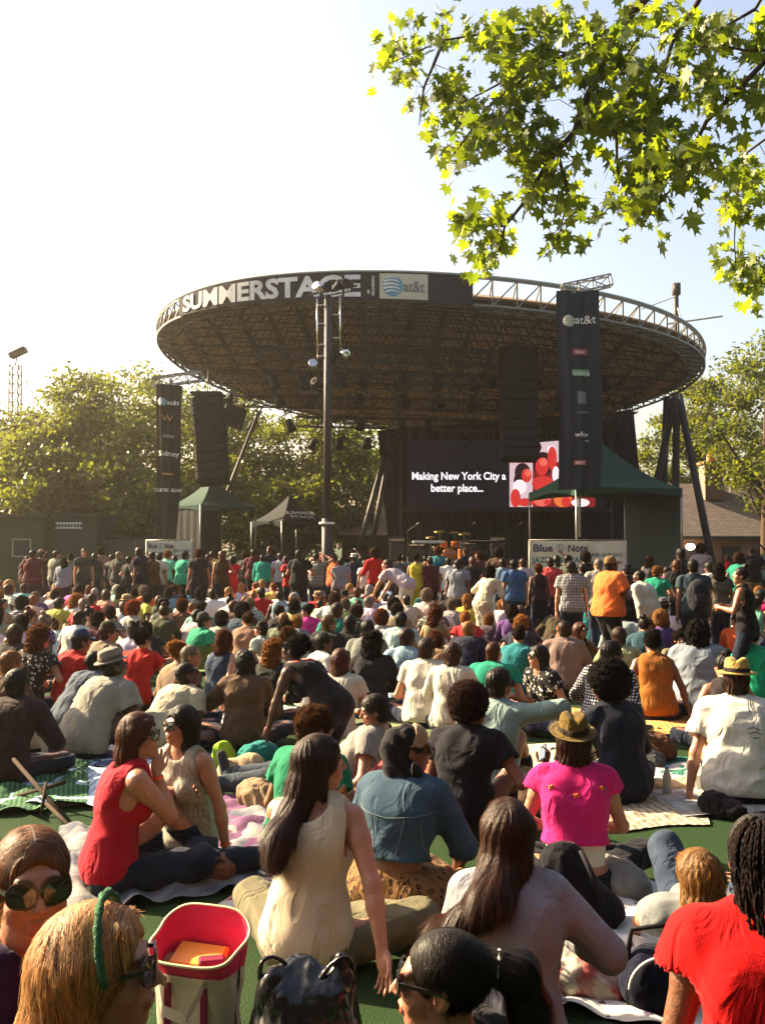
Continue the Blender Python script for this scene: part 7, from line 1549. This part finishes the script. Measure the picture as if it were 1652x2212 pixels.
for si, (y, x, ri) in enumerate(spots):
    vi = rg.randrange(len(GV)); B, p = GV[vi]; fem = p['fem']; px = proj((x, y, .8))[0]; lm = next(l for a, b2, l in LM if a <= px < b2)
    for _ in range(60):
        hs_ = rg.choice(['long', 'bob', 'bun', 'curlylong', 'updo', 'afro', 'curly', 'locs'] if fem else ['short', 'short', 'buzz', 'curly', 'afro', 'locs', 'short']); hc_ = rg.choice(['black', 'black', 'dark', 'dark', 'dark', 'brown', 'brown', 'auburn', 'gold', 'blonde', 'grey']); tc_ = rg.choice(CLN)
        lab = '%s %s person in %s, %s row from stage, by %s' % (HCN[hc_], HLA[hs_], CN.get(tc_, tc_), ORD[min(len(ORD) - 1, nr - 1 - ri)], lm)
        if lab not in used: break
    used.add(lab); sk = rg.choice(['brown', 'dark', 'tan', 'tan', 'fair', 'fair', 'olive', 'deep'] if hc_ not in ('blonde', 'gold', 'auburn') else ['fair', 'tan']); sc_ = rg.uniform(.92, 1.06) * (.97 if fem else 1.02); yaw = rg.gauss(-8, 22)
    cj = tuple(min(.8, c * rg.uniform(.75, 1.1)) for c in CL[tc_])
    if si < NIND:
        o = dress(B, 'g', p, hair_mesh(hs_, 7, .011), hc_, sk, cj, rg.choice(['djeans', 'black', 'khaki', 'denim', 'dgrey']), 'dgrey')
        if rg.random() < .10: add_hat(o, B, rg.choice(['cap', 'trilby', 'cap', 'fedora']), CL[rg.choice(['tan', 'black', 'navy', 'white', 'grey'])], CL['black']); lab = lab.replace(' person', ' hatted person'); 
        if rg.random() < .12: mat_obj([c for c in o.children if c.name.startswith('shirt')][0], rg.choice(['stripe', 'check', 'floral']))
        o.location = (x, y, 0); o.rotation_euler = (0, 0, radians(yaw)); o.scale = (sc_,) * 3; tag(o, lab, 'person', 'people seated in the crowd')
    else:
        M = Matrix.Translation((x, y, 0)) @ Matrix.Rotation(radians(yaw), 4, 'Z') @ Matrix.Scale(sc_, 4); far.append((vi, hs_, hc_, sk, cj, M))
# the farthest rows melt into one crowd
if far:
    CG = []
    for B, p in GV: q = dict(p); q['h'] = .026; q['bottom'] = 'long'; CG.append(make_body('c', q))
    ch = {st: make_hair(st, 3, .022) for st in HL}
    Ps, Fs, Cs, n0 = [], [], [], 0
    for vi, hs_, hc_, sk, cj, M in far:
        B = CG[vi]; HM = head_matrix(B)
        for me, col, MM_ in ((B['person'], SK[sk], M), (B['top'], cj, M), (B['bottom'], CL['djeans'], M), (ch[hs_], HC[hc_], M @ HM)):
            nv = len(me.vertices); v = np.zeros(nv * 3, np.float32); me.vertices.foreach_get('co', v); v = v.reshape(-1, 3); A_ = np.array(MM_); v = v @ A_[:3, :3].T + A_[:3, 3]; f = np.zeros(len(me.loops), np.int32); me.loops.foreach_get('vertex_index', f); Ps.append(v); Fs.append(f.reshape(-1, 4) + n0); n0 += nv; Cs.append(np.tile(np.array([*col]), (nv, 1)))
    mcr, nt, b = nmat('crowd_cloth'); a_ = N(nt, 'ShaderNodeAttribute', attribute_name='dye'); nt.links.new(a_.outputs['Color'], b.inputs['Base Color']); b.inputs['Roughness'].default_value = .8; b.inputs['Specular IOR Level'].default_value = .2
    me = np_mesh('crowd', np.concatenate(Ps), np.concatenate(Fs), mcr); set_attr(me, 'dye', np.concatenate(Cs)); cr = link('crowd', me); tag(cr, 'farthest seated rows of the audience near the barriers', 'crowd', None, 'stuff')
print('PEOPLE', NP[0], 'spots', len(spots), 'individual', min(NIND, len(spots)), 'far', len(far))
# ------------------------------------------------------------------ props on the turf
def G(px, py, z=0.0): return onz(px, py, z)
def soft(name, loc, c_list, amp, col, label, cat, seed=1, sc=1.0, h=.009, mat=None, group=None, rz=0, ridged=True):
    """slumped fabric or plastic bag: c_list of (centre, radii)"""
    lo = np.min([np.array(c) - np.array(r) for c, r in c_list], 0) - .05; hi = np.max([np.array(c) + np.array(r) for c, r in c_list], 0) + .05; lo[2] = -.01
    F = Field(lo, hi, h)
    for c, r in c_list: F.ell(c, r, k=.05)
    F.disp(folds(seed, amp, sc)); F.disp(folds(seed + 9, amp * .45, sc * 2.3)); F.cut((0, 0, .004), (0, 0, -1)); pt, ft = F.nets()
    o = link(name, np_mesh(name, pt, ft, mat or MC['plain'])); o.color = rgba(col); o.location = (loc[0], loc[1], 0); o.rotation_euler = (0, 0, rz); return tag(o, label, cat, group)
def sheet(name, cx, cy, w, d, rz, mat, label, cat='blanket', amp=.012, seed=1, group='blankets spread on the turf', n=46, z0=.012):
    rs = np.random.RandomState(seed); k = rs.normal(0, 1, (8, 2)) * 7 / max(w, d); ph = rs.uniform(0, 6, 8)
    def f(u, v):
        x, y = (u - .5) * w, (v - .5) * d; z = sum(sin(k[i][0] * x * 3 + k[i][1] * y * 3 + ph[i]) for i in range(8)) / 8; z = abs(z) ** 1.2 * amp * 5
        ex = .03 * sin(9 * v + ph[0]) * (abs(u - .5) > .46) + .025 * sin(6 * v + ph[1]); ey = .025 * sin(7 * u + ph[2]); return (x + ex, y + ey, z0 + z)
    m = MB(); m.grid(f, n, n); o = link(name, m.mesh(name, mat, True)); o.location = (cx, cy, 0); o.rotation_euler = (0, 0, rz); return tag(o, label, cat, group)
def fabric(name, base, kind, c2, sc):
    m, nt, b = nmat(name); L = nt.links; tc = N(nt, 'ShaderNodeTexCoord'); mx = N(nt, 'ShaderNodeMix', data_type='RGBA'); mx.inputs[6].default_value = (*base, 1); mx.inputs[7].default_value = (*c2, 1); r = N(nt, 'ShaderNodeValToRGB')
    if kind == 'stripe': w = N(nt, 'ShaderNodeTexWave', bands_direction='X'); w.inputs['Scale'].default_value = sc; w.inputs['Distortion'].default_value = .6; L.new(tc.outputs['Object'], w.inputs[0]); L.new(w.outputs['Fac'], r.inputs[0]); a, b2 = .45, .55
    elif kind == 'floral':
        w = N(nt, 'ShaderNodeTexVoronoi'); w.inputs['Scale'].default_value = sc; nn = N(nt, 'ShaderNodeTexNoise'); nn.inputs['Scale'].default_value = sc * 4; md = N(nt, 'ShaderNodeMath', operation='MULTIPLY_ADD'); md.inputs[1].default_value = .35; L.new(tc.outputs['Object'], w.inputs['Vector']); L.new(tc.outputs['Object'], nn.inputs['Vector']); L.new(nn.outputs[0], md.inputs[0]); L.new(w.outputs['Distance'], md.inputs[2]); L.new(md.outputs[0], r.inputs[0]); a, b2 = .36, .40
        mx.inputs[6].default_value = (*c2, 1); mx.inputs[7].default_value = (*base, 1)
    else: w = N(nt, 'ShaderNodeTexNoise'); w.inputs['Scale'].default_value = sc; L.new(tc.outputs['Object'], w.inputs[0]); L.new(w.outputs[0], r.inputs[0]); a, b2 = .4, .6
    r.color_ramp.elements[0].position = a; r.color_ramp.elements[1].position = b2; L.new(r.outputs[0], mx.inputs[0]); L.new(mx.outputs[2], b.inputs['Base Color']); b.inputs['Roughness'].default_value = .9; b.inputs['Specular IOR Level'].default_value = .15
    n = N(nt, 'ShaderNodeTexNoise'); n.inputs['Scale'].default_value = 14; n.inputs['Detail'].default_value = 6; bp = N(nt, 'ShaderNodeBump'); bp.inputs['Strength'].default_value = .6; bp.inputs['Distance'].default_value = .02; L.new(tc.outputs['Object'], n.inputs['Vector']); L.new(n.outputs[0], bp.inputs['Height']); L.new(bp.outputs[0], b.inputs['Normal']); return m
# blankets
sheet('blanket', 1.52, 4.35, 1.4, 1.6, radians(-14), fabric('white_floral', (.58, .58, .56), 'floral', (.12, .08, .14), 11), 'white blanket printed with dark purple flowers beside the red blouse', amp=.02, seed=3, n=70)
c = G(95, 1700); sheet('blanket', c.x - .1, c.y, .85, 1.5, radians(18), fabric('green_stripe', (.02, .08, .04), 'stripe', (.07, .15, .07), 9), 'green striped blanket in front of the shopping bag at the left edge', amp=.03, seed=4)
c = G(440, 1830); sheet('blanket', c.x, c.y - .1, 1.6, 1.5, radians(20), fabric('pale_crumpled', (.26, .25, .24), 'noise', (.09, .10, .13), 5), 'crumpled grey blanket under the two women in sunglasses', amp=.022, seed=5)
c = G(1480, 1665); sheet('blanket', c.x, c.y, 1.0, .9, radians(-10), fabric('teal_mat', (.02, .10, .07), 'noise', (.03, .14, .10), 3), 'flat dark teal mat behind the soft brown bag', amp=.004, seed=6)
c = G(1372, 1765); sheet('blanket', c.x, c.y + .1, .75, .75, radians(12), fabric('cream_mat', (.45, .38, .28), 'stripe', (.26, .22, .17), 5), 'cream mat under the woman in the navy sweater', amp=.006, seed=7)
bc = [('plum', (.10, .04, .09)), ('red checked', (.30, .05, .05)), ('sand coloured', (.42, .35, .24)), ('navy', (.03, .04, .09)), ('pale blue', (.28, .36, .42)), ('white', (.42, .40, .36)), ('olive', (.10, .12, .06)), ('orange striped', (.5, .2, .06)), ('grey', (.24, .24, .24)), ('mustard', (.4, .25, .06)), ('turquoise', (.05, .3, .3)), ('rose', (.45, .22, .22))]
for k, (px, py, lab) in enumerate([(620, 1790, 'between the two brown haired women'), (950, 1660, 'under the white t-shirt man'), (1120, 1660, 'beside the man in black t-shirt'), (300, 1620, 'in front of the red t-shirt woman'), (200, 1690, 'under the grey fedora man'), (560, 1560, 'under the brown cardigan woman'), (820, 1560, 'behind the headscarf woman'), (1400, 1560, 'under the mustard top woman'), (1560, 1700, 'under the straw fedora man'), (1250, 1560, 'behind the big afro woman'), (720, 1470, 'near the man in glasses'), (1040, 1500, 'behind the crew-cut man')]):
    c = G(px, py); sheet('blanket', c.x, c.y, 1.5, 1.4, radians(17 * k % 50 - 20), fabric('rug_%d' % k, bc[k][1], 'stripe' if k % 3 == 1 else 'noise', tuple(min(.8, q * 1.6 + .02) for q in bc[k][1]), 6), '%s blanket %s' % (bc[k][0], lab), amp=.012, seed=20 + k, n=30)
# tote bag
T0 = Vector((-.69, 3.56, 0)); tb_ = empty('tote_bag', T0, radians(-16), 'open cream canvas tote bag with hot pink lining and zip beside the black plastic bag', 'bag')
def sup(u, a, b2, z, ex=.55):
    t = 2 * pi * u; cx, sx = cos(t), sin(t); return Vector((a * abs(cx) ** ex * (1 if cx > 0 else -1), b2 * abs(sx) ** ex * (1 if sx > 0 else -1), z))
M_CANV = plain('canvas', (.56, .47, .35), .9, var=.12, nscale=20, bump=.5, bscale=220); M_PINK = plain('pink_fabric', (.62, .04, .11), .75, bump=.3, bscale=60); M_MAR = plain('maroon_web', (.16, .015, .04), .8)
m = MB(); m.grid(lambda u, v: sup(u, .165 - .02 * (1 - v) + .006 * sin(u * 40 + v * 3) * v, .115 - .015 * (1 - v), .29 * v + .0) + Vector((.005 * sin(9 * v + u * 14), .006 * sin(7 * v + u * 22), 0)), 56, 10); m.grid(lambda u, v: sup(1 - u, .16 - .02 * (1 - v), .11 - .015 * (1 - v), .29 * v), 56, 4); m.add([sup(k / 40, .145, .1, .003) for k in range(40)], [tuple(range(40))]); m.build('canvas_body', M_CANV, tb_, True)
m = MB(); rimf = lambda u, v, o=0: sup(u, (.163 + o) + .022 * v + .004 * sin(u * 31), (.113 + o) + .03 * v * (1 if .5 < u else -.2), .285 + .10 * v + (.085 * v * sin(pi * ((u * 2) % 1)) if u < .5 else -.045 * v * sin(pi * ((u * 2) % 1)))); m.grid(lambda u, v: rimf(u, v), 56, 6); m.grid(lambda u, v: rimf(1 - u, v, -.006), 56, 6); m.build('lining', M_PINK, tb_, True)
m = MB(); m.tube([rimf(k / 56, 1) for k in range(57)], .0065, 6, False); m.build('zip', plain('zip_tape', (.62, .50, .28), .6), tb_, True)
m = MB(); m.box((-.02, .03, .30), (.21, .13, .03), Matrix.Rotation(.3, 3, 'X'), .01); m.build('orange_folder', plain('orange_card', (.80, .30, .03), .5), tb_); m = MB(); m.box((.06, -.02, .315), (.10, .06, .025), Matrix.Rotation(.5, 3, 'Z'), .008); m.build('wallet', M_MAR, tb_)
for s_ in (-1, 1):
    m = MB(); x0 = .075; pts = [Vector((-x0, s_ * .117, .26)), Vector((-x0 - .02, s_ * .16, .30)), Vector((-.05, s_ * .20, .20)), Vector((.05, s_ * .20, .18)), Vector((x0 + .02, s_ * .16, .28)), Vector((x0, s_ * .117, .26))]
    P2 = [pts[min(5, int(t))].lerp(pts[min(5, int(t) + 1)], t % 1) for t in [k * 5 / 30 for k in range(31)]]; m.add([p + Vector((0, 0, .02)) for p in P2] + [p + Vector((0, s_ * .004, -.02)) for p in P2], [(k, k + 1, 32 + k, 31 + k) for k in range(30)]); m.build('handle', M_CANV, tb_, True)
    m = MB(); [m.box((x, s_ * .1135, .13), (.028, .006, .26)) for x in (-x0, x0)]; m.build('webbing', M_MAR, tb_)
tb_.scale = (.98,) * 3
# black plastic bag
M_BIN, nt, b = nmat('bin_plastic'); b.inputs['Base Color'].default_value = (.008, .008, .009, 1); b.inputs['Roughness'].default_value = .25; tc = N(nt, 'ShaderNodeTexCoord'); hh = []
for sc_, w_ in ((4.5, 1.0), (12, .3)):
    n = N(nt, 'ShaderNodeTexNoise'); n.inputs['Scale'].default_value = sc_; n.inputs['Detail'].default_value = 1; nt.links.new(tc.outputs['Object'], n.inputs['Vector']); s1 = N(nt, 'ShaderNodeMath', operation='SUBTRACT'); s1.inputs[1].default_value = .5; nt.links.new(n.outputs[0], s1.inputs[0]); s2 = N(nt, 'ShaderNodeMath', operation='ABSOLUTE'); nt.links.new(s1.outputs[0], s2.inputs[0]); s3 = N(nt, 'ShaderNodeMath', operation='MULTIPLY'); s3.inputs[1].default_value = w_; nt.links.new(s2.outputs[0], s3.inputs[0]); hh.append(s3)
s4 = N(nt, 'ShaderNodeMath', operation='ADD'); nt.links.new(hh[0].outputs[0], s4.inputs[0]); nt.links.new(hh[1].outputs[0], s4.inputs[1]); bp = N(nt, 'ShaderNodeBump'); bp.inputs['Strength'].default_value = 1; bp.inputs['Distance'].default_value = .07; nt.links.new(s4.outputs[0], bp.inputs['Height']); nt.links.new(bp.outputs[0], b.inputs['Normal'])
o = soft('plastic_bag', (-.27, 3.36), [((0, 0, .14), (.20, .17, .17)), ((-.04, .02, .26), (.13, .12, .11)), ((.08, -.02, .28), (.09, .08, .08)), ((-.12, -.04, .32), (.05, .05, .07)), ((.12, .0, .35), (.035, .035, .08)), ((-.02, .03, .36), (.06, .05, .04))], .007, (.01, .01, .01), 'shiny crumpled black plastic bag behind the ponytailed woman', 'bag', 3, 1.2, .006, M_BIN)
for x_, tl in ((-.10, -.3), (.10, .35)): m = MB(); m.tube([Vector((x_ + .055 * cos(q_) + tl * .1 * sin(q_), -.02 + .02 * cos(q_), .34 + .085 * sin(q_))) for q_ in [pi * k / 14 for k in range(15)]], [.012 - .005 * sin(pi * k / 14) for k in range(15)], 6); m.build('bag_handle', M_BIN, o, True)
o.scale = (1.0, 1.0, .95)
# backpack, scarf bundle, navy bag, brown bags, bundles
c = G(1262, 2020); o = soft('backpack', (c.x - .02, c.y + .12), [((0, 0, .12), (.17, .14, .14)), ((-.05, .03, .26), (.12, .10, .13)), ((.10, -.05, .07), (.12, .10, .08))], .012, (.012, .012, .018), 'slumped black backpack behind the woman in the pink blouse', 'backpack', 5, 1, .008, None, rz=.3)
m = MB(); m.tube([(-.11, -.06, .33), (-.16, -.15, .25), (-.12, -.18, .10), (-.02, -.17, .03)], .014, 6); m.tube([(0, -.06, .38), (.02, -.14, .28), (.06, -.16, .16)], .014, 6); m.build('strap', M_PLAST, o, True)
soft('scarf', (.86, 3.95), [((0, 0, .08), (.15, .13, .10)), ((.08, -.05, .05), (.12, .10, .07))], .02, (.2, .1, .1), 'bundled multicoloured scarf by the floral blanket', 'scarf', 6, 1.2, .008, fabric('multi_scarf', (.30, .08, .07), 'noise', (.38, .36, .30), 16))
o = soft('handbag', (1.10, 3.78), [((0, 0, .11), (.15, .10, .15))], .006, (.012, .015, .04), 'navy bag with pale piping on the floral blanket beside the red blouse', 'bag', 7, 1, .008); m = MB(); m.tube([Vector((.13 * cos(a_), -.075 - .02 * sin(a_), .12 + .13 * sin(a_))) for a_ in [pi * k / 20 for k in range(21)]], .006, 6, False); m.build('piping', M_WHITE, o, True); m = MB(); m.tube([(-.12, 0, .2), (-.1, 0, .32), (.05, 0, .34), (.12, 0, .2)], .012, 6); m.build('handle', M_PLAST, o, True)
c = G(1418, 1648); o = soft('handbag', (c.x, c.y + .1), [((0, 0, .09), (.19, .13, .12)), ((-.10, 0, .16), (.09, .08, .08))], .018, (.13, .06, .025), 'soft brown bag lying behind the woman in the navy sweater', 'bag', 8, 1.2, .01); m = MB(); m.tube([(-.15, -.05, .18), (-.19, -.12, .24), (-.10, -.16, .20), (0, -.14, .12)], .012, 6); m.build('handle', plain('tan_leather', (.28, .15, .06), .5), o, True)
c = G(436, 1915); o = soft('handbag', (c.x, c.y + .1), [((0, 0, .07), (.16, .10, .09)), ((-.08, .02, .11), (.07, .06, .06))], .012, (.14, .045, .02), 'chestnut leather bag beside the beer cups', 'bag', 10, 1.1, .008, plain('chestnut', (.17, .06, .025), .35, bump=.5, bscale=40)); m = MB(); m.tube([(-.12, -.03, .15), (-.02, -.08, .18), (.10, -.08, .14), (.14, -.02, .08)], .009, 6); m.build('handle', plain('dark_leather', (.05, .02, .012), .4), o, True)
c = G(522, 1690); soft('cloth_bundle', (c.x, c.y), [((0, 0, .06), (.20, .13, .08)), ((.06, .02, .14), (.11, .09, .08)), ((-.10, 0, .12), (.07, .06, .06))], .006, (.58, .44, .28), 'cream bundled bag and hat on the turf by the outstretched arm', 'bag', 11, 1.1, .01)
c = G(470, 1680); soft('plastic_bag', (c.x, c.y + .25), [((0, 0, .10), (.09, .07, .13))], .014, (.30, .48, .05), 'lime green plastic bag behind the black haired woman', 'bag', 12, 1.3, .009)
c = G(1112, 1700); soft('cloth_bag', (c.x, c.y + .1), [((0, 0, .07), (.20, .12, .08))], .012, (.52, .44, .30), 'flat cream cloth bag beside the man holding the phone', 'bag', 13, 1.1, .01)
c = G(1475, 1690); soft('towel', (c.x - .1, c.y - .15), [((0, 0, .02), (.30, .10, .035)), ((.2, .05, .02), (.15, .08, .03))], .008, (.66, .54, .36), 'crumpled cream towel beside the stretched shoe', 'towel', 14, 1.2, .009)
# carrier bag with letters at the left edge
o = soft('shopping_bag', (-3.0, 7.85), [((0, 0, .17), (.17, .11, .20)), ((0, 0, .36), (.10, .07, .14))], .016, (.60, .54, .40), 'white and black shopping bag with big pale letters at left edge', 'bag', 15, 1.1, .01)
m = MB(); m.grid(lambda u, v: (-.15 + .33 * u, -.125 - .03 * sin(pi * u), .04 + .14 * v), 12, 4); m.build('print_panel', M_PLAST, o); vs, fs = text_mesh('gu', .16, .006, .002); m = MB(); m.add([(x + .03, -.165 - z, y + .12) for x, y, z in vs], fs); m.build('lettering', M_WHITE, o)
m = MB(); m.tube([(-.06, 0, .44), (-.05, 0, .56), (.03, 0, .57), (.05, 0, .44)], .012, 6); m.build('handle', M_WHITE, o, True)
# cups
M_CUP = plain('cup_plastic', (.55, .55, .52), .15, var=.05, trans=.5); M_BEER = plain('beer', (.60, .20, .02), .1, var=.1, trans=.5)
def cup(c, label, beer=.6, h=.125, r=.043):
    e = empty('drink_cup', c, 0, label, 'cup', 'plastic cups on the turf'); m = MB(); m.lathe([(.001, .002), (r * .72, .002), (r * (.72 + .28 * beer), h * beer)] , 20); m.lathe([(r * (.72 + .28 * beer), h * beer), (.001, h * beer)], 20); m.build('beer', M_BEER if beer > .2 else M_WHITE, e, True)
    m = MB(); m.lathe([(r * (.73 + .28 * beer), h * beer), (r, h), (r * 1.07, h), (r * 1.07, h - .006), (r * .98, h - .008)], 20); m.build('cup_rim', M_CUP, e, True)
cup(G(505, 1880), 'nearly full cup of amber beer standing by the outstretched wristband hand'); cup(G(432, 1880), 'clear empty cup on the grey blanket beside the beer', .15); cup(G(560, 1990), 'clear low cup in front of the chestnut bag', .12, .08, .05); cup(G(1326, 1925), 'white cup beside the woman in the pink blouse', .9, .11)
for k, (px, py, lab) in enumerate(((1545, 1560, 'near the straw fedora man'), (1190, 1700, 'near the brown felt hat'), (600, 1700, 'behind the cream tank top'), (250, 1700, 'near the grey fedora man'))): cup(G(px, py), 'small plastic cup on the turf %s' % lab, .5)
# food box, magazine, paper bag, poster tube
c = G(1535, 1722); e = empty('food_box', (c.x, c.y, 0), .4, 'clear plastic food box with orange snack in front of the lying jeans', 'food box'); m = MB(); m.box((0, 0, .03), (.16, .12, .05), None, .01); m.build('tray', M_CUP, e); m = MB(); m.ball((.0, 0, .05), .045, 8, None, (1.2, .9, .5)); m.build('snack', M_BEER, e, True); m = MB(); m.box((0, .07, .09), (.16, .01, .11), Matrix.Rotation(-.3, 3, 'X')); m.build('lid', M_CUP, e)
c = G(525, 1985); e = empty('magazine', (c.x, c.y + .12, 0), radians(-30), 'folded magazine with red and black printed squares beside the cups', 'magazine'); m = MB(); f_ = lambda u, v: Vector((-.13 + .26 * u, -.17 + .34 * v, .02 + .05 * sin(pi * u) * .6 + .02 * v)); m.grid(f_, 10, 6); m.grid(lambda u, v: f_(1 - u, v) - Vector((0, 0, .008)), 10, 6); m.build('pages', plain('newsprint', (.45, .43, .38), .8, var=.2, nscale=30), e, True)
for (u, v, w, h_, mt) in ((.35, .72, .3, .14, M_BLACK), (.3, .45, .4, .14, mR), (.65, .3, .3, .2, mTan)): m = MB(); m.grid(lambda a_, b2: f_(u + (a_ - .5) * w, v + (b2 - .5) * h_) + Vector((0, 0, .004)), 5, 3); m.build('print_block', mt, e)
vs, fs = text_mesh('RUE', .045, .002, .001); m = MB(); m.add([f_(.35 + x / .26, .72 + y / .34) + Vector((0, 0, .007 + z)) for x, y, z in vs], fs); m.build('lettering', M_WHITE, e)
c = G(815, 1612); e = empty('paper_bag', (c.x, c.y, 0), .3, 'brown printed paper bag standing behind the headscarf woman', 'bag'); m = MB(); m.grid(lambda u, v: sup(u, .13 - .05 * v, .07 - .02 * v, .34 * v + .02 * sin(u * 20) * v, .4), 32, 8); m.build('paper', plain('kraft', (.44, .30, .17), .8, bump=.5, bscale=20), e, True); m = MB(); [m.box((.0, -.078 + .035 * z, z), (.12 - .04 * (k % 2), .004, .008)) for k, z in enumerate((.10, .13, .16, .19, .22))]; m.build('print_lines', M_DSTEEL, e)
# phone in hand
o_, B = HP; a, e_, wr, hd = B['A'][1]; fd = unit(V(*hd[0])); pn = V(*hd[1]); pn = unit(pn - fd * (pn @ fd)); c = wr + fd * .085 + pn * .030; Mo = Matrix.Translation(o_.location) @ Matrix.Rotation(o_.rotation_euler[2], 4, 'Z') @ Matrix.Scale(o_.scale[0], 4)
R_ = np.stack([unit(np.cross(fd, pn)), fd, pn], 1); e = empty('phone', (0, 0, 0), 0, 'smartphone held in the hand of the afro haired man', 'phone'); M4 = Matrix.Identity(4)
for i in range(3):
    for j in range(3): M4[i][j] = R_[i][j]
M4.translation = Vector(c); e.matrix_world = Mo @ M4 @ Matrix.Rotation(.5, 4, 'Z'); m = MB(); m.box((0, .02, .006), (.064, .125, .010), None, .004); m.build('case', M_PLAST, e); m = MB(); m.box((0, .02, .0118), (.056, .10, .002)); m.build('phone_screen', emit('phone_glow', (.25, .32, .36), .35), e)
# cigarette-like snack in hand of crimson tank top omitted; folding chair frame at the left edge
A0, A1 = at(30, 1640, 7.0), at(165, 1795, 6.15); e = empty('folding_stool', (A1.x, A1.y, 0), 0, 'dark framed folding stool lying across the green striped blanket', 'stool'); m = MBO(); m.tube([A0, A1], .015, 8); m.tube([at(35, 1720, 6.9), at(140, 1690, 6.5)], .014, 8); m.tube([at(90, 1760, 6.4), at(100, 1690, 6.6)], .012, 6); m.tube([at(100, 1735, 6.45), Vector((at(165, 1795, 6.1).x + .1, 5.9, .02))], .014, 6); m.build('frame', plain('dark_wood', (.04, .028, .02), .9, spec=.1), e, True, e.location)
m = MBO(); q = at(70, 1735, 6.8); m.grid(lambda u, v: at(35, 1715, 7.0).lerp(at(100, 1700, 6.5), u) + Vector((0, .35 * (v - .5), -.05 * sin(pi * v) - .1)), 8, 6); m.build('seat', plain('green_canvas_seat', (.05, .16, .06), .85), e, True, e.location)
# low green beach chair in the crowd
c = at(455, 1400, 12.2); e = empty('beach_chair', (c.x, 12.2, 0), -.1, 'low olive green beach chair back standing among the seated crowd', 'chair'); m = MB(); m.grid(lambda u, v: (-.24 + .48 * u, -.12 * v + .02 * sin(pi * u),   .22 + .32 * v), 8, 4); m.grid(lambda u, v: (.24 - .48 * u, -.01 - .12 * v + .02 * sin(pi * u),   .22 + .32 * v), 8, 4); m.build('backrest', plain('olive_mesh', (.16, .22, .07), .8, bump=.5, bscale=150), e, True); m = MB(); m.grid(lambda u, v: (-.24 + .48 * u, .42 * v, .20), 4, 4); m.build('seat', plain('olive_mesh_seat', (.14, .20, .07), .8), e); m = MB(); [m.tube([(x, -.13, .56), (x, 0, .2), (x, .42, .2), (x, .44, .0)], .012, 6) for x in (-.25, .25)]; [m.tube([(x, 0, .2), (x, -.1, .0)], .012, 6) for x in (-.25, .25)]; m.build('frame', M_STEEL, e, True)
# litter: bottles and napkins
def bottle(c, label):
    e = empty('water_bottle', c, 0, label, 'bottle', 'bottles standing on the turf'); m = MB(); m.lathe([(.001, .002), (.031, .002), (.033, .02), (.031, .12), (.033, .14), (.014, .19), (.013, .205)], 16); m.build('body', M_CUP, e, True); m = MB(); m.lathe([(.015, .20), (.015, .22), (.001, .221)], 12); m.build('cap', plain('cap_blue', (.05, .15, .4), .4), e, True)
for px, py, lab in ((1205, 1500, 'between the floral blouse woman and the checked shirt'), (560, 1600, 'beside the brown cardigan woman'), (870, 1700, 'beside the denim jacket'), (1440, 1720, 'beside the lying jeans')): bottle(G(px, py), 'clear water bottle with blue cap %s' % lab)
for k, (px, py, lab) in enumerate(((600, 1905, 'beside the printed magazine'), (1370, 1850, 'left of the lying blonde'), (1180, 1620, 'near the brown felt hat'), (110, 1680, 'on the green striped blanket'), (1330, 1560, 'below the checked shirt'))):
    c = G(px, py); sheet('napkin', c.x, c.y, .16, .13, .5 * k, plain('paper_white_%d' % k, (.72, .70, .64), .9), 'small crumpled white napkin %s' % lab, 'napkin', .008, 60 + k, 'crumpled napkins on the turf', 10, .02)

clut = [(330, 1820, 'black'), (560, 1740, 'tan'), (700, 1760, 'maroon'), (900, 1780, 'grey'), (1080, 1770, 'navy'), (1160, 1760, 'brown'), (250, 1780, 'denim'), (1060, 1600, 'red'), (1240, 1650, 'black'), (560, 1650, 'teal'), (1400, 1650, 'dgrey'), (760, 1640, 'olive'), (1560, 1760, 'black'), (420, 1600, 'tan'), (980, 1560, 'black'), (1330, 1930, 'grey')]
near = ['by the crimson tank top', 'by the outstretched bare arm', 'under the green t-shirt person', 'behind the denim jacket woman', 'behind the black t-shirt man', 'left of the pink blouse', 'behind the dark stool frame', 'beside the pale teal shirt', 'left of the navy sweater woman', 'near the cream bundle', 'right of the navy sweater woman', 'below the bending woman', 'near the lying jeans at the edge', 'near the grey fedora man', 'below the white t-shirt man', 'right of the pink blouse woman']
for k, (px, py, cn) in enumerate(clut):
    c = G(px, py); r_ = random.Random(k); soft('bag' if k % 2 else 'jacket', (c.x, c.y), [((0, 0, .05), (.16 + .05 * r_.random(), .11, .07 + .06 * (k % 2))), ((.1 * r_.uniform(-1, 1), .05, .09), (.08, .07, .06))], .014, CL[cn], '%s %s %s' % (CN.get(cn, cn), 'small bag' if k % 2 else 'crumpled jacket', near[k]), 'bag' if k % 2 else 'jacket', 80 + k, 1.2, .011, group='bags and jackets dropped on the turf', rz=r_.uniform(0, 3))
# ------------------------------------------------------------------ air
hm = bpy.data.materials.new('haze'); hm.use_nodes = True; nt = hm.node_tree; nt.nodes.remove(nt.nodes['Principled BSDF'])
pv = nt.nodes.new('ShaderNodeVolumePrincipled'); pv.inputs['Color'].default_value = (.98, .90, .76, 1); pv.inputs['Density'].default_value = HAZE; pv.inputs['Anisotropy'].default_value = .78
nt.links.new(pv.outputs[0], nt.nodes['Material Output'].inputs['Volume'])
g = MB(); g.box((0, 178, 7.5), (640, 524, 17)); hz = g.build('haze', hm); tag(hz, kind='stuff')
